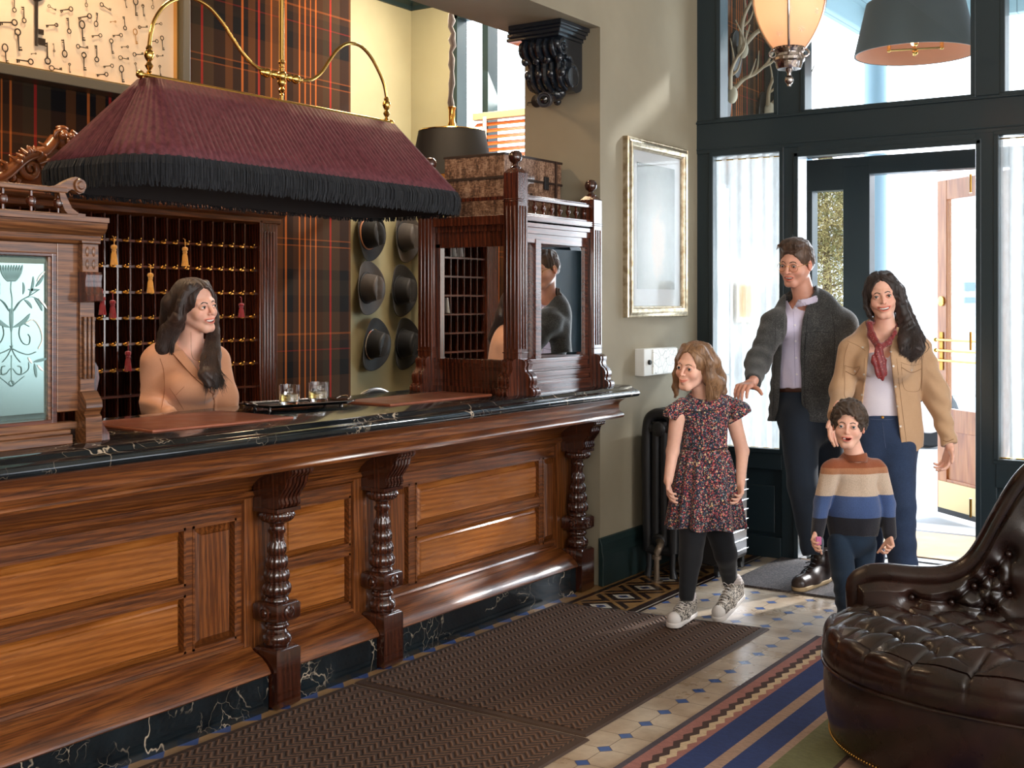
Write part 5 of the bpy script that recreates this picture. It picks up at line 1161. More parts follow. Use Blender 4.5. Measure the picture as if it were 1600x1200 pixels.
MB().lathe([(a*s5, lz(b)) for a, b in [(1,108),(18,108),(20,104),(21,98),(24,95),(24,91),(19,88),(18,84),(21,80),(22,77),(24,75),(22,73)]], (lc[0],lc[1],0), 48, fl=lambda a, h: 1+.02*cos(a*20)).build('base_cup', sv, ln)
MB().lathe([(a*s5, lz(b)) for a, b in [(.1,135),(3,135),(3,132),(6,129),(7,125),(6,121),(3,118),(3,114),(5,111),(6,108)]], (lc[0],lc[1],0), 20).build('drop_finial', sv, ln)
for k in range(4):
    a = k*pi/2+.35; pts = [(lc[0]+cos(a)*(r+2)*s5, lc[1]+sin(a)*(r+2)*s5, lz(z)) for r, z in prof]; m = MB(); m.tube(smoothpath(pts,3), .0055, 8); q = np.array([lc[0]+cos(a)*25*s5, lc[1]+sin(a)*25*s5, lz(84)])
    m.tube([q+np.array([cos(a)*cos(b), sin(a)*cos(b), sin(b)])*.014 for b in np.linspace(0,6.28,14)[:-1]], .005, 6, closed=True); m.build('rib_strap', sv, ln)
cut = flat('clear_cut_glass', srgb(250,222,196), .1)
m0 = None
for (px, py) in ((1222,26),(1267,25),(1212,57),(1243,52),(1198,2)):
    dxp = (px-1233)*s5; r = np.interp(-py, [-77,-66,-52,-36,-20,-4,14], [22,30,38,45,50,53,53])*s5; dd_ = -sqrt(max(1e-6, r*r-dxp*dxp)); cpt = np.array([lc[0],lc[1],0])+RT*dxp+FW*dd_; nrm = (RT*dxp+FW*dd_)/r; up = np.array([0,0,1.]); sd = np.cross(up, nrm); cpt = cpt+nrm*.002+[0,0,lz(py)]
    m = MB()
    for k in range(8):
        a = k*pi/4; e = sd*cos(a)+up*sin(a); m.tube([cpt+e*.003, cpt+e*.010, cpt+e*.017], [.0006,.0022,.0006], 5)
    m.build('cut_star', cut, ln)
bb_ = NT('bright_bulb'); bb_.set(base=(1,.85,.6,1), emi=(1,.80,.55,1), emis=22); MB().sphere((lc[0],lc[1],lz(8)), .028).build('bulb', bb_.m, ln)
MB().lathe([(26*s5,lz(-70)),(30*s5,lz(-76)),(20*s5,lz(-84)),(8*s5,lz(-96)),(3*s5,lz(-100)),(3*s5,4.25),(.06,4.26),(.07,4.30)], (lc[0],lc[1],0), 30).build('top_cap', sv, ln)
lantern_c = (lc[0], lc[1], lz(8))
# ================================================================ ANTLER MOUNTS
an = flat('antler_bone', srgb(168,148,120), .5); bone = flat('skull_plate', srgb(206,194,170), .6)
def antlers(px, py, s, label):
    q = onX(px, py, -3.37); t = thing('antler_mount', (q[0], q[1], q[2]-.12), label, 'antlers', 'antler mounts on the tartan vestibule wall')
    m = MB(); m.prism([(q[1]+cos(a)*.09, q[2]-.05+sin(a)*.15*(1.0 if sin(a) > 0 else 1.2)) for a in np.linspace(0,2*pi,24)[:-1]], 'x', -3.38, -3.36); m.build('shield', flat('dark_shield', srgb(30,26,26), .3), t, smooth=0, bevel=.004)
    m = MB(); m.sphere((q[0]+.05,q[1],q[2]-.04), .04, sc=(1,.8,1.5)); m.build('skull_cap', bone, t)
    for sg in (-1, 1):
        m = MB(); b = np.array([q[0]+.05, q[1]+sg*.03, q[2]])
        beam = smoothpath([b, b+s*np.array([.05,sg*.10,.10]), b+s*np.array([.12,sg*.20,.16]), b+s*np.array([.22,sg*.25,.28]), b+s*np.array([.26,sg*.20,.46])], 6)
        m.tube(beam, np.linspace(.018,.005,len(beam))*s**.5, 10)
        for k, d in ((5,(.10,.02*sg,.12)),(10,(.02,.08*sg,.16)),(15,(.10,.08*sg,.12)),(19,(-.03,.08*sg,.12))):
            p = beam[k]; d = np.array(d)*s; m.tube(smoothpath([p, p+d*.5+[.015,0,-.01], p+d*1.15+[0,0,.03]], 4), np.linspace(.011,.003,9), 8)
        m.build('antler', an, t)
antlers(1150, 70, 1.0, 'upper antler mount on the tartan wall seen through the left transom'); antlers(1133, 140, .8, 'lower left antler mount on the tartan wall behind the transom'); antlers(1192, 165, .8, 'lower right antler mount on the tartan wall behind the transom')
# ================================================================ ALUMINIUM SUITCASE
sx1, sy0, sx0, sy1, sh_ = -2.715, 6.05, -2.912, 6.44, .56
sc0 = thing('ribbed_suitcase', ((sx0+sx1)/2, (sy0+sy1)/2, .012), 'ribbed silver wheeled suitcase with dark end standing behind the girl', 'suitcase')
al = flat('brushed_aluminium', srgb(214,216,220), .25, 1)
B(sx0, sy0, .075, sx1, sy1, sh_).build('case_shell', flat('grooved_metal', srgb(150,152,158), .3, 1), sc0, bevel=.025)
B(sx0+.01, sy0-.004, .085, sx1-.01, sy0+.01, sh_-.01).build('front_panel', M['black'], sc0, bevel=.006)
for k in range(8):
    z = .12+.055*k; B(sx0+.02, sy0+.012, z, sx1+.005, sy1-.008, z+.008).build('rib', al, sc0, smooth=0, bevel=.003)
for a in (sx0+.03, sx1-.03):
    for b in (sy0+.04, sy1-.04):
        m = MB(); m.lathe([(.0,-.012),(.026,-.012),(.028,0),(.026,.012),(.0,.012)], (a,b,.041), 20, axis=(1,0,0)); m.box(a-.016,b-.016,.05,a+.016,b+.016,.08); m.build('caster', M['black'], sc0)
m = MB(); m.tube([(sx0+.03,sy0+.03,sh_-.01),(sx0+.03,sy0+.03,sh_+.03),(sx1-.03,sy0+.03,sh_+.03),(sx1-.03,sy0+.03,sh_-.01)], .008, 8); m.build('carry_handle', M['black'], sc0)
# ================================================================ ROUND LEATHER SETTEE
w2 = RT*.91-FW*.414; w2 /= np.linalg.norm(w2); n2 = -(RT*.414+FW*.91); n2 /= np.linalg.norm(n2); SCN = RT*1.90+FW*3.92
def SP(u, v, z): return SCN+w2*u+n2*v+np.array([0,0,z])
so = thing('leather_settee', tuple(SP(0,.2,0)), 'dark brown button tufted leather settee with rounded seat and rising curved back', 'settee')
LA = M['leather']; SA, SB, SN = .86, .635, 2.4
def outl(t, sc=1.0, da=0, db=0):
    """superellipse, t from 0 (left end) to pi (right end)"""
    c, s = -cos(t), sin(t); return (SA+da)*sc*abs(c)**(2/SN)*(1 if c > 0 else -1), (SB+db)*sc*abs(s)**(2/SN)
BU, BV = .215, .165
def tuft(u, v, D=.040, g=.019):
    """deep buttons on a diamond lattice joined by folds"""
    a = u/BU; b = v/BV
    best = 9; 
    for k in (0, 1):
        ia = round(a-.5*k); ib = round((b-.5*k)) ; best = min(best, ((a-.5*k-ia)*BU)**2+((b-.5*k-ib)*BV)**2)
    p, q_ = a+b, a-b; f1 = abs(p-round(p)); f2 = abs(q_-round(q_)); f = min(f1, f2)*BU*.6
    puff = (f1*f2)*4
    return -D*math.exp(-best/(.021**2))-g*math.exp(-(f/.008)**2)-.010*math.exp(-best/(.05**2))+.018*min(1, puff)**.7
def rimfold(t):
    a = t*13/pi; f = abs(a-round(a)); return -.013*math.exp(-(f/.035)**2)+.004*cos(2*pi*a)*-1
NU, NV_ = 420, 120; V = np.zeros((NU, NV_+22, 3))
for i in range(NU):
    t = pi*i/(NU-1)
    for j in range(NV_):
        r = (j/(NV_-1)); u, v = outl(t, r*.965); ed = 1-r
        z = .455+.010*cos(u*1.2)-.040*max(0, (r-.84)/.16)**2.2
        w = min(1, max(0, (1-r)/.13)); w = w*w*(3-2*w); z += tuft(u, v)*w+rimfold(t)*max(0, min(1, (r-.84)/.08))
        V[i,j] = SP(u, v, z)
    for k in range(22):
        a = pi/2*k/10 if k <= 10 else pi/2
        if k <= 10: du = -.030+.034*sin(a); z = .421-.050*(1-cos(a)); 
        else: du = .002+.006*sin((k-10)/11*pi); z = .372-.072*(k-10)/11
        rr_ = 1.0; u, v = outl(t, 1.0, du, du); rf = rimfold(t)*max(0, 1-k/21); u, v = outl(t, 1.0, du+rf*.6, du+rf*.6); V[i,NV_+k] = SP(u, v, z+rf*max(0, 1-k/8))
m = MB(); m.grid(V); m.build('tufted_seat', LA, so, smooth=80)
# base drum
V = np.zeros((NU, 12, 3))
for i in range(NU):
    t = pi*i/(NU-1)
    for k in range(12):
        h = k/11; z = .298-.255*h; e = .006*sin(h*pi)-.025*h**2; u, v = outl(t, 1.0, e, e); V[i,k] = SP(u, v, z)
m = MB(); m.grid(V); Rr = [SP(*outl(pi*i/40, 1.0, -.03, -.03), .045) for i in range(41)]; m.add(Rr, [list(range(41))])
m.build('seat_base', LA, so, smooth=80)
m = MB(); m.tube([SP(*outl(t, 1.0, .006, .006), .299) for t in np.linspace(0, pi, 160)], .006, 8); m.build('seam_piping', LA, so)
fpt = [SP(*outl(t, 1.0, -.10, -.10), .032) for t in (.35, pi/2, pi-.35)]
for p in fpt: m = MB(); m.lathe([(.03,-.02),(.034,0),(.03,.03)], p, 16); m.build('foot', M['black'], so)
m0 = MB(); m0.sphere((0,0,0), .0038, 8, 5); nl = None
for k in range(96):
    t = .02+(pi*.62)*k/95; p = SP(*outl(t, 1.0, -.016, -.016), .06)
    if nl is None: nl = m0.build('nailhead', M['oldbrass'], so); nl.data.transform(Matrix.Translation(Vector(org(so)))); o = nl
    else: o = nl.copy(); COL.objects.link(o)
    o.location = Vector(p-org(so))
# backrest
def hz(u):
    a = abs(u); return float(np.interp(a, [0,.12,.22,.30,.365,.42,.48,.56,.69,.76,.86], [1.06,1.02,.95,.80,.66,.61,.588,.58,.582,.56,.50]))
def hs(u): return sum(hz(u+d) for d in (-.03,-.015,0,.015,.03))/5
UE = .765; NB = 300; NZ = 70; rows = []
def buttons_back():
    pts = []
    for (px, py) in ((1425,932),(1487,940),(1522,915),(1550,893),(1576,866),(1545,951),(1577,926)):
        d = FW+RT*((px-800)/FX); A_ = np.array([[d[0], -w2[0]],[d[1], -w2[1]]]); s_ = np.linalg.solve(A_, (SCN+n2*.0)[:2]); tt, u = s_; z = EYE+(HZ-py)/FX*tt; pts.append((u, z)); pts.append((-u, z))
    for u, z in ((0,.95),(-.12,.93),(.12,.93),(-.06,.83),(.06,.83),(-.17,.80),(.17,.80),(0,.72),(-.12,.7),(.12,.7),(-.06,.6),(.06,.6)): pts.append((u, z))
    return pts
BP = buttons_back()
def seg(u, z, a, b):
    ax, az = b[0]-a[0], b[1]-a[1]; L2 = ax*ax+az*az; t = max(0, min(1, ((u-a[0])*ax+(z-a[1])*az)/L2)); return (u-a[0]-ax*t)**2+(z-a[1]-az*t)**2
SG = [(a, b) for i, a in enumerate(BP) for b in BP[i+1:] if .03 < sqrt((a[0]-b[0])**2+(a[1]-b[1])**2) < .15]
V = np.zeros((NB, NZ, 3)); z0 = .40
for i in range(NB):
    u = -UE+2*UE*i/(NB-1); top = hs(u)-.035
    ends = min(1, (UE-abs(u))/.05)
    for j in range(NZ):
        z = z0+(top-z0)*j/(NZ-1); d = .02+.02*(z-.4)*-1
        bmin = min((u-b[0])**2+(z-b[1])**2 for b in BP)
        fold = min([seg(u, z, a, b) for a, b in SG] or [1])
        v = .035-.06*(z-.40)-.028*math.exp(-bmin/.022**2)-.009*math.exp(-fold/.006**2)+.012*(1-math.exp(-bmin/.05**2))
        edge = min(1, (top-z)/.03, (UE-abs(u))/.03); v = v*max(0, edge)**.5+(-.005)*(1-max(0, edge)**.5)
        V[i,j] = SP(u, v, z)
m = MB(); m.grid(V); m.build('tufted_back', LA, so, smooth=80)
# rail: rounded frame that follows the outline of the back
path = [(-UE-.0, .40), (-UE-.004, .46), (-UE-.002, .52)]+[(u, hs(u)-.02) for u in np.linspace(-UE+.035, UE-.035, 60)]+[(UE+.002,.52),(UE+.004,.46),(UE,.40)]
pp_ = smoothpath([(SP(u, -.03, z)) for u, z in path], 3)
m = MB(); m.tube(pp_, .036, 16); m.build('padded_rail', LA, so, smooth=80)
m = MB(); pq = smoothpath([SP(u*.965 if abs(u) > .7 else u, .008, z-.034) for u, z in path], 3); m.tube(pq, .005, 8); m.build('rail_piping', LA, so)
# outer side of the back
V = np.zeros((60, 8, 3))
for i in range(60):
    u = -UE+2*UE*i/59
    for j in range(8): V[i,j] = SP(u, -.065+.0*j, .05+(hs(u)-.03-.05)*j/7)
m = MB(); m.slab(V, n2*.03); m.build('back_shell', LA, so, smooth=0)
bt = None
for (u, z) in BP:
    if bt is None: m0 = MB(); m0.sphere((0,0,0), .011, 12, 8); bt = m0.build('back_button', LA, so); bt.data.transform(Matrix.Translation(Vector(org(so)))); o = bt
    else: o = bt.copy(); COL.objects.link(o)
    o.location = Vector(SP(u, .035-.06*(z-.4)-.022, z)-org(so))
st_ = None
for ia in range(-5, 6):
    for ib in range(0, 5):
        for k in (0, 1):
            u, v = (ia+.5*k)*BU, (ib+.5*k)*BV
            if v < .06 or v > .6: continue
            rr_ = (abs(u)/SA)**SN+(v/SB)**SN
            if rr_ > .70: continue
            if bt is None: continue
            o = bt.copy(); o.name = 'seat_button'; COL.objects.link(o); o.scale = (.8,.8,.5); o.location = Vector(SP(u, v, .424)-org(so))
# ================================================================ FIGURES: signed-distance modelling, meshed with surface nets
from mathutils.bvhtree import BVHTree
def nrm_(v): v = np.asarray(v, float); return v/max(np.linalg.norm(v), 1e-12)
def smin(a, b, k):
    if k <= 0: return np.minimum(a, b)
    h = np.clip(.5+.5*(b-a)/k, 0, 1); return b*(1-h)+a*h-k*h*(1-h)
def smax(a, b, k): return -smin(-a, -b, k)
def rcone(p, a, b, r1, r2):
    """capsule whose radius runs from r1 to r2"""
    a = np.asarray(a, float); b = np.asarray(b, float); ba = b-a; l2 = max(ba.dot(ba), 1e-12)
    h = np.clip(((p-a)@ba)/l2, 0, 1); return np.linalg.norm(p-a-h[:,None]*ba, axis=1)-(r1+(r2-r1)*h)
def ell(p, c, r):
    q = (p-np.asarray(c, float)); r = np.asarray(r, float); k0 = np.linalg.norm(q/r, axis=1); k1 = np.linalg.norm(q/(r*r), axis=1)
    return k0*(k0-1)/np.maximum(k1, 1e-9)
class S:
    """ordered list of signed-distance pieces"""
    def __init__(s, k=.01): s.k = k; s.p = []
    def cone(s, a, b, r1, r2=None, k=None, M=None, op='u'): s.p.append(('c', np.asarray(a,float), np.asarray(b,float), r1, r1 if r2 is None else r2, s.k if k is None else k, M, op)); return s
    def ell(s, c, r, k=None, M=None, op='u'): s.p.append(('e', np.asarray(c,float), np.asarray(r,float), 0, 0, s.k if k is None else k, M, op)); return s
    def chain(s, pts, rs, k=None, M=None):
        for i in range(len(pts)-1): s.cone(pts[i], pts[i+1], rs[i], rs[i+1], k, M)
        return s
    def fn(s, f, k=0, op='u'): s.p.append(('f', f, None, 0, 0, k, None, op)); return s
    def __call__(s, P_):
        d = np.full(len(P_), 1e3)
        for (t, a, b, r1, r2, k, M_, op) in s.p:
            if t == 'f': v = a(P_)
            else:
                q = P_; sc = 1.0
                if M_ is not None:            # (centre, 3x3, scale): squashed or turned space
                    c, Mx, sc = M_; q = (P_-c)@Mx.T
                v = (rcone(q, a, b, r1, r2) if t == 'c' else ell(q, a, b))*sc
            d = smin(d, v, k) if op == 'u' else (smax(d, -v, k) if op == 's' else smax(d, v, k))
        return d
def wob(P_, sc, seed=0, st=(1,1,1)):
    """smooth pseudo-noise, about -1..1"""
    r = np.random.RandomState(seed); o = 0; q = P_*np.asarray(st)*sc
    for k in range(5):
        d = r.normal(size=3); d /= np.linalg.norm(d); o = o+np.sin(q@d*(1+.5*k)+r.uniform(0, 6.28)+1.3*np.sin(q@np.roll(d, 1)*.7+k))/(1+.35*k)
    return o/2.6
def snets(f, lo, hi, h):
    lo = np.asarray(lo, float)-2*h; hi = np.asarray(hi, float)+2*h; C_ = 4
    n = [int(math.ceil((b-a)/(h*C_)))*C_+1 for a, b in zip(lo, hi)]
    cn = [(m-1)//C_+1 for m in n]
    ax = [lo[i]+np.arange(cn[i])*h*C_ for i in range(3)]
    G = np.stack(np.meshgrid(*ax, indexing='ij'), -1).reshape(-1, 3); cf = f(G).reshape(cn)
    near = np.abs(cf) < h*C_*2.0
    cell = np.zeros([c-1 for c in cn], bool)
    for i in (0,1):
        for j in (0,1):
            for k in (0,1): cell |= near[i:cn[0]-1+i, j:cn[1]-1+j, k:cn[2]-1+k]
    up = cell.repeat(C_,0).repeat(C_,1).repeat(C_,2); need = np.zeros(n, bool); need[:-1,:-1,:-1] |= up; need[1:,1:,1:] |= up; need[1:,:-1,:-1] |= up; need[:-1,1:,:-1] |= up; need[:-1,:-1,1:] |= up; need[1:,1:,:-1] |= up; need[1:,:-1,1:] |= up; need[:-1,1:,1:] |= up
    F = np.sign(cf[:-1,:-1,:-1]).repeat(C_,0).repeat(C_,1).repeat(C_,2); F = np.pad(F, ((0,1),)*3, mode='edge')*10.0
    ix = np.argwhere(need); Pn = lo+ix*h
    vals = np.concatenate([f(Pn[a:a+400000]) for a in range(0, len(Pn), 400000)]) if len(Pn) else np.zeros(0)
    F[ix[:,0],ix[:,1],ix[:,2]] = vals
    inside = F < 0
    c8 = [(i,j,k) for i in (0,1) for j in (0,1) for k in (0,1)]
    cnt = sum(inside[i:n[0]-1+i, j:n[1]-1+j, k:n[2]-1+k].astype(np.int8) for i,j,k in c8)
    cells = np.argwhere((cnt > 0) & (cnt < 8)); idx = -np.ones([m-1 for m in n], int); idx[cells[:,0],cells[:,1],cells[:,2]] = np.arange(len(cells))
    acc = np.zeros((len(cells), 3)); num = np.zeros(len(cells))
    for a in c8:
        for b in c8:
            if sum(b)-sum(a) == 1 and all(bb >= aa for aa, bb in zip(a, b)):
                fa = F[tuple((cells+a).T)]; fb = F[tuple((cells+b).T)]; m = (fa < 0) != (fb < 0)
                t = np.where(m, fa/np.where(m, fa-fb, 1), 0); p = np.array(a)+t[:,None]*(np.array(b)-np.array(a)); acc += p*m[:,None]; num += m
    V = lo+(cells+acc/np.maximum(num, 1)[:,None])*h
    Q = []
    for ax_ in range(3):
        o1, o2 = [(1,2),(2,0),(0,1)][ax_]
        sl = [slice(1,-1)]*3; sl[ax_] = slice(0, n[ax_]-1)
        A_ = inside[tuple(sl)]; sl2 = list(sl); sl2[ax_] = slice(1, n[ax_]); B_ = inside[tuple(sl2)]
        e = np.argwhere(A_ != B_); fl = A_[tuple(e.T)]; off = np.ones(3, int); off[ax_] = 0; e = e+off
        def cid(d1, d2):
            c = e.copy(); c[:,o1] -= d1; c[:,o2] -= d2; return idx[c[:,0],c[:,1],c[:,2]]
        q = np.stack([cid(1,1), cid(0,1), cid(0,0), cid(1,0)], 1); q[~fl] = q[~fl][:, ::-1]; Q.append(q)
    Q = np.concatenate(Q); Q = Q[(Q >= 0).all(1)]
    return V, Q
def L2W(V): V = np.asarray(V, float); return V[...,0:1]*RT+V[...,1:2]*FW+V[...,2:3]*np.array([0,0,1.0])
def mesh_np(name, V, Q, mats, parent, tint=None, mi=None, smooth=True):
    me = bpy.data.meshes.new(name); V = (V-org(parent)); me.vertices.add(len(V)); me.vertices.foreach_set('co', V.ravel().astype(np.float32))
    me.loops.add(Q.size); me.loops.foreach_set('vertex_index', Q.ravel().astype(np.int32)); me.polygons.add(len(Q)); me.polygons.foreach_set('loop_start', (np.arange(len(Q))*Q.shape[1]).astype(np.int32))
    for m in (mats if isinstance(mats, (list, tuple)) else [mats]): me.materials.append(m)
    if mi is not None: me.polygons.foreach_set('material_index', mi.astype(np.int32))
    me.update(calc_edges=True); me.validate()
    if smooth: me.shade_smooth()
    if tint is not None:
        at = me.color_attributes.new('tint', 'FLOAT_COLOR', 'POINT'); t4 = np.concatenate([tint, np.ones((len(tint),1))], 1); at.data.foreach_set('color', t4.ravel().astype(np.float32))
    o = bpy.data.objects.new(name, me); COL.objects.link(o)
    if parent is not None: o.parent = parent
    o['_org'] = [float(x) for x in org(parent)]; return o
def skin_mat(name, c):
    m = NT(name); a = m.n('ShaderNodeAttribute'); a.attribute_name = 'tint'; n = m.noise(m.coord(), 40, 4)
    b = m.mix(1.0, c, a.outputs['Color'], 'MULTIPLY'); b = m.mix(.25, b, m.ramp(n, [(.35, (.8,.72,.7,1)), (.65, (1,1,1,1))]), 'MULTIPLY')
    m.set(base=b, rough=.45, sss=.12, spec=.35); m.b.inputs['Subsurface Radius'].default_value = (.012,.004,.002); m.bump(m.noise(m.coord(), 500, 2), .06, .001); return m.m
def hair_mat(name, a, b, rough=.42):
    m = NT(name); n = m.noise(m.coord((1,1,.12)), 160, 3, .7); n2 = m.noise(m.coord((1,1,.3)), 18, 3)
    m.set(base=m.ramp(m.math('MULTIPLY_ADD', n, .55, m.math('MULTIPLY', n2, .45)), [(.36, a), (.64, b)]), rough=rough, spec=.5, sheen=.1); m.bump(n, .35, .003); return m.m
class Head:
    """head-local axes: x to the person's left, y forward, z up; origin between the eyes, inside the skull"""
    def __init__(s, c, yaw, pitch=0, roll=0, sc=1.0, jaw=1.0, mouth='teeth', male=False, child=False, nose=1.0, smile=1.0, mw=1.0):
        s.c = np.asarray(c, float); s.s = sc; y, p, r = radians(yaw), radians(pitch), radians(roll)
        f = np.array([sin(y)*cos(p), -cos(y)*cos(p), sin(p)]); x0 = nrm_(np.cross(f, [0,0,1])); x0 = -x0   # person's left
        u = np.cross(x0, f)*-1; u = u if u[2] > 0 else -u
        x1 = x0*cos(r)+u*sin(r); u1 = u*cos(r)-x0*sin(r); s.R = np.array([x1, f, u1])
        s.jaw = jaw; s.mouth = mouth; s.male = male; s.child = child; s.nose = nose; s.smile = smile; s.mw = mw
    def to(s, p): return s.c+(np.asarray(p, float)*s.s)@s.R
    def loc(s, P_): return (P_-s.c)@s.R.T/s.s
    def sdf(s, P_):
        q = s.loc(P_); return s.head(q)*s.s
    def head(s, q):
        a = q.copy(); a[:,0] = np.abs(a[:,0]); x = q[:,0]; j = s.jaw; ch = s.child
        d = ell(q, (0,-.018,.036), (.073,.092,.082)) 
        d = smin(d, ell(q, (0,.024,-.030), (.060*j,.058,.072)), .025)
        d = smin(d, rcone(a, (.050*j,-.008,-.045), (.016*j,.056,-.094), .018, .019), .022)
        d = smin(d, rcone(q, (-.010,.066,-.096), (.010,.066,-.096), .0155, .0155), .02)
        d = smin(d, ell(a, (.036,.056,-.030), (.024,.022,.022)), .02)
        d = smin(d, rcone(a, (.006,.074,.020), (.040,.062,.020), .0125 if not s.male else .0145, .010), .018)
        d = smax(d, -ell(a, (.0315,.096,.000), (.017,.017,.0125)), .012)
        nl = 1.0*s.nose
        d = smin(d, rcone(q, (0,.082,.012), (0,.094+.010*nl,-.024), .0065, .0085*nl**.5), .009)
        d = smin(d, ell(q, (0,.096+.008*nl,-.029), (.0095*nl,.010,.0085)), .005); d = smin(d, ell(a, (.0115*nl,.091,-.031), (.0062,.0095,.0068)), .004)
        d = smax(d, -ell(a, (.0065,.098,-.0375), (.0035,.006,.003)), .002)
        # eyelids with an almond opening
        d = smin(d, ell(a, (.0315,.0745,.001), (.0158,.0137,.0124)), .004)
        op = .0038 if s.mouth in ('teeth',) else .0043
        zz = a[:,2]-.001+.02*np.abs(a[:,0]-.0315)*0; b = a.copy(); b[:,2] = zz
        d = smax(d, -ell(b, (.0315,.0905,0), (.0125,.0125,op*(1.25 if ch else 1))), .0012)
        # mouth
        cz = -.0625; cur = 9.0*s.smile; mz = q[:,2]-cur*x*x-cz; mq = np.stack([q[:,0]/s.mw, q[:,1]+8*x*x, mz], 1)
        prot = .0875
        d = smin(d, ell(mq, (0,prot-.006,0), (.026,.012,.018)), .012)
        lipu = ell(mq, (0,prot+.000,.0068), (.0225,.0075,.0034)); lipl = ell(mq, (0,prot-.001,-.0092), (.0190,.0080,.0046))
        if s.mouth == 'closed': lipu = ell(mq, (0,prot+.001,.0034), (.0225,.0085,.0040)); lipl = ell(mq, (0,prot,-.0040), (.0185,.0085,.0048))
        d = smin(d, lipu, .003); d = smin(d, lipl, .003)
        if s.mouth == 'closed': d = smax(d, -ell(mq, (0,prot+.009,0), (.0235,.008,.0010)), .0015)
        elif s.mouth == 'open': d = smax(d, -ell(mq, (0,prot+.004,-.001), (.0205,.022,.0075)), .0015)
        else: d = smax(d, -ell(mq, (0,prot+.004,-.0008), (.0225,.014,.0060)), .0015)
        # smile folds
        d = smax(d, -rcone(a, (.022,.090,-.034), (.034,.076,-.060), .0012, .0012)+.0006, .004)
        # ears
        e = a.copy(); e[:,1] += .30*(a[:,2]+.01)*-1*.3
        ear = ell(e, (.0755,-.010,-.010), (.0085,.0185,.0310)); ear = smax(ear, -ell(e, (.0840,-.006,-.008), (.0065,.0115,.0210)), .003)
        d = smin(d, ear, .004)
        return d
    def tint(s, P_, lip=(1.0,.52,.52), cheek=.12, stub=0):
        q = s.loc(P_); x = q[:,0]; a = np.abs(x); T = np.ones((len(q), 3))
        def blend(mask, col):
            nonlocal T; T = T*(1-mask[:,None])+T*np.asarray(col)*mask[:,None]
        ck = np.exp(-((a-.040)**2/.016**2+(q[:,2]+.030)**2/.018**2))*(q[:,1] > .02); blend(ck*cheek*4, (1,.80,.78))
        ns = np.exp(-((a)**2/.014**2+(q[:,2]+.028)**2/.012**2))*(q[:,1] > .085); blend(ns*.5, (1,.82,.80))
        mz = q[:,2]-9*s.smile*x*x+.0625; g = s.mouth == 'closed'
        hl = .0075 if g else .0125; lm = np.clip(1.4-np.sqrt((a/(.0255*s.mw))**2+(mz/hl)**2)*1.0, 0, 1)*4; lm = np.clip(lm-.9, 0, 1)*(q[:,1] > .068); blend(lm, lip)
        inner = np.clip(1.3-np.sqrt((a/(.021*s.mw))**2+(mz/(.0015 if g else .006))**2), 0, 1)*3*(q[:,1] < (.2 if g else .0905))*(q[:,1] > .06); blend(np.clip(inner, 0, 1)*(.35 if g else 1), (.25,.10,.10))
        er = np.clip(((a-.070)/.008), 0, 1)*(np.abs(q[:,1]+.01) < .03)*(np.abs(q[:,2]+.01) < .04); blend(er*.7, (1.05,.72,.68))
        lid = np.exp(-((a-.0315)**2/.013**2+(q[:,2]-.009)**2/.004**2))*(q[:,1] > .06); blend(lid*.5, (.72,.58,.55))
        if stub: st = np.clip((-.030-q[:,2])/.02, 0, 1)*(q[:,1] > -.02)*np.clip((a+.6*np.clip(-.05-q[:,2],0,1)-.012)/.02+((q[:,2] < -.075)*1.0), 0, 1); blend(np.clip(st, 0, 1)*stub, (.62,.48,.42))
        return T
    def extras(s, parent, iris, brow, browm, gaze=(0,0), teeth=True, gap=False, thick=1.0, lash=True):
        """eyeballs with iris, brows, lashes, teeth"""
        W_ = lambda p: L2W(s.to(p))
        ew = s.eyew = flat('eye_white', srgb(226,220,216), .12, coat=.6)
        for sg in (-1, 1):
            c = np.array([sg*.0315,.0745,.001]); m = MB(); m.sphere((0,0,0), 1, 20, 14); m.v = [W_(v*.0128+c) for v in m.v]; e = m.build('eye', ew, parent)
            gd = nrm_([gaze[0],1,gaze[1]]); m = MB(); m.lathe([(.0001,.0132),(.0022,.01312),(.0024,.0131)], (0,0,0), 20, axis=tuple(gd)); m.v = [W_(v+c) for v in m.v]; m.build('pupil', M['black'], e)
            m = MB(); m.lathe([(.0001,.01285),(.0058,.0121),(.0062,.0112)], (0,0,0), 24, axis=tuple(gd)); m.v = [W_(v+c) for v in m.v]; m.build('iris', iris, e)
            if lash:
                m = MB(); pts = [c+np.array([sg*.0125*cos(a), .0142*0+.0138*sqrt(max(0,1-(.0125*cos(a)/.0162)**2))+.0006, .0058*sin(a)]) for a in np.linspace(.12*pi, .97*pi, 12)]; m.tube([W_(p) for p in pts], np.array([.0005]+[.0011]*9+[.0009,.0005])*s.s*thick, 6); m.build('eyelashes', M['black'], parent)
            r = np.random.RandomState(3+sg); m = MB()
            for k in range(34):
                t = k/33; bx = .013+.034*t; bz = .0178+.006*sin(pi*min(1,t*1.15))-.004*t*t; by = .088-.010*t-.28*(bx**2)*6*.6
                p = np.array([sg*bx, by+.0015, bz+r.uniform(-.0018,.0018)*(1.2-t)]); d = np.array([sg*.0060, -.0012, .0028*(1-1.6*t)]); m.tube([W_(p-d*.5), W_(p+[0,.0008,0]), W_(p+d*.6)], np.array([.0007,.0014,.0005])*s.s*brow, 5)
            s.projbrow(m, parent, browm)
        if teeth:
            m = MB(); n = 15; V = np.zeros((n, 4, 3))
            for i in range(n):
                x = (-1+2*i/(n-1))*.0200*s.mw; cur = 9*s.smile*x*x
                for j in range(4): V[i,j] = W_((x, .0850-8.5*x*x, -.0560-.0088*j/3+cur))
            if gap: V = V[:6]
            m.slab(V, (W_((0,-.003,0))-W_((0,0,0)))); m.build('teeth', flat('teeth', srgb(238,232,222), .2, coat=.3), parent)
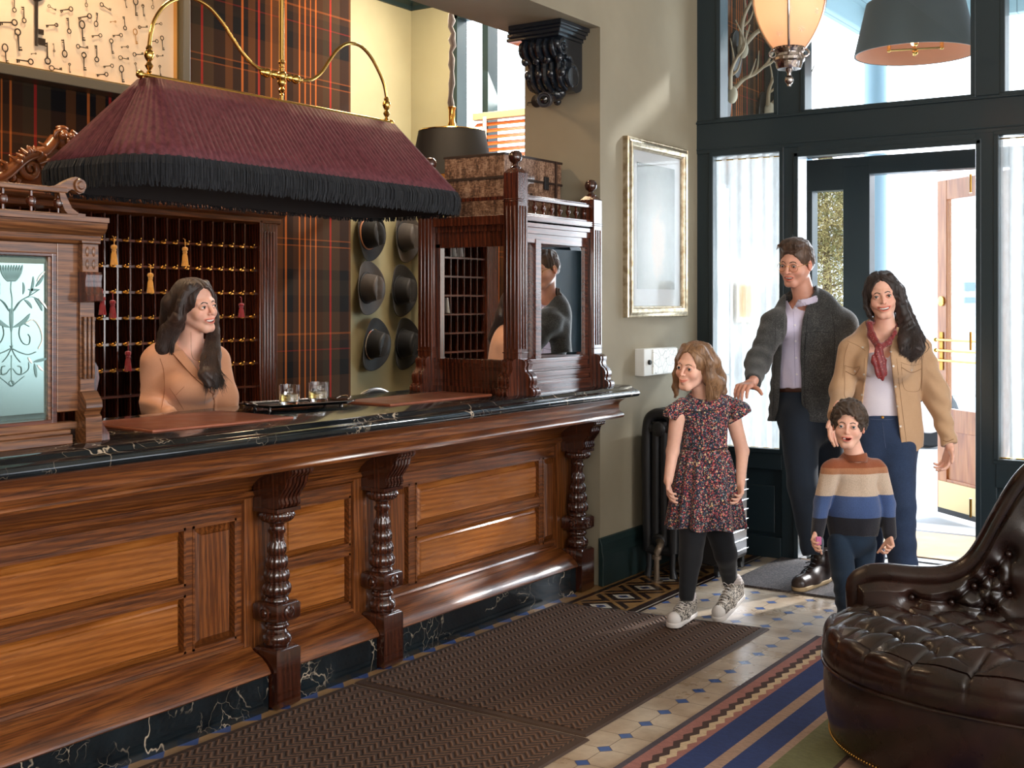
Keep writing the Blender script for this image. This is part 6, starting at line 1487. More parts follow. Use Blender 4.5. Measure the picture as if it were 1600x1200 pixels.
    def projbrow(s, m, parent, browm):
        # settle the brow hairs onto the forehead surface
        V = np.concatenate(m.v); Lc = np.stack([V@RT, V@FW, V[:,2]], 1); q = s.loc(Lc)
        d = s.head(q); e = 1e-3; g = (s.head(q+[0,e,0])-d)/e; q2 = q.copy(); q2[:,1] -= np.clip((d-.0006)/np.maximum(g, .4), -.02, .02); q2[:,1] += (q[:,1]-q[:,1])
        m.v = [L2W(s.to(q2))]; m.build('eyebrow', browm, parent)
class Fig:
    def __init__(s, name_label, t0, pxf, pyf, cat='person', group=None):
        s.t0 = t0; b = P(pxf, HZ+EYE*FX/t0, t0); s.o = thing('person', (b[0], b[1], 0), name_label, cat, group)
    def j(s, px, py, dd=0.0):
        t = s.t0+dd; return np.array([(px-800)/FX*t, t, EYE+(HZ-py)/FX*t])
    def js(s, *a): return [s.j(*q) for q in a]
def pxpy(P_): return 800+FX*P_[:,0]/P_[:,1], HZ-FX*(P_[:,2]-EYE)/P_[:,1]
def yawM(c, yaw, sy=1.0, sx=1.0):
    """space turned by yaw about c (local), with depth squashed by sy: radii given across x"""
    a = radians(yaw); x = np.array([cos(a), sin(a), 0]); y = np.array([-sin(a), cos(a), 0]); return (np.asarray(c, float), np.array([x/sx, y/sy, [0,0,1]]), min(sy, 1))
def hand(s, wrist, d, palm, size=1.0, curl=(.3,.35,.4,.5), thumb=.5, side=1, spread=.12):
    """adds a hand to SDF s: d points wrist->knuckles, palm is the palm normal; side +1 puts the thumb at +cross(d,palm)"""
    d = nrm_(d); n = nrm_(np.asarray(palm)-d*np.dot(palm, d)); w = np.cross(d, n)*side; z = size; W_ = np.asarray(wrist, float)
    for k, o in enumerate((-.030,-.010,.010,.028)):
        s.cone(W_+w*o*.6*z, W_+d*.082*z*(1-.06*abs(k-2))+w*o*z, .015*z, .0115*z, k=.008*z)
    L_ = [(.034,.020,.017),(.041,.025,.018),(.038,.023,.018),(.029,.018,.016)]
    for k, o in enumerate((.029,.010,-.010,-.030)):
        p = W_+d*(.084-.006*abs(k-1))*z+w*o*z; c = curl[k]; a = 0.15; dd = nrm_(d+w*spread*(1.2-k)*.6)
        for i, l in enumerate(L_[k]):
            a += c*(1.0 if i else .8); q = p+(dd*cos(a)+n*sin(a))*l*z; s.cone(p, q, (.0092-.0008*i)*z, (.0086-.0010*i)*z, k=.0025*z); p = q
    p = W_+d*.022*z+w*.026*z+n*.004*z
    for i, (l, r) in enumerate(((.040,.0125),(.030,.0105),(.024,.0092))):
        a = .95-thumb*.35*i; q = p+nrm_(d*cos(a)+w*sin(a)*.9+n*(.25+thumb*.25*i))*l*z; s.cone(p, q, r*z, (r-.0012)*z, k=.005*z if i == 0 else .002*z); p = q
    return s
def build_skin(fig, parts, mat, head=None, **tk):
    """parts: list of (sdf, lo, hi, h) all meshed into the one body object"""
    bb = [(f, np.asarray(p, float).min(0)-pd-.03, np.asarray(p, float).max(0)+pd+.03) for f, p, pd, h in parts]
    def allf(P_):                         # one surface: head, torso, arms and hands joined
        d = np.full(len(P_), 1.0)
        for i, (f, lo, hi) in enumerate(bb):
            m_ = np.all((P_ >= lo) & (P_ <= hi), axis=1) if i else np.ones(len(P_), bool)
            if m_.any(): d[m_] = smin(d[m_], f(P_[m_]), .004 if i else 0)
        return d
    lo = np.min([b[1] for b in bb], 0)+.03; hi = np.max([b[2] for b in bb], 0)-.03
    V, Q = snets(allf, lo, hi, .0028); fig.__dict__.setdefault('trees', {})['body'] = BVHTree.FromPolygons([tuple(v) for v in L2W(V)], [tuple(q) for q in Q]); T = head.tint(V, **tk) if head else np.ones((len(V),3))
    return mesh_np('body', L2W(V), Q, mat, fig.o, tint=T)
def garment(fig, name, f, pts, pad_, h, mat, parent=None):
    pts = np.asarray(pts, float); V, Q = snets(f, pts.min(0)-pad_, pts.max(0)+pad_, h)
    o = mesh_np(name, L2W(V), Q, mat, parent or fig.o); o_t = BVHTree.FromPolygons([tuple(v) for v in L2W(V)], [tuple(q) for q in Q]); fig.__dict__.setdefault('trees', {})[name] = o_t; return o
def hit(fig, names, px, py, off=.001):
    d = nrm_(FW+RT*((px-800)/FX)+np.array([0,0,(HZ-py)/FX])); best = None
    for nme in ([names] if isinstance(names, str) else names):
        r = fig.trees[nme].ray_cast(Vector((0,0,EYE)), Vector(d))
        if r[0] is not None and (best is None or r[3] < best[3]): best = r
    if best is None: return None
    p = np.array(best[0]); n = np.array(best[1]); n = n if n.dot(d) < 0 else -n; return p+n*off, n
def seamline(fig, names, pts, r, mat, name='seam', parent=None, off=.001, k=5):
    out = []
    for a, b in smoothpath([(x, y) for x, y in pts], k):
        h_ = hit(fig, names, a, b, off)
        if h_ is not None: out.append(h_[0])
    if len(out) < 2: return
    m = MB(); m.tube(out, r, 6); return m.build(name, mat, parent or fig.o)
def buttons(fig, names, pts, r, mat, name='button', parent=None):
    for a, b in pts:
        h_ = hit(fig, names, a, b, .0015)
        if h_ is None: continue
        m = MB(); m.lathe([(.0,-.001),(r,-.001),(r,.0012),(r*.8,.002),(.0,.0016)], h_[0], 14, axis=tuple(h_[1])); m.build(name, mat, parent or fig.o)
def flap(fig, names, poly, off, mat, name, th=.004):
    """a folded piece of cloth lying on the surfaces below it (collar, lapel)"""
    P3 = []
    for q in poly:
        h_ = hit(fig, names, q[0], q[1], off+(q[2] if len(q) > 2 else 0))
        if h_ is None: return
        P3.append(h_[0])
    V = np.array(P3); n = len(V); c = V.mean(0); m = MB(); bk2 = V+FW*th
    m.add(np.concatenate([V, bk2, [c-FW*.002], [c+FW*th]]), [(i,(i+1)%n,2*n) for i in range(n)]+[((i+1)%n+n,i+n,2*n+1) for i in range(n)]+[(i,(i+1)%n,n+(i+1)%n,n+i) for i in range(n)])
    return m.build(name, mat, fig.o, smooth=50)
def strands(fig, paths, mat, r=.0016, name='hair_strands', parent=None, n=5, f=None, lift=.0006):
    m = MB()
    if f is not None:                     # lay every lock on the surface of the close hair
        ln = [len(p) for p in paths]; A = np.concatenate([np.asarray(p, float) for p in paths]); d = f(A); e = 1e-3
        g = np.stack([f(A+np.eye(3)[i]*e)-d for i in range(3)], 1)/e; g /= np.maximum(np.linalg.norm(g, axis=1, keepdims=True), .3)
        A = A+g*np.clip(lift-d, -.006, .03)[:,None]; k = 0; out = []
        for l in ln: out.append(A[k:k+l]); k += l
        paths = out
    for p in paths:
        k = len(p); rr = r*np.minimum(1, np.minimum(np.linspace(.5,4,k), np.linspace(5,.25,k)))
        m.tube(L2W(p), rr, n)
    return m.build(name, mat, parent or fig.o, fixn=False, smooth=80)
# ================================================================ PEOPLE
SK1 = skin_mat('skin_fair_warm', srgb(222,166,144)); SK2 = skin_mat('skin_fair_pink', srgb(234,182,160)); SK3 = skin_mat('skin_child', srgb(236,186,164))
HD = hair_mat('dark_brown_hair', srgb(20,12,9), srgb(62,38,27), .52); HW_ = hair_mat('near_black_brown_hair', srgb(16,10,9), srgb(54,36,30), .55); HG = hair_mat('light_brown_hair', srgb(82,56,38), srgb(158,118,82)); HB = hair_mat('curly_brown_hair', srgb(26,18,14), srgb(78,58,42), .6); HM = hair_mat('short_brown_hair', srgb(40,26,18), srgb(104,74,52), .5)
IB = flat('brown_iris', srgb(44,28,20), .15, coat=1); IBL = flat('dark_blue_grey_iris', srgb(46,56,66), .15, coat=1)
def hair_cap(H, P_, grow=0.0, cut=(0,.100,-.022,.0665,.088,.108), low=-.05, back=.0, rip=.0022, seed=1, part=None):
    """close hair over the skull, open in front of the face"""
    q = H.loc(P_); x = np.abs(q[:,0])
    d = ell(q, (0,-.020-back*.5,.038), (.080+grow, .099+grow+back*.5, .090+grow))
    d = smin(d, rcone(np.stack([x,q[:,1],q[:,2]],1), (.045,-.045,-.0), (.040,-.050,low), .034+grow, .030+grow), .03)
    d = smax(d, -ell(q, cut[:3], cut[3:]), .006)
    ang = np.arctan2(q[:,0], q[:,1]+.02)
    d = d+rip*.5*np.sin(ang*26+2*np.sin(q[:,2]*12+seed))
    if part is not None: d = d+.006*np.exp(-((q[:,0]-part)/.0035)**2)*(q[:,2] > .05)
    return d*H.s
# ---------------------------------------------------------------- the man
def man():
    F = Fig('man in charcoal wool overshirt and wire glasses with one hand on the girl', 6.42, 1262, 905); j = F.j; k = .00339
    H = Head(j(1243,411,0), -40, -13, -4, 1.03, jaw=1.06, male=True, mouth='teeth', smile=.8, nose=1.15)
    nb = j(1258,470,.03)
    Mt = yawM(j(1262,570,.06), -18, .62)
    def tors(grow, P_):
        s = S(.05); s.cone((0,0,.24), (0,0,-.06), .155+grow, .145+grow, M=Mt); s.cone((0,0,-.06), (0,0,-.28), .145+grow, .165+grow, M=Mt); s.cone(j(1216,508,.0), j(1310,510,.07), .062+grow, .066+grow, k=.06); s.cone((.0,0,.25),(0,.0,.30), .10+grow*.6, .07+grow*.5, M=Mt, k=.04); return s(P_)
    body = S(.02); body.fn(H.sdf, .0); body.cone(H.to((0,-.022,-.045)), nb, .054, .058, k=.02); body.fn(lambda q: tors(-.022, q), .02); body.chain([j(1216,508,.0), j(1186,566,-.16), j(1177,596,-.41)], [.045,.034,.025], k=.03); body.chain([j(1314,508,.07), j(1331,590,.12), j(1324,664,.10)], [.045,.036,.026], k=.03)
    hs_ = S(.008); wr = j(1170,601,-.46); kn_ = j(1150,607,-.62)
    hand(hs_, wr, kn_-wr, (0.1,.1,-1), 1.04, curl=(.40,.45,.5,.5), thumb=.4, side=1, spread=.05); hs_.cone(j(1177,596,-.42), wr, .022, .025)
    b = build_skin(F, [(body, [j(1205,365,-.14), j(1325,510,.2)], .03, .0026), (hs_, [j(1128,585,-.62), j(1190,640,-.3)], .02, .0028)], SK1, H, stub=.35, lip=(.92,.52,.5))
    H.extras(F.o, IB, 1.25, HM, gaze=(.10,-.35), teeth=True)
    # hair: short sides, swept quiff
    def hf(P_):
        q = H.loc(P_); d = hair_cap(H, P_, .002, cut=(0,.098,-.034,.070,.092,.100), low=-.02, rip=.0015)/H.s
        d = smin(d, ell(q, (0,.030,.098), (.062,.068,.034)), .015); d = smin(d, ell(q, (.01,.070,.098), (.050,.028,.022)), .012)
        d = smax(d, -(q[:,2]+.052+.6*np.minimum(0, -.02-q[:,1])*0), .004)
        d = d+.0022*np.sin(q[:,0]*190+30*q[:,1]+3*np.sin(q[:,1]*40))*np.clip((q[:,2]-.05)/.03, 0, 1); return d*H.s
    garment(F, 'hair', hf, [H.to((-.09,-.13,-.06)), H.to((.09,.11,.14)), H.to((.09,-.13,.14)), H.to((-.09,.11,.14)), H.to((.09,.1,-.06))], .03, .003, HM)
    r = np.random.RandomState(8); ps = []
    for i in range(260):
        x = r.uniform(-.062,.062); y0 = r.uniform(-.06,.05); z = .115-.6*x*x*12*.6
        p = [(x,y0,z*.98), (x*1.05,y0+.03,z+.010), (x*1.05+.006,y0+.055,z+.008), (x*1.1+.012,min(.108,y0+.085),z-.004-.25*max(0,y0))]; ps.append(H.to(smoothpath(p, 3)))
    strands(F, ps, HM, .0015, f=hf, lift=.0015)
    ps = []
    for i in range(420):
        a = r.uniform(.9,2*pi-.9); z = r.uniform(-.045,.09); R0 = sqrt(max(.02,1-((z-.038)/.094)**2)); x, y = sin(a)*.0815*R0, cos(a)*.101*R0-.022
        if y > .028-.2*max(0,.04-z): continue
        d = np.array([0,-.006,-.014]); p0 = np.array([x,y,z]); ps.append(H.to(np.array([p0, p0*[1.02,1.02,1]+d*.6, p0*[1.015,1.015,1]+d*1.2])))
    strands(F, ps, HM, .0011, 'side_hair', f=hf)
    # glasses
    g = M['brass']; m = MB(); rimc = []
    for sg in (-1, 1):
        c = np.array([sg*.033,.0935,-.006]); ring = [H.to(c+np.array([cos(a)*.0235, -.004*abs(cos(a))*(1 if cos(a)*sg > 0 else .0), sin(a)*.0205])) for a in np.linspace(0, 2*pi, 33)[:-1]]
        m = MB(); m.tube(L2W(ring), .0011, 6, closed=True); o = m.build('glasses_rim', g, F.o) if sg < 0 else m.build('glasses_rim', g, F.o)
        m = MB(); m.tube(L2W([H.to((sg*.0565,.090,.001)), H.to((sg*.072,.06,.004)), H.to((sg*.080,.0,.004)), H.to((sg*.080,-.015,-.004))]), .0012, 6); m.build('glasses_temple', g, F.o)
    m = MB(); m.tube(L2W(smoothpath([H.to((-.010,.096,.0)), H.to((0,.0985,.004)), H.to((.010,.096,.0))], 4)), .0011, 6); m.build('glasses_bridge', g, F.o)
    # shirt
    lav = cloth('lavender_cotton', srgb(196,188,214), srgb(214,206,228), sc=500, bump=.1, sheen=.1)
    def shirt(P_):
        d = tors(-.004, P_); px, py = pxpy(P_); d = smax(d, -(py-430)*-.003*0+(440-py)*.0033, .0); d = np.maximum(d, (py-607)*.0033)
        nk = rcone(P_, H.to((0,-.02,-.06)), nb+np.array([0,-.02,-.0]), .058, .064); col = np.maximum(np.abs(nk)-.006, 0)-.002
        axn = nrm_(H.to((0,-.02,-.06))-nb); hh_ = (P_-nb)@axn; colr_ = np.abs(nk-.003)-.0028; cm = np.maximum(colr_, np.maximum(hh_-(.042+.30*(P_[:,1]-nb[1])), -.02-hh_)); 
        vv = ((484-py)*.55-np.abs(px-1238))*.0033; cm = np.maximum(cm, vv); d = np.maximum(d, np.minimum(-(nk+.001)+0*vv, 9)); d = np.maximum(d, np.where(py > 450, vv, -1)); d = smin(np.maximum(d, np.where(py < 466, .05, -1)), cm, .003)
        return d+.0015*np.sin(px*.35+np.sin(py*.05)*2)*np.clip((py-560)/40, 0, 1)
    garment(F, 'shirt', shirt, [j(1190,430,-.15), j(1335,625,.25)], .02, .005, lav)
    seamline(F, 'shirt', [(1239,478),(1241,520),(1242,570),(1243,604)], .0009, flat('shirt_seam', srgb(150,142,176), .8), 'placket_seam')
    buttons(F, 'shirt', [(1243,481),(1242,508),(1243,533),(1244,559),(1245,585)], .0055, flat('pearl_button', srgb(228,222,226), .3))
    # trousers and belt
    dn = cloth('dark_navy_denim', srgb(14,22,34), srgb(24,38,54), sc=500, sheen=.1)
    L1 = [j(1248,650,.03), j(1254,760,.0), j(1270,862,.02)]; L2_ = [j(1286,650,.12), j(1296,770,.18), j(1298,868,.28)]
    def tr_(P_):
        s = S(.03); s.cone((0,0,-.12), (0,0,-.27), .148, .165, M=Mt); s.chain(L1, [.105,.078,.058], k=.03); s.chain(L2_, [.105,.080,.060], k=.03); px, py = pxpy(P_)
        d = s(P_); d = np.maximum(d, (603-py)*.0033); d = np.maximum(d, (py-868+(px-1270)*.05)*.0033); return d+.0035*wob(P_, 30, 3, (1,1,.6))*np.clip((py-640)/60, .15, 1)+.004*np.sin(py*.16+px*.05)*np.clip((py-800)/50, 0, 1)
    garment(F, 'jeans', tr_, [j(1200,600,-.2), j(1340,880,.45)], .03, .007, dn)
    def belt(P_):
        s = S(.03); s.cone((0,0,-.05), (0,0,-.2), .150, .158, M=Mt); px, py = pxpy(P_); return np.maximum(s(P_), np.maximum((604-py)*.0033, (py-613)*.0033))
    garment(F, 'belt', belt, [j(1200,600,-.2), j(1330,620,.3)], .02, .004, flat('brown_belt_leather', srgb(66,36,22), .4))
    # overshirt
    wo = NT('charcoal_heather_wool'); n1 = wo.noise(wo.coord((1,1,.6)), 260, 3, .8); n2 = wo.noise(wo.coord(), 14, 3); wo.set(base=wo.ramp(wo.math('MULTIPLY_ADD', n1, .8, wo.math('MULTIPLY', n2, .2)), [(.36, srgb(26,27,28)), (.52, srgb(54,55,56)), (.66, srgb(104,104,102))]), rough=.95, sheen=.25); wo.bump(n1, .5, .003); wo = wo.m
    el, wrs = j(1184,566,-.16), j(1177,596,-.38)
    ar = [j(1210,506,-.0), el, wrs]; al_ = [j(1318,508,.07), j(1333,590,.12), j(1322,665,.10)]
    def jack(P_):
        px, py = pxpy(P_); tb = tors(.026, P_); 
        s = S(.045); s.cone((0,0,-.2), (0,0,-.33), .188, .200, M=Mt); tb = smin(tb, s(P_), .05)
        lo = 655-(px-1203)*0+np.where(px > 1240, 8+(px-1300)*-.02, 0); tb = np.maximum(tb, (py-(658+.02*(px-1200)))*.0033)
        cen = P_-Mt[0]; front = (cen@Mt[1][1]) < .02
        lft = np.interp(py, [430,455,480,520,600,640,665], [1222,1226,1228,1222,1219,1216,1203+4]); rgt = np.interp(py, [430,455,470,500,560,640,665], [1272,1272,1262,1254,1251,1253,1257])
        op = np.minimum(px-lft, rgt-px)*.0033; op = np.where(front, op, -.05); tb = smax(tb, op, .004)
        sl = S(.03); sl.chain(ar, [.074,.056,.044], k=.05); sl.chain(al_, [.080,.070,.060], k=.05); sd_ = sl(P_); 
        end = (P_-wrs)@nrm_(wrs-el); sd_ = smax(sd_, np.where(px < 1200, end-.012, -.1), .004)
        d = smin(tb, sd_, .03); nk = rcone(P_, H.to((0,-.02,-.07)), nb, .068, .074); d = np.maximum(d, -nk); 
        colr = np.maximum(np.abs(nk-.004)-.0065, np.maximum((444+.12*np.abs(px-1262)-py)*.0033, (py-486)*.0033)); colr = np.where(front, np.maximum(colr, op+.004), colr); d = smin(d, colr, .004)
        return d+.004*wob(P_, 17, 5, (1,1,.5))+.0022*np.sin((P_@nrm_([.3,.2,1]))*85+3*wob(P_,8,2))*np.clip((1215-px)/14, 0, 1)
    garment(F, 'overshirt', jack, [j(1150,430,-.5), j(1375,672,.4)], .03, .0055, wo)
    dk = flat('dark_thread', srgb(22,22,24), .8); lt = flat('grey_trim', srgb(130,128,126), .7)
    seamline(F, 'overshirt', [(1262,492),(1258,540),(1257,600),(1259,650)], .0012, dk, 'front_seam'); seamline(F, 'overshirt', [(1212,500),(1210,560),(1209,620),(1207,650)], .0010, dk, 'front_seam')
    seamline(F, 'overshirt', [(1262,520),(1280,518),(1298,520)], .0012, dk, 'pocket_seam'); seamline(F, 'overshirt', [(1300,490),(1304,520),(1303,560),(1300,590)], .0012, dk, 'armhole_seam')
    seamline(F, 'overshirt', [(1218,655),(1230,659),(1245,660)], .0012, lt, 'hem_edge')
    # boots
    lb = leather('boot_leather', srgb(28,20,18), srgb(58,40,32), .3)
    for (toe, heel, nm, dz) in ((j(1247,893,-.14), j(1284,880,.05), 'a', 0), (j(1283,893,.05), j(1302,884,.24), 'b', 0)):
        tz = .045; toe[2] = .048; heel[2] = .055; d = nrm_(heel-toe); mid = (toe+heel)/2; top = heel+np.array([-.01,.0,.14]) if nm == 'a' else heel+np.array([0,0,.14])
        def bf(P_):
            s = S(.03); s.cone(toe-d*-.015, mid, .042, .046); s.cone(mid, heel, .046, .043); s.cone(mid+[0,0,.02], heel+[0,0,.06], .036, .046); s.cone(heel+[0,0,.03], top, .048, .052); v = s(P_); v = np.maximum(v, (top[2]-P_[:,2])*-1-.0); return np.maximum(v, .032-P_[:,2])
        garment(F, 'boot', bf, [toe-.06, top+.07, heel+.07], .03, .004, lb)
        def sf(P_):
            s = S(.03); s.cone(toe*[1,1,0]+[0,0,.03]+d*.02, heel*[1,1,0]+[0,0,.03]-d*.0, .044, .044); return np.maximum(s(P_), np.maximum(P_[:,2]-.038, .0125-P_[:,2]))
        garment(F, 'boot_sole', sf, [toe*[1,1,0]-.06, heel*[1,1,0]+[.06,.06,.03]], .02, .004, flat('pale_sole', srgb(170,146,110), .7))
        u = nrm_(np.cross(d, [0,0,1]))
        for q in range(6):
            c = toe+d*(.10+.016*q)+np.array([0,0,.036+.020*q]); m = MB(); m.tube(L2W([c-u*.028+[0,0,.006]-d*.0, c-d*.012+[0,0,.018], c+u*.028+[0,0,.006]]), .0026, 6); m.build('boot_lace', M['black'], F.o)
man()
# ---------------------------------------------------------------- the woman in tan
def woman():
    F = Fig('smiling woman in tan overshirt, red neck scarf and jeans by the open door', 6.12, 1398, 912); j = F.j
    H = Head(j(1378,463,0), -14, -2, 7, .985, jaw=.92, mouth='teeth', smile=1.15, nose=.8, mw=1.28)
    nb = j(1386,522,.03); body = S(.02); body.fn(H.sdf, 0); body.cone(H.to((0,-.022,-.05)), nb, .046, .050, k=.02); Mt = yawM(j(1382,590,.06), -8, .66)
    def tors(g, P_):
        s = S(.05); s.cone((0,0,.16), (0,0,.06), .135+g, .140+g, M=Mt); s.cone((0,0,.06), (0,0,-.10), .140+g, .112+g, M=Mt); s.cone((0,0,-.10), (0,0,-.26), .112+g, .148+g, M=Mt); s.ell(j(1362,570,-.055), (.062+g,.055+g,.060+g), k=.04); s.ell(j(1397,570,-.05), (.062+g,.055+g,.060+g), k=.04); return s
    body.fn(lambda q: tors(-.010, q)(q), .03); body.cone(j(1350,540,.02), j(1416,540,.04), .045, k=.04); body.chain([j(1428,546,.03), j(1462,618,.04), j(1481,688,-.05)], [.040,.032,.023], k=.03); body.chain([j(1338,548,.02), j(1315,608,.0), j(1306,646,-.27)], [.040,.030,.022], k=.03)
    hr = S(.006); wr = j(1484,700,-.05); hand(hr, wr, j(1479,722,-.06)-wr, (-1,-.3,0), .93, curl=(.35,.45,.5,.55), thumb=.3, side=-1); hr.cone(j(1480,685,-.05), wr, .024, .021)
    hl = S(.006); wl = j(1305,652,-.28); hand(hl, wl, j(1301,674,-.30)-wl, (.6,-.8,.0), .93, curl=(.2,.2,.2,.2), thumb=.3, side=1); hl.cone(j(1306,643,-.26), wl, .022, .021)
    build_skin(F, [(body, [j(1340,418,-.13), j(1430,565,.16)], .02, .0026), (hr, [j(1462,680,-.12), j(1492,745,0)], .03, .0026), (hl, [j(1288,635,-.42), j(1325,712,-.18)], .03, .0026)], SK2, H, lip=(.96,.52,.52), cheek=.14)
    H.extras(F.o, IB, 1.25, HW_, gaze=(-.05,-.02), teeth=True, thick=1.5)
    # hair: middle part, straight on her right, long waves over her left shoulder
    A = [H.to((.052,.02,.10)), H.to((.083,.005,.03)), H.to((.088,-.005,-.05)), j(1424,520,-.04), j(1432,545,-.09), j(1424,562,-.10)]
    A2 = [H.to((.04,-.03,.10)), H.to((.088,-.035,.02)), j(1420,500,.03), j(1434,530,-.03), j(1416,552,-.10)]
    A3 = [H.to((.07,-.02,-.02)), j(1413,508,-.01), j(1412,532,-.08), j(1408,548,-.11)]
    Bk = [H.to((-.05,.02,.10)), H.to((-.080,.010,.03)), H.to((-.083,.012,-.04)), H.to((-.074,.018,-.085)), H.to((-.060,.005,-.11))]
    C3 = [H.to((0,-.09,.05)), H.to((0,-.10,-.06)), j(1395,530,.10)]
    def hf(P_):
        q = H.loc(P_); d = hair_cap(H, P_, .003, cut=(.0,.106,-.022,.066,.092,.117), low=-.07, back=.006, rip=.0014, part=0)
        s = S(.018); s.chain(A, [.018,.018,.024,.034,.034,.012]); s.chain(A2, [.028,.028,.034,.036,.012]); s.chain(A3, [.022,.026,.026,.010]); s.chain(Bk, [.013,.012,.012,.010,.005]); s.chain(C3, [.05,.055,.06]); d = smin(d, s(P_), .012)
        return d+.0016*np.sin((q[:,0]*1.0+.10*np.sin(q[:,2]*20))*120)*np.clip((-q[:,2]+.02)/.05, 0, 1)+.0015*wob(P_, 40, 4, (1,1,.35))
    garment(F, 'hair', hf, [j(1338,415,-.2), j(1450,575,.2)], .03, .0032, HW_)
    r = np.random.RandomState(5); ps = []
    for i in range(620):
        y0 = r.uniform(-.085,.058); t = r.rand(); e = r.normal(size=3)*.010; top = .126-1.6*(y0+.02)**2*3
        p = [H.to((.002,y0,top)), H.to((.040,y0*.9,top-.018)), H.to((.080,y0*.5-.005,.045)), H.to((.0905,y0*.3-.008,-.03))]
        w_ = r.uniform(-1,1); s1 = j(1416+12*w_+4*r.rand(), 500, -.02+.03*r.rand()); s2 = j(1423+17*w_, 522+3*r.randn(), -.07+.03*r.rand()); s3 = j(1428+15*w_+4*r.randn(), 543, -.115+.03*r.rand()); s4 = j(1420+15*w_+5*r.randn(), 560+5*r.randn(), -.12+.03*r.rand())
        ps.append(smoothpath(p+[s1,s2,s3,s4][:4 if r.rand() > .3 else 3], 4))
    for i in range(200):
        y0 = r.uniform(-.08,.058); top = .126-1.6*(y0+.02)**2*3; p = [H.to((-.002,y0,top)), H.to((-.040,y0*.9,top-.018)), H.to((-.080,y0*.5-.002,.045)), H.to((-.0905,y0*.25+.004,-.03)), H.to((-.080,.01+r.uniform(-.01,.01),-.08)), H.to((-.060+r.uniform(-.012,.01),.008,-.115-r.uniform(0,.02)))]; ps.append(smoothpath(p, 4))
    strands(F, ps, HW_, .0015, f=hf)
    # tank top
    tk = cloth('white_cotton_tank', srgb(214,206,220), srgb(228,222,232), sc=500, bump=.1, sheen=.1)
    def tank(P_):
        px, py = pxpy(P_); d = tors(-.002, P_)(P_); d = np.maximum(d, (py-650)*.0032); nk = np.interp(px, [1345,1357,1366,1374,1388,1398,1410], [520,522,548,558,559,545,520]); return np.maximum(d, (nk-py)*.0032)+.0016*wob(P_, 30, 2, (.5,.5,1.6))
    garment(F, 'tank_top', tank, [j(1335,510,-.2), j(1430,660,.3)], .02, .0045, tk)
    dn = cloth('indigo_denim', srgb(22,36,60), srgb(44,64,98), sc=420, sheen=.1, nz=5)
    L1 = [j(1366,690,.05), j(1356,790,.08), j(1362,885,.20)]; Lr = [j(1402,700,.02), j(1407,790,-.05), j(1410,890,-.02)]
    def jn(P_):
        s = S(.03); s.cone((0,0,-.16), (0,0,-.30), .112, .155, M=Mt); s.cone((0,0,-.30), (0,0,-.36), .155, .150, M=Mt); s.chain(L1, [.095,.066,.068]); s.chain(Lr, [.100,.070,.074]); px, py = pxpy(P_); d = s(P_); d = np.maximum(d, (646-py)*.0032); d = np.maximum(d, .03-P_[:,2]); return d+.003*wob(P_, 26, 6, (1,1,.7))+.003*np.sin(py*.2+px*.06)*np.clip((py-780)/60, 0, 1)
    garment(F, 'jeans', jn, [j(1330,640,-.2), j(1460,910,.35)], .05, .006, dn)
    th_ = flat('jeans_thread', srgb(88,96,124), .8); seamline(F, 'jeans', [(1360,655),(1380,656),(1396,655)], .001, th_, 'waistband_seam'); buttons(F, 'jeans', [(1379,652)], .007, M['oldbrass']); seamline(F, 'jeans', [(1379,660),(1381,680),(1384,700)], .001, th_, 'fly_seam')
    tn = cloth('tan_twill', srgb(176,140,106), srgb(198,162,128), sc=600, bump=.15, nz=5)
    ar = [j(1434,546,.03), j(1463,618,.04), j(1483,694,-.05)]; al = [j(1330,548,.02), j(1315,610,.0), j(1306,650,-.24)]
    def jk(P_):
        px, py = pxpy(P_); s = tors(.026, P_); s.cone((0,0,-.2), (0,0,-.36), .165, .185, M=Mt, k=.06); s.cone(j(1344,540,.02), j(1424,540,.04), .062, k=.05); d = s(P_)
        cen = (P_-Mt[0])@Mt[1][1]; front = cen < .03
        lf = np.interp(py, [505,525,545,600,640,690,730], [1352,1356,1358,1352,1347,1342,1335]); rt = np.interp(py, [505,525,545,600,640,690,730], [1400,1396,1390,1396,1402,1408,1414]); op = np.where(front, np.minimum(px-lf, rt-px)*.0032, -.05); d = smax(d, op, .004)
        hem = np.interp(px, [1290,1320,1345,1405,1415,1422,1440,1460], [690,700,690,700,722,716,700,692]); d = np.maximum(d, (py-hem)*.0032)
        sl = S(.03); sl.chain(ar, [.068,.060,.040], k=.05); sl.chain(al, [.066,.052,.040], k=.05); sd_ = sl(P_); e1 = (P_-ar[2])@nrm_(ar[2]-ar[1]); e2 = (P_-al[2])@nrm_(al[2]-al[1]); sd_ = smax(sd_, np.where(px > 1440, e1-.005, np.where(px < 1330, e2-.005, -.1)), .003)
        d = smin(d, sd_, .03); nk = rcone(P_, H.to((0,-.02,-.07)), nb+[0,0,.01], .060, .068); d = np.maximum(d, -nk)
        col = np.maximum(np.abs(nk-.006)-.007, np.maximum((508+.10*np.abs(px-1380)-py)*.0032, (py-548)*.0032)); col = np.maximum(col, np.where(front, op+.004, -.05)); d = smin(d, col, .004)
        fold = .004*np.sin((P_@nrm_([.5,.1,1]))*80+2*wob(P_, 9, 1))*np.clip((px-1446)/12, 0, 1)+.0045*wob(P_, 15, 7, (1,1,.4)); return d+fold
    garment(F, 'tan_overshirt', jk, [j(1278,498,-.4), j(1510,735,.35)], .03, .0052, tn)
    td = flat('tan_thread', srgb(142,108,78), .8); O = 'tan_overshirt'
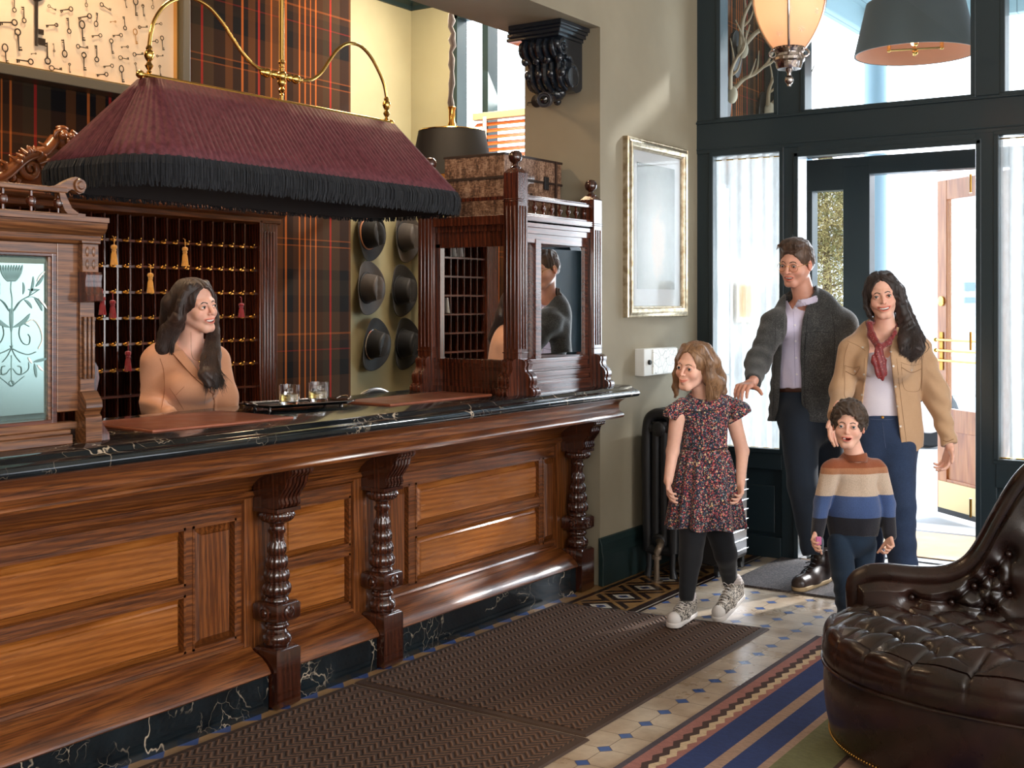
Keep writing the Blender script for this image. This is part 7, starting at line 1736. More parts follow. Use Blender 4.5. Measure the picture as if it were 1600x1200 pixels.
    for pts in ([(1351,560),(1349,600),(1344,640)],[(1401,560),(1405,600),(1411,650),(1418,705)],[(1320,571),(1334,575),(1344,572)],[(1320,571),(1320,600),(1321,622),(1342,622)],[(1407,566),(1424,571),(1441,568)],[(1408,568),(1412,605),(1426,612),(1438,606),(1440,570)],[(1424,530),(1438,546),(1441,575),(1440,610)],[(1326,536),(1320,556),(1317,590)],[(1324,533),(1340,540),(1352,548)],[(1424,530),(1432,534),(1437,544)]): seamline(F, O, pts, .0009, td)
    seamline(F, O, [(1321,580),(1335,586),(1344,574)], .0018, td, 'pocket_flap_edge'); seamline(F, O, [(1409,574),(1424,582),(1440,576)], .0018, td, 'pocket_flap_edge')
    seamline(F, O, [(1474,688),(1480,690),(1490,686)], .0014, td, 'cuff_seam')
    buttons(F, O, [(1348,543),(1350,585),(1347,617),(1392,550),(1396,572),(1399,604),(1402,635),(1407,666),(1415,698),(1424,578),(1336,580)], .0058, flat('snap_pearl', srgb(226,216,206), .25, .3), 'snap_button')
    # scarf
    rd = NT('red_silk_bandana'); v = rd.voro(rd.coord(), 70, 'F1'); rd.set(base=rd.ramp(v, [(.12, srgb(176,96,84)), (.2, srgb(112,20,26)), (.6, srgb(132,26,30))], 'CONSTANT'), rough=.5, sheen=.3)
    sc_ = S(.010); sc_.chain([j(1358,506,-.03), j(1362,524,-.075), j(1372,540,-.125)], [.014,.020,.017]); sc_.chain([j(1398,520,-.05), j(1388,535,-.095), j(1376,542,-.128)], [.010,.015,.015]); sc_.cone(j(1373,541,-.135), j(1375,550,-.14), .018, .016); sc_.chain([j(1398,520,-.05), j(1402,508,.02), j(1385,500,.09), j(1362,503,.03), j(1358,507,-.03)], [.010,.012,.014,.013,.014])
    Ms = yawM(j(1374,565,-.148), 0, .38); sc_.chain([(0,0,.05), (.005,0,-.005), (.008,0,-.055)], [.020,.027,.024], M=Ms); sc_.cone((.008,0,-.055), (.012,0,-.092), .024, .003, M=Ms); sc_.chain([(-.012,0.004,.03), (-.03,0.004,-.0)], [.016,.012], M=Ms)
    garment(F, 'neck_scarf', lambda P_: sc_(P_)+.0012*np.sin((P_@nrm_([1,0,.25]))*260)+.001*wob(P_, 60, 1), [j(1340,495,-.2), j(1412,605,.12)], .02, .003, rd.m)
    for (a, b, nm) in ((j(1360,905,.12), j(1364,895,.30), 0), (j(1404,912,-.14), j(1410,900,.03), 1)):
        a[2] = .035; b[2] = .045
        def bf(P_): s = S(.02); s.cone(a, (a+b)/2, .034, .038); s.cone((a+b)/2, b, .038, .036); s.cone(b, b+[0,0,.06], .036, .034); return np.maximum(s(P_), .0125-P_[:,2])
        garment(F, 'shoe', bf, [a-.05, b+.08], .02, .005, M['black'])
woman()
# ---------------------------------------------------------------- the boy
def boy():
    F = Fig('small curly haired boy in a striped jumper and jeans behind the leather settee', 5.42, 1330, 982); j = F.j
    H = Head(j(1326,664,0), -20, -2, -3, .86, jaw=1.0, mouth='open', smile=.9, child=True, nose=.65, mw=1.0)
    nb = j(1336,714,.03); body = S(.02); body.fn(H.sdf, 0); body.cone(H.to((0,-.02,-.05)), nb, .038, .042, k=.02); Mt = yawM(j(1333,780,.05), -14, .70); body.cone(nb, nb+[0,.02,-.05], .036, .04, k=.02); body.cone((0,0,.075), (0,0,-.14), .082, .090, M=Mt, k=.03); body.chain([j(1300,738,.03), j(1284,786,.03), j(1276,832,-.03)], [.028,.022,.015], k=.03); body.chain([j(1368,738,.07), j(1386,788,.06), j(1389,834,-.02)], [.028,.022,.015], k=.03)
    hl = S(.005); wl = j(1275,836,-.04); hand(hl, wl, j(1270,852,-.08)-wl, (.8,-.3,.2), .66, curl=(.55,.6,.6,.65), thumb=.5, side=-1); hl.cone(j(1277,829,-.03), wl, .015, .0155)
    hr = S(.005); w2_ = j(1389,840,-.03); hand(hr, w2_, j(1391,856,-.06)-w2_, (-.8,-.3,.2), .66, curl=(.6,.7,.75,.8), thumb=.5, side=1); hr.cone(j(1389,832,-.02), w2_, .015, .0155)
    build_skin(F, [(body, [j(1296,612,-.12), j(1372,770,.14)], .02, .0025), (hl, [j(1255,820,-.14), j(1290,872,.03)], .02, .0023), (hr, [j(1378,820,-.14), j(1404,876,.03)], .02, .0023)], SK3, H, lip=(.92,.46,.48), cheek=.16)
    H.extras(F.o, IBL, 1.0, HB, gaze=(.05,.02), teeth=True, gap=True, thick=.9)
    def hf(P_):
        q = H.loc(P_); d = hair_cap(H, P_, .008, cut=(0,.108,-.026,.069,.088,.108), low=-.01, rip=0)/H.s
        d = smax(d, -(q[:,2]+.030+.3*np.minimum(0, q[:,1])), .006)
        for (x_, z_, r_) in ((-.052,.070,.013),(-.036,.080,.014),(-.020,.079,.013),(-.005,.083,.014),(.010,.078,.013),(.024,.074,.014),(.038,.070,.013),(.050,.058,.014),(.060,.040,.013),(-.060,.045,.011)): d = smin(d, ell(q, (x_,.072-7*x_*x_,z_), (r_,r_*.8,r_)), .006)
        c = np.sin(q[:,0]*120+2*np.sin(q[:,2]*70))*np.sin(q[:,1]*110+2*np.sin(q[:,0]*80))*np.sin(q[:,2]*125+q[:,0]*40); return (d+.0065*c-.003)*H.s
    garment(F, 'hair', hf, [H.to((-.1,-.14,-.06)), H.to((.1,.11,.15)), H.to((.1,-.14,.15)), H.to((-.1,.11,.15)), H.to((.1,.1,-.06)), H.to((-.1,-.14,.15))], .02, .0026, HB)
    r = np.random.RandomState(2); ps = []
    for i in range(520):
        a = r.uniform(0, 2*pi); e = r.uniform(-.15, 1.45); x, y, z = cos(e)*sin(a), cos(e)*cos(a), sin(e)
        if y > .5 and z < .62: 
            continue
        if z < .0 and y > -.1: continue
        b = np.array([x*.088, y*.106-.020, z*.098+.036]); n = nrm_([x/.088, y/.106, z/.098]); t1 = nrm_(np.cross(n, r.normal(size=3))); t2 = np.cross(n, t1); rad = r.uniform(.006,.013); tt = np.linspace(0, 2*pi*r.uniform(.8,1.5), 12)
        ps.append(H.to(np.array([b+n*(.002+.006*u/6)+t1*(cos(u)-1)*rad+t2*sin(u)*rad-np.array([0,0,.0022])*u for u in tt])))
    for x in []:
        z = .088-.9*x*x*8*.6+r.uniform(-.006,.004); b = np.array([x, .070-6*x*x, z]); u = np.linspace(0, 5.2, 11); rad = r.uniform(.006,.010); ps.append(H.to(np.array([b+np.array([rad*(cos(k)-1)*(1 if r.rand() > 0 else -1), .004*k*.6, -rad*sin(k)*1.0-.0022*k]) for k in u])))
    strands(F, ps, HB, .0016)
    sw = NT('striped_knit'); x, y, z = sw.sep(sw.coord()); kz = lambda py: EYE+(HZ-py)*5.40/FX
    n = sw.noise(sw.coord((1,1,.5)), 340, 2, .7); zn = sw.math('DIVIDE', sw.math('SUBTRACT', z, .3), .7); rr_ = lambda py: (kz(py)-.3)/.7
    c = sw.ramp(zn, [(0, srgb(20,20,34)), (rr_(810), srgb(66,90,140)), (rr_(776), srgb(212,188,166)), (rr_(742), srgb(178,120,84)), (rr_(732), srgb(150,80,46))], 'CONSTANT')
    c = sw.mix(.35, c, sw.ramp(n, [(.35, srgb(160,160,160)), (.65, (1,1,1,1))]), 'MULTIPLY'); sw.set(base=c, rough=.92, sheen=.35); sw.bump(n, .5, .003)
    Mt = yawM(j(1333,780,.05), -14, .70)
    al = [j(1297,736,.02), j(1284,785,.03), j(1277,834,-.03)]; ar = [j(1372,736,.06), j(1386,788,.06), j(1390,836,-.02)]
    def swf(P_):
        px, py = pxpy(P_); s = S(.035); s.cone((0,0,.085), (0,0,-.05), .100, .112, M=Mt); s.cone((0,0,-.05), (0,0,-.14), .110, .108, M=Mt); s.cone(j(1304,730,.02), j(1366,730,.06), .042, k=.045); s.cone((0,0,.1), (0,0,.185), .075, .050, M=Mt, k=.03); s.chain(al, [.045,.038,.029], k=.010); s.chain(ar, [.045,.038,.029], k=.010)
        d = s(P_); d = np.maximum(d, (py-np.where(np.abs(px-1333) < 44, 838, 843))*.0029); nk = ell(P_, j(1334,696,-.0), (.056,.085,.026)); d = smax(d, -nk, .004); n2_ = rcone(P_, H.to((0,-.02,-.05)), nb+[0,-.012,0], .040, .047); rg_ = np.maximum(np.abs(n2_)-.0055, np.maximum((711.5-((px-1335)/22)**2*7-py)*.0029, (py-722)*.0029)); d = smin(d, rg_, .004); return d+.0034*wob(P_, 22, 9, (1,1,.45))+.0018*wob(P_, 60, 2, (1,1,.3))
    garment(F, 'striped_jumper', swf, [j(1258,700,-.14), j(1410,850,.22)], .02, .0042, sw.m)
    dn = cloth('dark_blue_denim', srgb(16,32,50), srgb(30,54,78), sc=420, sheen=.1)
    L1 = [j(1312,850,.04), j(1318,900,.0), j(1324,958,.03)]; L2_ = [j(1350,850,.06), j(1346,905,.07), j(1343,965,.16)]
    def jn(P_):
        s = S(.02); s.cone((0,0,-.13), (0,0,-.17), .104, .098, M=Mt); s.chain(L1, [.057,.052,.044], k=.006); s.chain(L2_, [.057,.050,.042], k=.006); px, py = pxpy(P_); d = s(P_); d = np.maximum(d, (832-py)*.0029); d = np.maximum(d, .05-P_[:,2]); return d+.003*wob(P_, 34, 6, (1,1,.7))+.003*np.sin(py*.3+px*.1)*np.clip((py-890)/30, 0, 1)
    garment(F, 'jeans', jn, [j(1285,828,-.12), j(1382,985,.3)], .03, .0045, dn)
    for (a, b) in ((j(1316,980,-.10), j(1324,970,.06)), (j(1340,985,.04), j(1344,975,.19))):
        a[2] = .035; b[2] = .04
        def bf(P_): s = S(.02); s.cone(a, (a+b)/2, .032, .034); s.cone((a+b)/2, b, .034, .032); s.cone(b, b+[0,0,.04], .032, .030); return np.maximum(s(P_), .0125-P_[:,2])
        garment(F, 'shoe', bf, [a-.05, b+.07], .02, .0045, flat('dark_trainer', srgb(40,40,46), .6))
    q = L2W(j(1279,845,-.10)); tag(MB().obox(q, RT, FW, (0,0,1), .012, .008, .018).build('pink_toy', flat('pink_plastic', srgb(214,120,170), .35), bevel=.004), "small pink and white toy held in the boy's hand", 'toy')
boy()
# ---------------------------------------------------------------- the girl
def girl():
    F = Fig('girl in a floral flutter sleeved dress, black leggings and patterned canvas shoes', 5.70, 1098, 975); j = F.j
    H = Head(j(1083,573,0), -42, -4, -7, .93, jaw=.96, mouth='closed', smile=1.5, nose=.6, child=True)
    nb = j(1101,626,.03); body = S(.02); body.fn(H.sdf, 0); body.cone(H.to((0,-.02,-.05)), nb, .038, .040, k=.02); Mt = yawM(j(1101,680,.05), -16, .68); body.cone((0,0,.12), (0,0,-.06), .090, .088, M=Mt, k=.03); body.cone(j(1072,640,.03), j(1130,640,.06), .034, k=.03); body.cone((0,0,.13), (0,0,.155), .068, .045, M=Mt, k=.03)
    A1 = [j(1059,648,.02), j(1051,705,.04), j(1044,752,-.02)]; A2 = [j(1144,648,.05), j(1160,705,.06), j(1157,757,-.01)]
    a1 = S(.012); a1.chain(A1, [.038,.030,.021]); hand(a1, A1[2], j(1044,772,-.06)-A1[2], (.9,-.1,.1), .76, curl=(.35,.4,.45,.5), thumb=.4, side=-1)
    a2 = S(.012); a2.chain(A2, [.038,.031,.021]); hand(a2, A2[2], j(1157,778,-.05)-A2[2], (-.9,-.2,.1), .76, curl=(.4,.5,.55,.6), thumb=.4, side=1)
    build_skin(F, [(body, [j(1050,525,-.13), j(1145,675,.14)], .02, .0025), (a1, [j(1028,640,-.12), j(1070,800,.1)], .02, .0026), (a2, [j(1135,640,-.12), j(1178,805,.12)], .02, .0026)], SK3, H, lip=(.92,.55,.54), cheek=.18)
    H.extras(F.o, IBL, 1.0, HG, gaze=(.2,-.15), teeth=False, thick=1.0)
    Lf = [H.to((.05,.01,.10)), H.to((.085,-.005,.03)), H.to((.094,-.015,-.05)), j(1122,600,.00), j(1118,618,-.02)]; Lb = [H.to((.04,-.05,.09)), H.to((.06,-.085,.02)), j(1122,590,.09), j(1128,612,.08)]
    Rf = [H.to((-.05,.02,.10)), H.to((-.079,.015,.03)), H.to((-.084,.02,-.05)), H.to((-.082,.02,-.12)), H.to((-.07,.025,-.155))]; Cb = [H.to((0,-.09,.03)), H.to((.0,-.095,-.06)), j(1110,612,.10)]
    def hf(P_):
        q = H.loc(P_); d = hair_cap(H, P_, .003, cut=(0,.106,-.022,.066,.092,.116), low=-.07, rip=.0014, part=0)
        s = S(.02); s.chain(Lf, [.018,.022,.030,.034,.020]); s.chain(Lb, [.03,.036,.036,.026]); s.chain(Rf, [.014,.014,.015,.014,.008]); s.chain(Cb, [.05,.055,.045]); d = smin(d, s(P_), .015)
        d = np.maximum(d, (H.to((0,0,-.172))[2]-P_[:,2])); return d+.0012*np.sin((q[:,0]*.8+q[:,1]*.6+.05*np.sin(q[:,2]*20))*150)*np.clip((.03-q[:,2])/.05, 0, 1)
    garment(F, 'hair', hf, [j(1048,525,-.15), j(1148,628,.2)], .02, .003, HG)
    r = np.random.RandomState(6); ps = []
    for i in range(620):
        y0 = r.uniform(-.085,.056); top = .126-1.6*(y0+.02)**2*3; w_ = r.uniform(-1,1); e = r.uniform(-.004,.007)
        p = [H.to((.002,y0,top)), H.to((.040,y0*.9,top-.018)), H.to((.081,y0*.55-.005,.045)), H.to((.097+e,y0*.6-.012,-.02)), H.to((.104+e*2,y0*.7-.018,-.08)), H.to((.108+e*2+r.uniform(-.015,.006),y0*.75-.02,-.135-r.uniform(0,.03)))]; ps.append(smoothpath(p, 4))
    for i in range(240):
        y0 = r.uniform(-.06,.056); top = .126-1.6*(y0+.02)**2*3; p = [H.to((-.002,y0,top)), H.to((-.040,y0*.9,top-.018)), H.to((-.080,y0*.4+.003,.045)), H.to((-.088,y0*.25+.016,-.03)), H.to((-.090,.02+y0*.2,-.10)), H.to((-.080+r.uniform(-.012,.008),.025,-.15-r.uniform(0,.03)))]; ps.append(smoothpath(p, 4))
    strands(F, ps, HG, .0015, f=hf)
    fl = NT('dark_floral_print'); co = fl.coord(); 
    def blob(sc, thr, cols, off):
        vn = fl.n('ShaderNodeTexVoronoi'); vn.inputs['Scale'].default_value = sc; fl.l(fl.coord((1,1,1), off), vn.inputs['Vector']); sx = fl.n('ShaderNodeSeparateColor'); fl.l(vn.outputs['Color'], sx.inputs[0]); return fl.math('LESS_THAN', vn.outputs['Distance'], thr), fl.ramp(sx.outputs[0], cols, 'CONSTANT')
    c = srgb(26,28,44); base = fl.ramp(fl.noise(co, 90, 2), [(.45, srgb(22,24,38)), (.55, srgb(46,60,70))], 'CONSTANT')
    f1, c1 = blob(92, .44, [(0, srgb(60,74,86)), (.2, srgb(150,46,54)), (.42, srgb(204,112,112)), (.55, srgb(34,40,74)), (.7, srgb(120,134,140)), (.85, srgb(112,30,44)), (.93, srgb(222,196,150))], (0,0,0)); f2, c2 = blob(160, .38, [(0, srgb(216,120,116)), (.25, srgb(44,52,92)), (.45, srgb(196,182,160)), (.6, srgb(138,40,52)), (.78, srgb(84,104,108)), (.9, srgb(230,170,96))], (.3,.7,.2))
    c = fl.mix(f1, base, c1); c = fl.mix(f2, c, c2); fl.set(base=c, rough=.85, sheen=.15); fl = fl.m
    Mt = yawM(j(1101,680,.05), -16, .68)
    sk = lambda P_: None
    def dress(P_):
        px, py = pxpy(P_); s = S(.03); s.cone((0,0,.12), (0,0,-.06), .108, .104, M=Mt); s.cone(j(1074,640,.02), j(1130,640,.05), .042, k=.04); s.cone((0,0,.13), (0,0,.16), .075, .05, M=Mt, k=.03); d = s(P_)
        hz_ = P_[:,2]; c = Mt[0]; q = (P_-c)@Mt[1].T; ang = np.arctan2(q[:,1], q[:,0]); t = np.clip((-.06-q[:,2])/.38, 0, 1); R_ = .106+.080*t**.75+(.004+.013*t)*np.sin(ang*11+2*np.sin(ang*3)); sk_ = (np.sqrt(q[:,0]**2+q[:,1]**2)-R_)*.62; sk_ = np.maximum(sk_, np.maximum(q[:,2]+.055, -(q[:,2]+.435+.006*np.sin(ang*7)))); d = smin(d, sk_, .012)
        d = d+.0022*np.sin(ang*40)*np.clip((.10-np.abs(q[:,2]-.02))/.06, 0, 1); d = d+.005*np.exp(-((q[:,2]+.064)/.006)**2)
        nk = ell(P_, j(1097,612,-.02), (.062,.085,.036)); d = smax(d, -nk, .003)
        for (a_, b_, r1, r2, dn_) in ((j(1066,630,.02), j(1050,646,.0), .028, .040, (-.35,0,-1)), (j(1134,627,.05), j(1153,643,.04), .032, .058, (.45,0,-1))):
            w = P_-b_; e = rcone(P_, a_, b_, r1, r2)+.005*np.sin(np.arctan2(w[:,1], w[:,0])*7)*np.clip((a_[2]-P_[:,2])/.04, 0, 1); sl = np.maximum(e, w@nrm_(dn_)-.024); d = smin(d, sl, .008)
        return d
    garment(F, 'floral_dress', dress, [j(1028,600,-.18), j(1182,838,.25)], .03, .0036, fl)
    bk_ = flat('black_piping', srgb(18,16,20), .7); seamline(F, 'floral_dress', [(1064,640),(1080,643),(1100,643),(1126,640)], .0022, bk_, 'yoke_piping', k=8); seamline(F, 'floral_dress', [(1068,701),(1085,704),(1105,704),(1136,699)], .0024, bk_, 'waist_piping', k=8)
    # flutter edges of the sleeves
    for pts in ([(1040,622),(1043,640),(1049,656),(1058,666)],[(1134,664),(1148,662),(1160,652),(1168,640)]): seamline(F, 'floral_dress', pts, .0035, fl, 'sleeve_frill')
    lg = cloth('black_jersey', srgb(8,9,14), srgb(16,18,26), sc=500, sheen=.15)
    L1 = [j(1084,815,.03), j(1079,872,-.02), j(1073,930,-.06)]; L2_ = [j(1120,815,.08), j(1134,866,.08), j(1141,912,.20)]
    def lf(P_):
        s = S(.02); s.chain(L1, [.070,.052,.036]); s.chain(L2_, [.070,.052,.036]); px, py = pxpy(P_); d = s(P_); e = np.where(px < 1104, py-939, py-918); return np.maximum(d, e*.003)+.0015*wob(P_, 50, 6, (1,1,1))
    garment(F, 'leggings', lf, [j(1058,800,-.14), j(1165,945,.32)], .03, .004, lg)
    wh = cloth('white_sock', srgb(206,196,196), srgb(222,214,212), sc=300, bump=.5); lp_ = NT('animal_print_canvas'); v = lp_.noise(lp_.coord(), 130, 2, .5, 1.5); lp_.set(base=lp_.ramp(v, [(.0, srgb(30,26,26)), (.5, srgb(206,196,184))], 'CONSTANT'), rough=.8); rb = flat('white_rubber', srgb(222,216,212), .5)
    for (toe, heel, ank, lift) in ((j(1052,976,-.14), j(1078,962,.02), L1[2], 0.0), (j(1122,960,.02), j(1152,944,.20), L2_[2], .035)):
        toe[2] = .052; heel[2] = .060+lift; 
        if lift: toe[2] = .042
        d = nrm_(heel-toe); up = nrm_(np.cross(np.cross(d, [0,0,1]), d)); mid = (toe+heel)/2
        def so_(P_):
            s = S(.01); s.cone(ank+[0,0,.01], heel+up*.06-d*.012, .029, .032); s.cone(heel+up*.07-d*.012, heel+up*.02-d*.02, .034, .030); return s(P_)+.0012*np.sin(P_[:,2]*500)
        garment(F, 'sock', so_, [ank-.05, ank+.05, heel-.04, heel+.1], .02, .004, wh)
        def sh_(P_):
            s = S(.022); s.cone(toe+d*.01, mid, .032, .036); s.cone(mid, heel, .036, .034); s.cone(mid+up*.022, heel+up*.045, .030, .037); w = (P_-toe)@up; v_ = s(P_); v_ = np.maximum(v_, -(w+.020)); return np.maximum(v_, ((P_-heel)@up)-.066)
        garment(F, 'canvas_shoe', sh_, [toe-.07, heel+.09], .02, .0032, lp_.m)
        def sl_(P_):
            s = S(.01); s.cone(toe-up*.022+d*.008, heel-up*.022, .0375, .036); w = (P_-toe)@up; return np.maximum(s(P_), np.maximum(w+.012, -(w+.034)))
        garment(F, 'rubber_sole', sl_, [toe-.07, heel+.05], .02, .0032, rb)
        def tc_(P_):
            s = S(.01); s.cone(toe+d*.008, toe+d*.02, .034, .034); w = (P_-toe)@up; return np.maximum(np.maximum(s(P_), -(w+.014)), ((P_-toe)@d)-.012)
        garment(F, 'toe_cap', tc_, [toe-.06, toe+.06], .02, .003, rb)
        u = nrm_(np.cross(d, up))
        for q in range(6):
            c = toe+d*(.048+.015*q)+up*(.034+.007*q); m = MB(); m.tube(L2W(smoothpath([c-u*.022-up*.006, c-d*.004+up*.005, c+u*.022-up*.006], 3)), .0024, 6); m.build('shoe_lace', rb, F.o)
        c = toe+d*.135+up*.078
        for sg in (-1, 1): m = MB(); m.tube(L2W(smoothpath([c, c+u*sg*.022+up*.012, c+u*sg*.034-up*.008, c+u*sg*.012-up*.004], 4)), .0018, 6); m.build('shoe_lace', rb, F.o)
girl()
# ---------------------------------------------------------------- the receptionist
def receptionist():
    F = Fig('woman with long dark hair in a camel blazer standing behind the counter', 5.24, 290, 1020); j = F.j
    H = Head(j(307,479,0), 56, -1, 8, .97, jaw=.95, mouth='teeth', smile=1.05, nose=.95, mw=1.15)
    nb = j(297,541,.03); body = S(.02); body.fn(H.sdf, 0); body.cone(H.to((0,-.022,-.05)), nb, .048, .050, k=.02); Mt = yawM(j(290,620,.06), 24, .68)
    body.cone((0,0,.13), (0,0,.03), .128, .135, M=Mt, k=.04); body.cone((0,0,.03), (0,0,-.12), .135, .11, M=Mt, k=.04); body.ell(j(284,603,-.055), (.055,.048,.052), k=.04); body.chain([j(246,566,.01), j(230,626,.04), j(265,646,-.23)], [.040,.032,.023], k=.03); body.chain([j(334,566,.11), j(352,620,.10), j(360,644,.05)], [.040,.032,.023], k=.03); body.ell(j(318,604,-.025), (.05,.048,.05), k=.04); body.cone((-.01,0,.16), (-.01,0,.195), .085, .06, M=Mt, k=.04); body.cone(j(252,560,.02), j(332,562,.10), .042, k=.04)
    hl = S(.006); wl = j(266,647,-.24); hand(hl, wl, j(290,652,-.26)-wl, (0,0,-1), .92, curl=(.1,.1,.1,.15), thumb=.3, side=1)
    hr = S(.006); wr = j(360,646,.04); hand(hr, wr, j(366,660,.06)-wr, (0,0,-1), .92, curl=(.1,.1,.1,.15), thumb=.3, side=1)
    build_skin(F, [(body, [j(225,430,-.15), j(352,640,.22)], .02, .0028)], SK2, H, lip=(.95,.55,.53), cheek=.14)
    H.extras(F.o, IB, 1.25, HD, gaze=(.12,.0), teeth=True, thick=1.4)
    A = [H.to((-.05,.02,.10)), H.to((-.082,.0,.03)), H.to((-.090,-.02,-.04)), j(264,520,-.02), j(255,548,-.02), j(250,562,.0)]
    A2 = [H.to((-.03,-.05,.09)), H.to((-.06,-.095,.02)), j(262,515,.06), j(248,552,.05)]; C3 = [H.to((0,-.09,.03)), H.to((0,-.10,-.07)), j(268,550,.10)]
    Lf = [H.to((.05,.02,.10)), H.to((.083,.015,.03)), H.to((.086,.010,-.06)), j(334,555,-.02), j(334,590,-.09), j(338,606,-.11)]; L3 = [j(328,530,.03), j(324,560,-.05), j(320,585,-.11), j(326,604,-.12)]
    def hf(P_):
        q = H.loc(P_); d = hair_cap(H, P_, .003, cut=(0,.108,-.020,.067,.098,.117), low=-.08, back=.004, rip=.0013, part=0)
        s = S(.018); s.chain(A, [.014,.016,.028,.040,.034,.012]); s.chain(A2, [.03,.04,.044,.02]); s.chain(C3, [.05,.06,.05]); s.chain(Lf, [.014,.015,.020,.032,.030,.008]); s.chain(L3, [.02,.026,.026,.008]); d = smin(d, s(P_), .014)
        return d+.0012*np.sin((q[:,0]+q[:,1]*.7+.05*np.sin(q[:,2]*20))*140)*np.clip((.03-q[:,2])/.05, 0, 1)+.001*wob(P_, 40, 4, (1,1,.3))
    garment(F, 'hair', hf, [j(235,425,-.2), j(362,620,.2)], .02, .0032, HD)
    r = np.random.RandomState(15); ps = []
    for i in range(650):
        y0 = r.uniform(-.09,.058); top = .126-1.6*(y0+.02)**2*3; w_ = r.uniform(-1,1)
        p = [H.to((-.002,y0,top)), H.to((-.040,y0*.9,top-.018)), H.to((-.082,y0*.6-.005,.045)), H.to((-.095,y0*.75-.02,-.03)), j(266+10*w_, 515, -.05+.03*r.rand()), j(258+15*w_, 545+4*r.randn(), -.06+.04*r.rand()), j(250+20*w_+3*r.randn(), 560+5*r.randn(), -.03+.04*r.rand())]; ps.append(smoothpath(p, 4))
    for i in range(420):
        y0 = r.uniform(-.07,.058); top = .126-1.6*(y0+.02)**2*3; w_ = r.uniform(-1,1)
        p = [H.to((.002,y0,top)), H.to((.040,y0*.9,top-.018)), H.to((.081,y0*.4+.006,.045)), H.to((.090,y0*.2+.010,-.04)), j(331+8*w_, 540, -.0-.03*r.rand()), j(333+13*w_, 575, -.10+.03*r.rand()), j(336+18*w_+4*r.randn(), 603+8*r.randn(), -.13+.03*r.rand())]; ps.append(smoothpath(p, 4))
    strands(F, ps, HD, .0014, f=hf)
    cm = cloth('camel_wool_crepe', srgb(188,132,98), srgb(204,148,114), sc=600, bump=.12, nz=5); Mt = yawM(j(290,620,.06), 24, .68)
    al = [j(241,566,.0), j(229,628,.04), j(262,648,-.22)]; ar = [j(338,566,.10), j(352,620,.10), j(360,644,.06)]
    def jk(P_):
        px, py = pxpy(P_); s = S(.05); s.cone((0,0,.13), (0,0,.03), .145, .150, M=Mt); s.cone((0,0,.03), (0,0,-.12), .150, .128, M=Mt); s.cone((0,0,-.12), (0,0,-.34), .128, .175, M=Mt); s.cone(j(248,556,.0), j(336,558,.09), .052, k=.05); s.ell(j(284,603,-.06), (.07,.06,.065)); s.ell(j(318,604,-.03), (.065,.06,.062)); s.cone((-.01,0,.17), (-.01,0,.205), .09, .07, M=Mt, k=.04); s.chain(al, [.062,.056,.040], k=.03); s.chain(ar, [.060,.052,.038], k=.03); d = s(P_)
        front = ((P_-Mt[0])@Mt[1][1]) < .02
        lf = np.interp(py, [530,545,570,600,618], [278,284,302,324,333]); rt = np.interp(py, [530,545,570,600,618], [322,330,338,338,334]); d = smax(d, np.where(front, np.minimum(px-lf, rt-px)*.0028, -.05), .003)
        nk = rcone(P_, H.to((0,-.02,-.07)), nb, .058, .066); d = np.maximum(d, -nk); d = np.maximum(d, .50-P_[:,2])
        return d+.0034*wob(P_, 16, 3, (1,1,.4))+.005*np.sin((P_@nrm_([.4,.3,1]))*90)*np.clip((py-615)/20, 0, 1)*np.clip((255-px)/12, 0, 1)
    garment(F, 'camel_blazer', jk, [j(200,520,-.32), j(382,760,.36)], .03, .005, cm)
    def top_(P_):
        s = S(.05); s.cone((0,0,.12), (0,0,.03), .135, .142, M=Mt); s.cone((0,0,.03), (0,0,-.12), .142, .12, M=Mt); s.ell(j(284,603,-.06), (.06,.052,.055)); s.ell(j(318,604,-.03), (.055,.052,.052)); px, py = pxpy(P_); return np.maximum(s(P_), (578-py+.3*(px-300)*0)*.0028)
    garment(F, 'camisole', top_, [j(230,570,-.2), j(350,680,.3)], .02, .006, cloth('cream_camisole', srgb(196,150,116), srgb(206,164,130)))
    td = flat('camel_seam', srgb(140,88,56), .8)
    def lapel(poly, off):
        P3 = []; 
        for (a, b) in poly:
            h_ = hit(F, 'camel_blazer', a, b, off); 
            if h_ is None: return
            P3.append(h_[0])
        V = np.array(P3); n = len(V); m = MB(); bk2 = V+FW*.006; m.add(np.concatenate([V, bk2]), [list(range(n)), list(range(n, 2*n))[::-1]]+[(i,(i+1)%n,n+(i+1)%n,n+i) for i in range(n)]); m.build('lapel', cm, F.o, smooth=0, bevel=.0012)
    lapel([(281,536),(268,538),(267,548),(283,548),(270,552),(300,588),(332,616),(322,598),(300,568)], .006); 
    seamline(F, 'camel_blazer', [(270,552),(284,570),(300,588),(318,603),(331,615)], .0014, td, 'lapel_edge', off=.008); seamline(F, 'camel_blazer', [(332,616),(334,632),(332,650)], .0014, td, 'front_edge'); seamline(F, 'camel_blazer', [(265,606),(276,622),(287,640)], .001, td, 'dart'); seamline(F, 'camel_blazer', [(275,617),(288,604)], .001, td, 'dart'); seamline(F, 'camel_blazer', [(250,560),(256,580),(257,610),(252,640)], .0012, td, 'armhole_seam')
    ch = smoothpath([H.to((-.045,.0,-.105)), j(300,556,-.09), j(311,563,-.115), j(322,556,-.08), H.to((.045,.0,-.11))], 6); m = MB(); m.tube(L2W(ch), .0007, 5); m.sphere(L2W(j(311,565,-.118)), .0035); m.build('necklace', M['brass'], F.o)
    sk = flat('dark_trousers', srgb(24,22,26), .8)
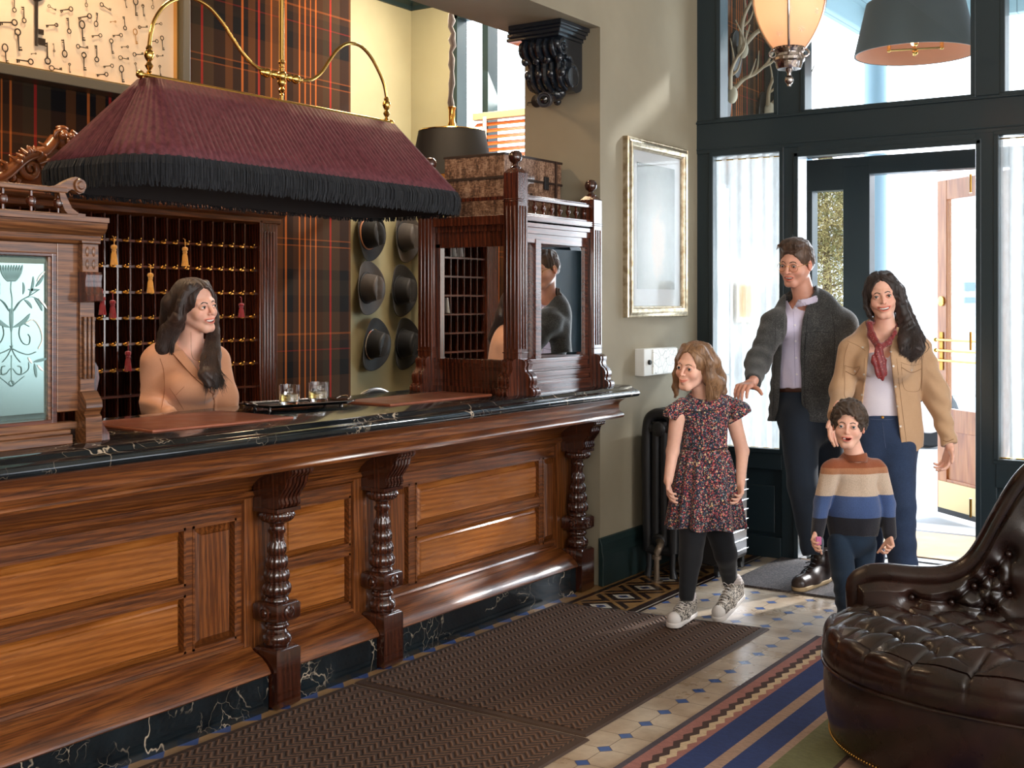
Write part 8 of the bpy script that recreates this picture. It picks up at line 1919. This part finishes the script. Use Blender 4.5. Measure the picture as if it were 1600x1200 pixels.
    def trf(P_):
        s = S(.04); s.cone((0,0,-.34), (0,0,-.5), .17, .15, M=Mt); s.cone(j(278,780,.05), j(278,1010,.05), .11, .075); s.cone(j(308,780,.05), j(308,1010,.05), .11, .075); return np.maximum(s(P_), .03-P_[:,2])
    garment(F, 'trousers', trf, [j(235,740,-.15), j(350,1015,.3)], .03, .012, sk)
    for px_ in (278, 308):
        a = j(px_+6,1010,-.08); b = j(px_,1010,.06); a[2] = .03; b[2] = .035
        def bf(P_): s = S(.02); s.cone(a, b, .032, .034); s.cone(b, b+[0,0,.05], .034, .032); return np.maximum(s(P_), .002-P_[:,2])
        garment(F, 'shoe', bf, [a-.05, b+.08], .02, .006, M['black'])
receptionist()
# ================================================================ LIGHT AND CAMERA
wd = bpy.data.worlds.new('sky'); SC.world = wd; wd.use_nodes = True
wn = wd.node_tree; bg = wn.nodes['Background']
tcn = wn.nodes.new('ShaderNodeTexCoord'); sp = wn.nodes.new('ShaderNodeSeparateXYZ'); wn.links.new(tcn.outputs['Generated'], sp.inputs[0])
rp = wn.nodes.new('ShaderNodeValToRGB'); rp.color_ramp.elements[0].position = .0; rp.color_ramp.elements[0].color = (.92,.95,1,1)
rp.color_ramp.elements[1].position = .8; rp.color_ramp.elements[1].color = (.62,.78,1,1)
wn.links.new(sp.outputs[2], rp.inputs[0]); wn.links.new(rp.outputs[0], bg.inputs[0]); bg.inputs[1].default_value = 5.0
def sun(d, e, c, ang=2.0):
    l = bpy.data.lights.new('sun', 'SUN'); l.energy = e; l.color = c; l.angle = radians(ang)
    o = bpy.data.objects.new('sun', l); COL.objects.link(o); o.rotation_euler = Vector(d).to_track_quat('-Z', 'Y').to_euler(); return o
sun((-.42, -1.0, -.62), 5.0, (1,.97,.94))
def area(name, loc, to, sx, sy, e, c, spread=180):
    l = bpy.data.lights.new(name, 'AREA'); l.shape = 'RECTANGLE'; l.size = sx; l.size_y = sy; l.energy = e; l.color = c; l.spread = radians(spread)
    o = bpy.data.objects.new(name, l); COL.objects.link(o); o.location = loc
    o.rotation_euler = (Vector(to)-Vector(loc)).to_track_quat('-Z', 'Y').to_euler(); return o
def point(name, loc, e, c, r=.04):
    l = bpy.data.lights.new(name, 'POINT'); l.energy = e; l.color = c; l.shadow_soft_size = r
    o = bpy.data.objects.new(name, l); COL.objects.link(o); o.location = [float(v) for v in loc]; return o
# added daylight lamps: at unseen right-hand openings, and before the blank wall behind viewer
for y in (-1.6, 1.2, 4.0): area('window_daylight', (4.7, y, 2.05), (3, y, 1.9), 1.9, 2.6, 120, (1,.97,.93))
area('window_daylight', (.5, -3.5, 2.2), (-.5, 0, 1.6), 4.0, 2.4, 150, (1,.95,.9))
area('door_daylight', (-2.06, 8.2, 1.5), (-2.2, 6, 1.0), .9, 2.2, 110, (.84,.92,1))
area('window_daylight', (-4.5, 6.8, 3.2), (-5.0, 5, 1.8), 1.0, .7, 30, (1,.97,.92))
# unseen area lamps added to brighten and warm the office
area('ceiling_lamp', (-4.7,6.3,3.7), (-5.55,6.4,2.0), .3, .3, 30, (1,.90,.76))
for p in ((-4.6,3.4,3.7),(-4.3,5.7,3.7),(-4.5,1.6,3.7)): area('ceiling_lamp', p, (p[0]-.25,p[1],1), .3, .3, 34, (1,.70,.42))
cam = bpy.data.cameras.new('camera'); cam.sensor_width = 36; cam.lens = FX/1600*36; cam.shift_y = (HZ-600)/1600*1.0; cam.clip_start = .05; cam.clip_end = 200
co = bpy.data.objects.new('camera', cam); COL.objects.link(co); co.location = (0,0,EYE); co.rotation_euler = (pi/2, 0, CA)
SC.camera = co
SC.view_settings.view_transform = 'Standard'; SC.view_settings.look = 'None'; SC.view_settings.gamma = 1; SC.view_settings.use_curve_mapping = False
SC.view_settings.exposure = 0.0
SC.cycles.use_denoising = True; SC.cycles.max_bounces = 8; SC.cycles.transparent_max_bounces = 16; SC.cycles.sample_clamp_indirect = 6
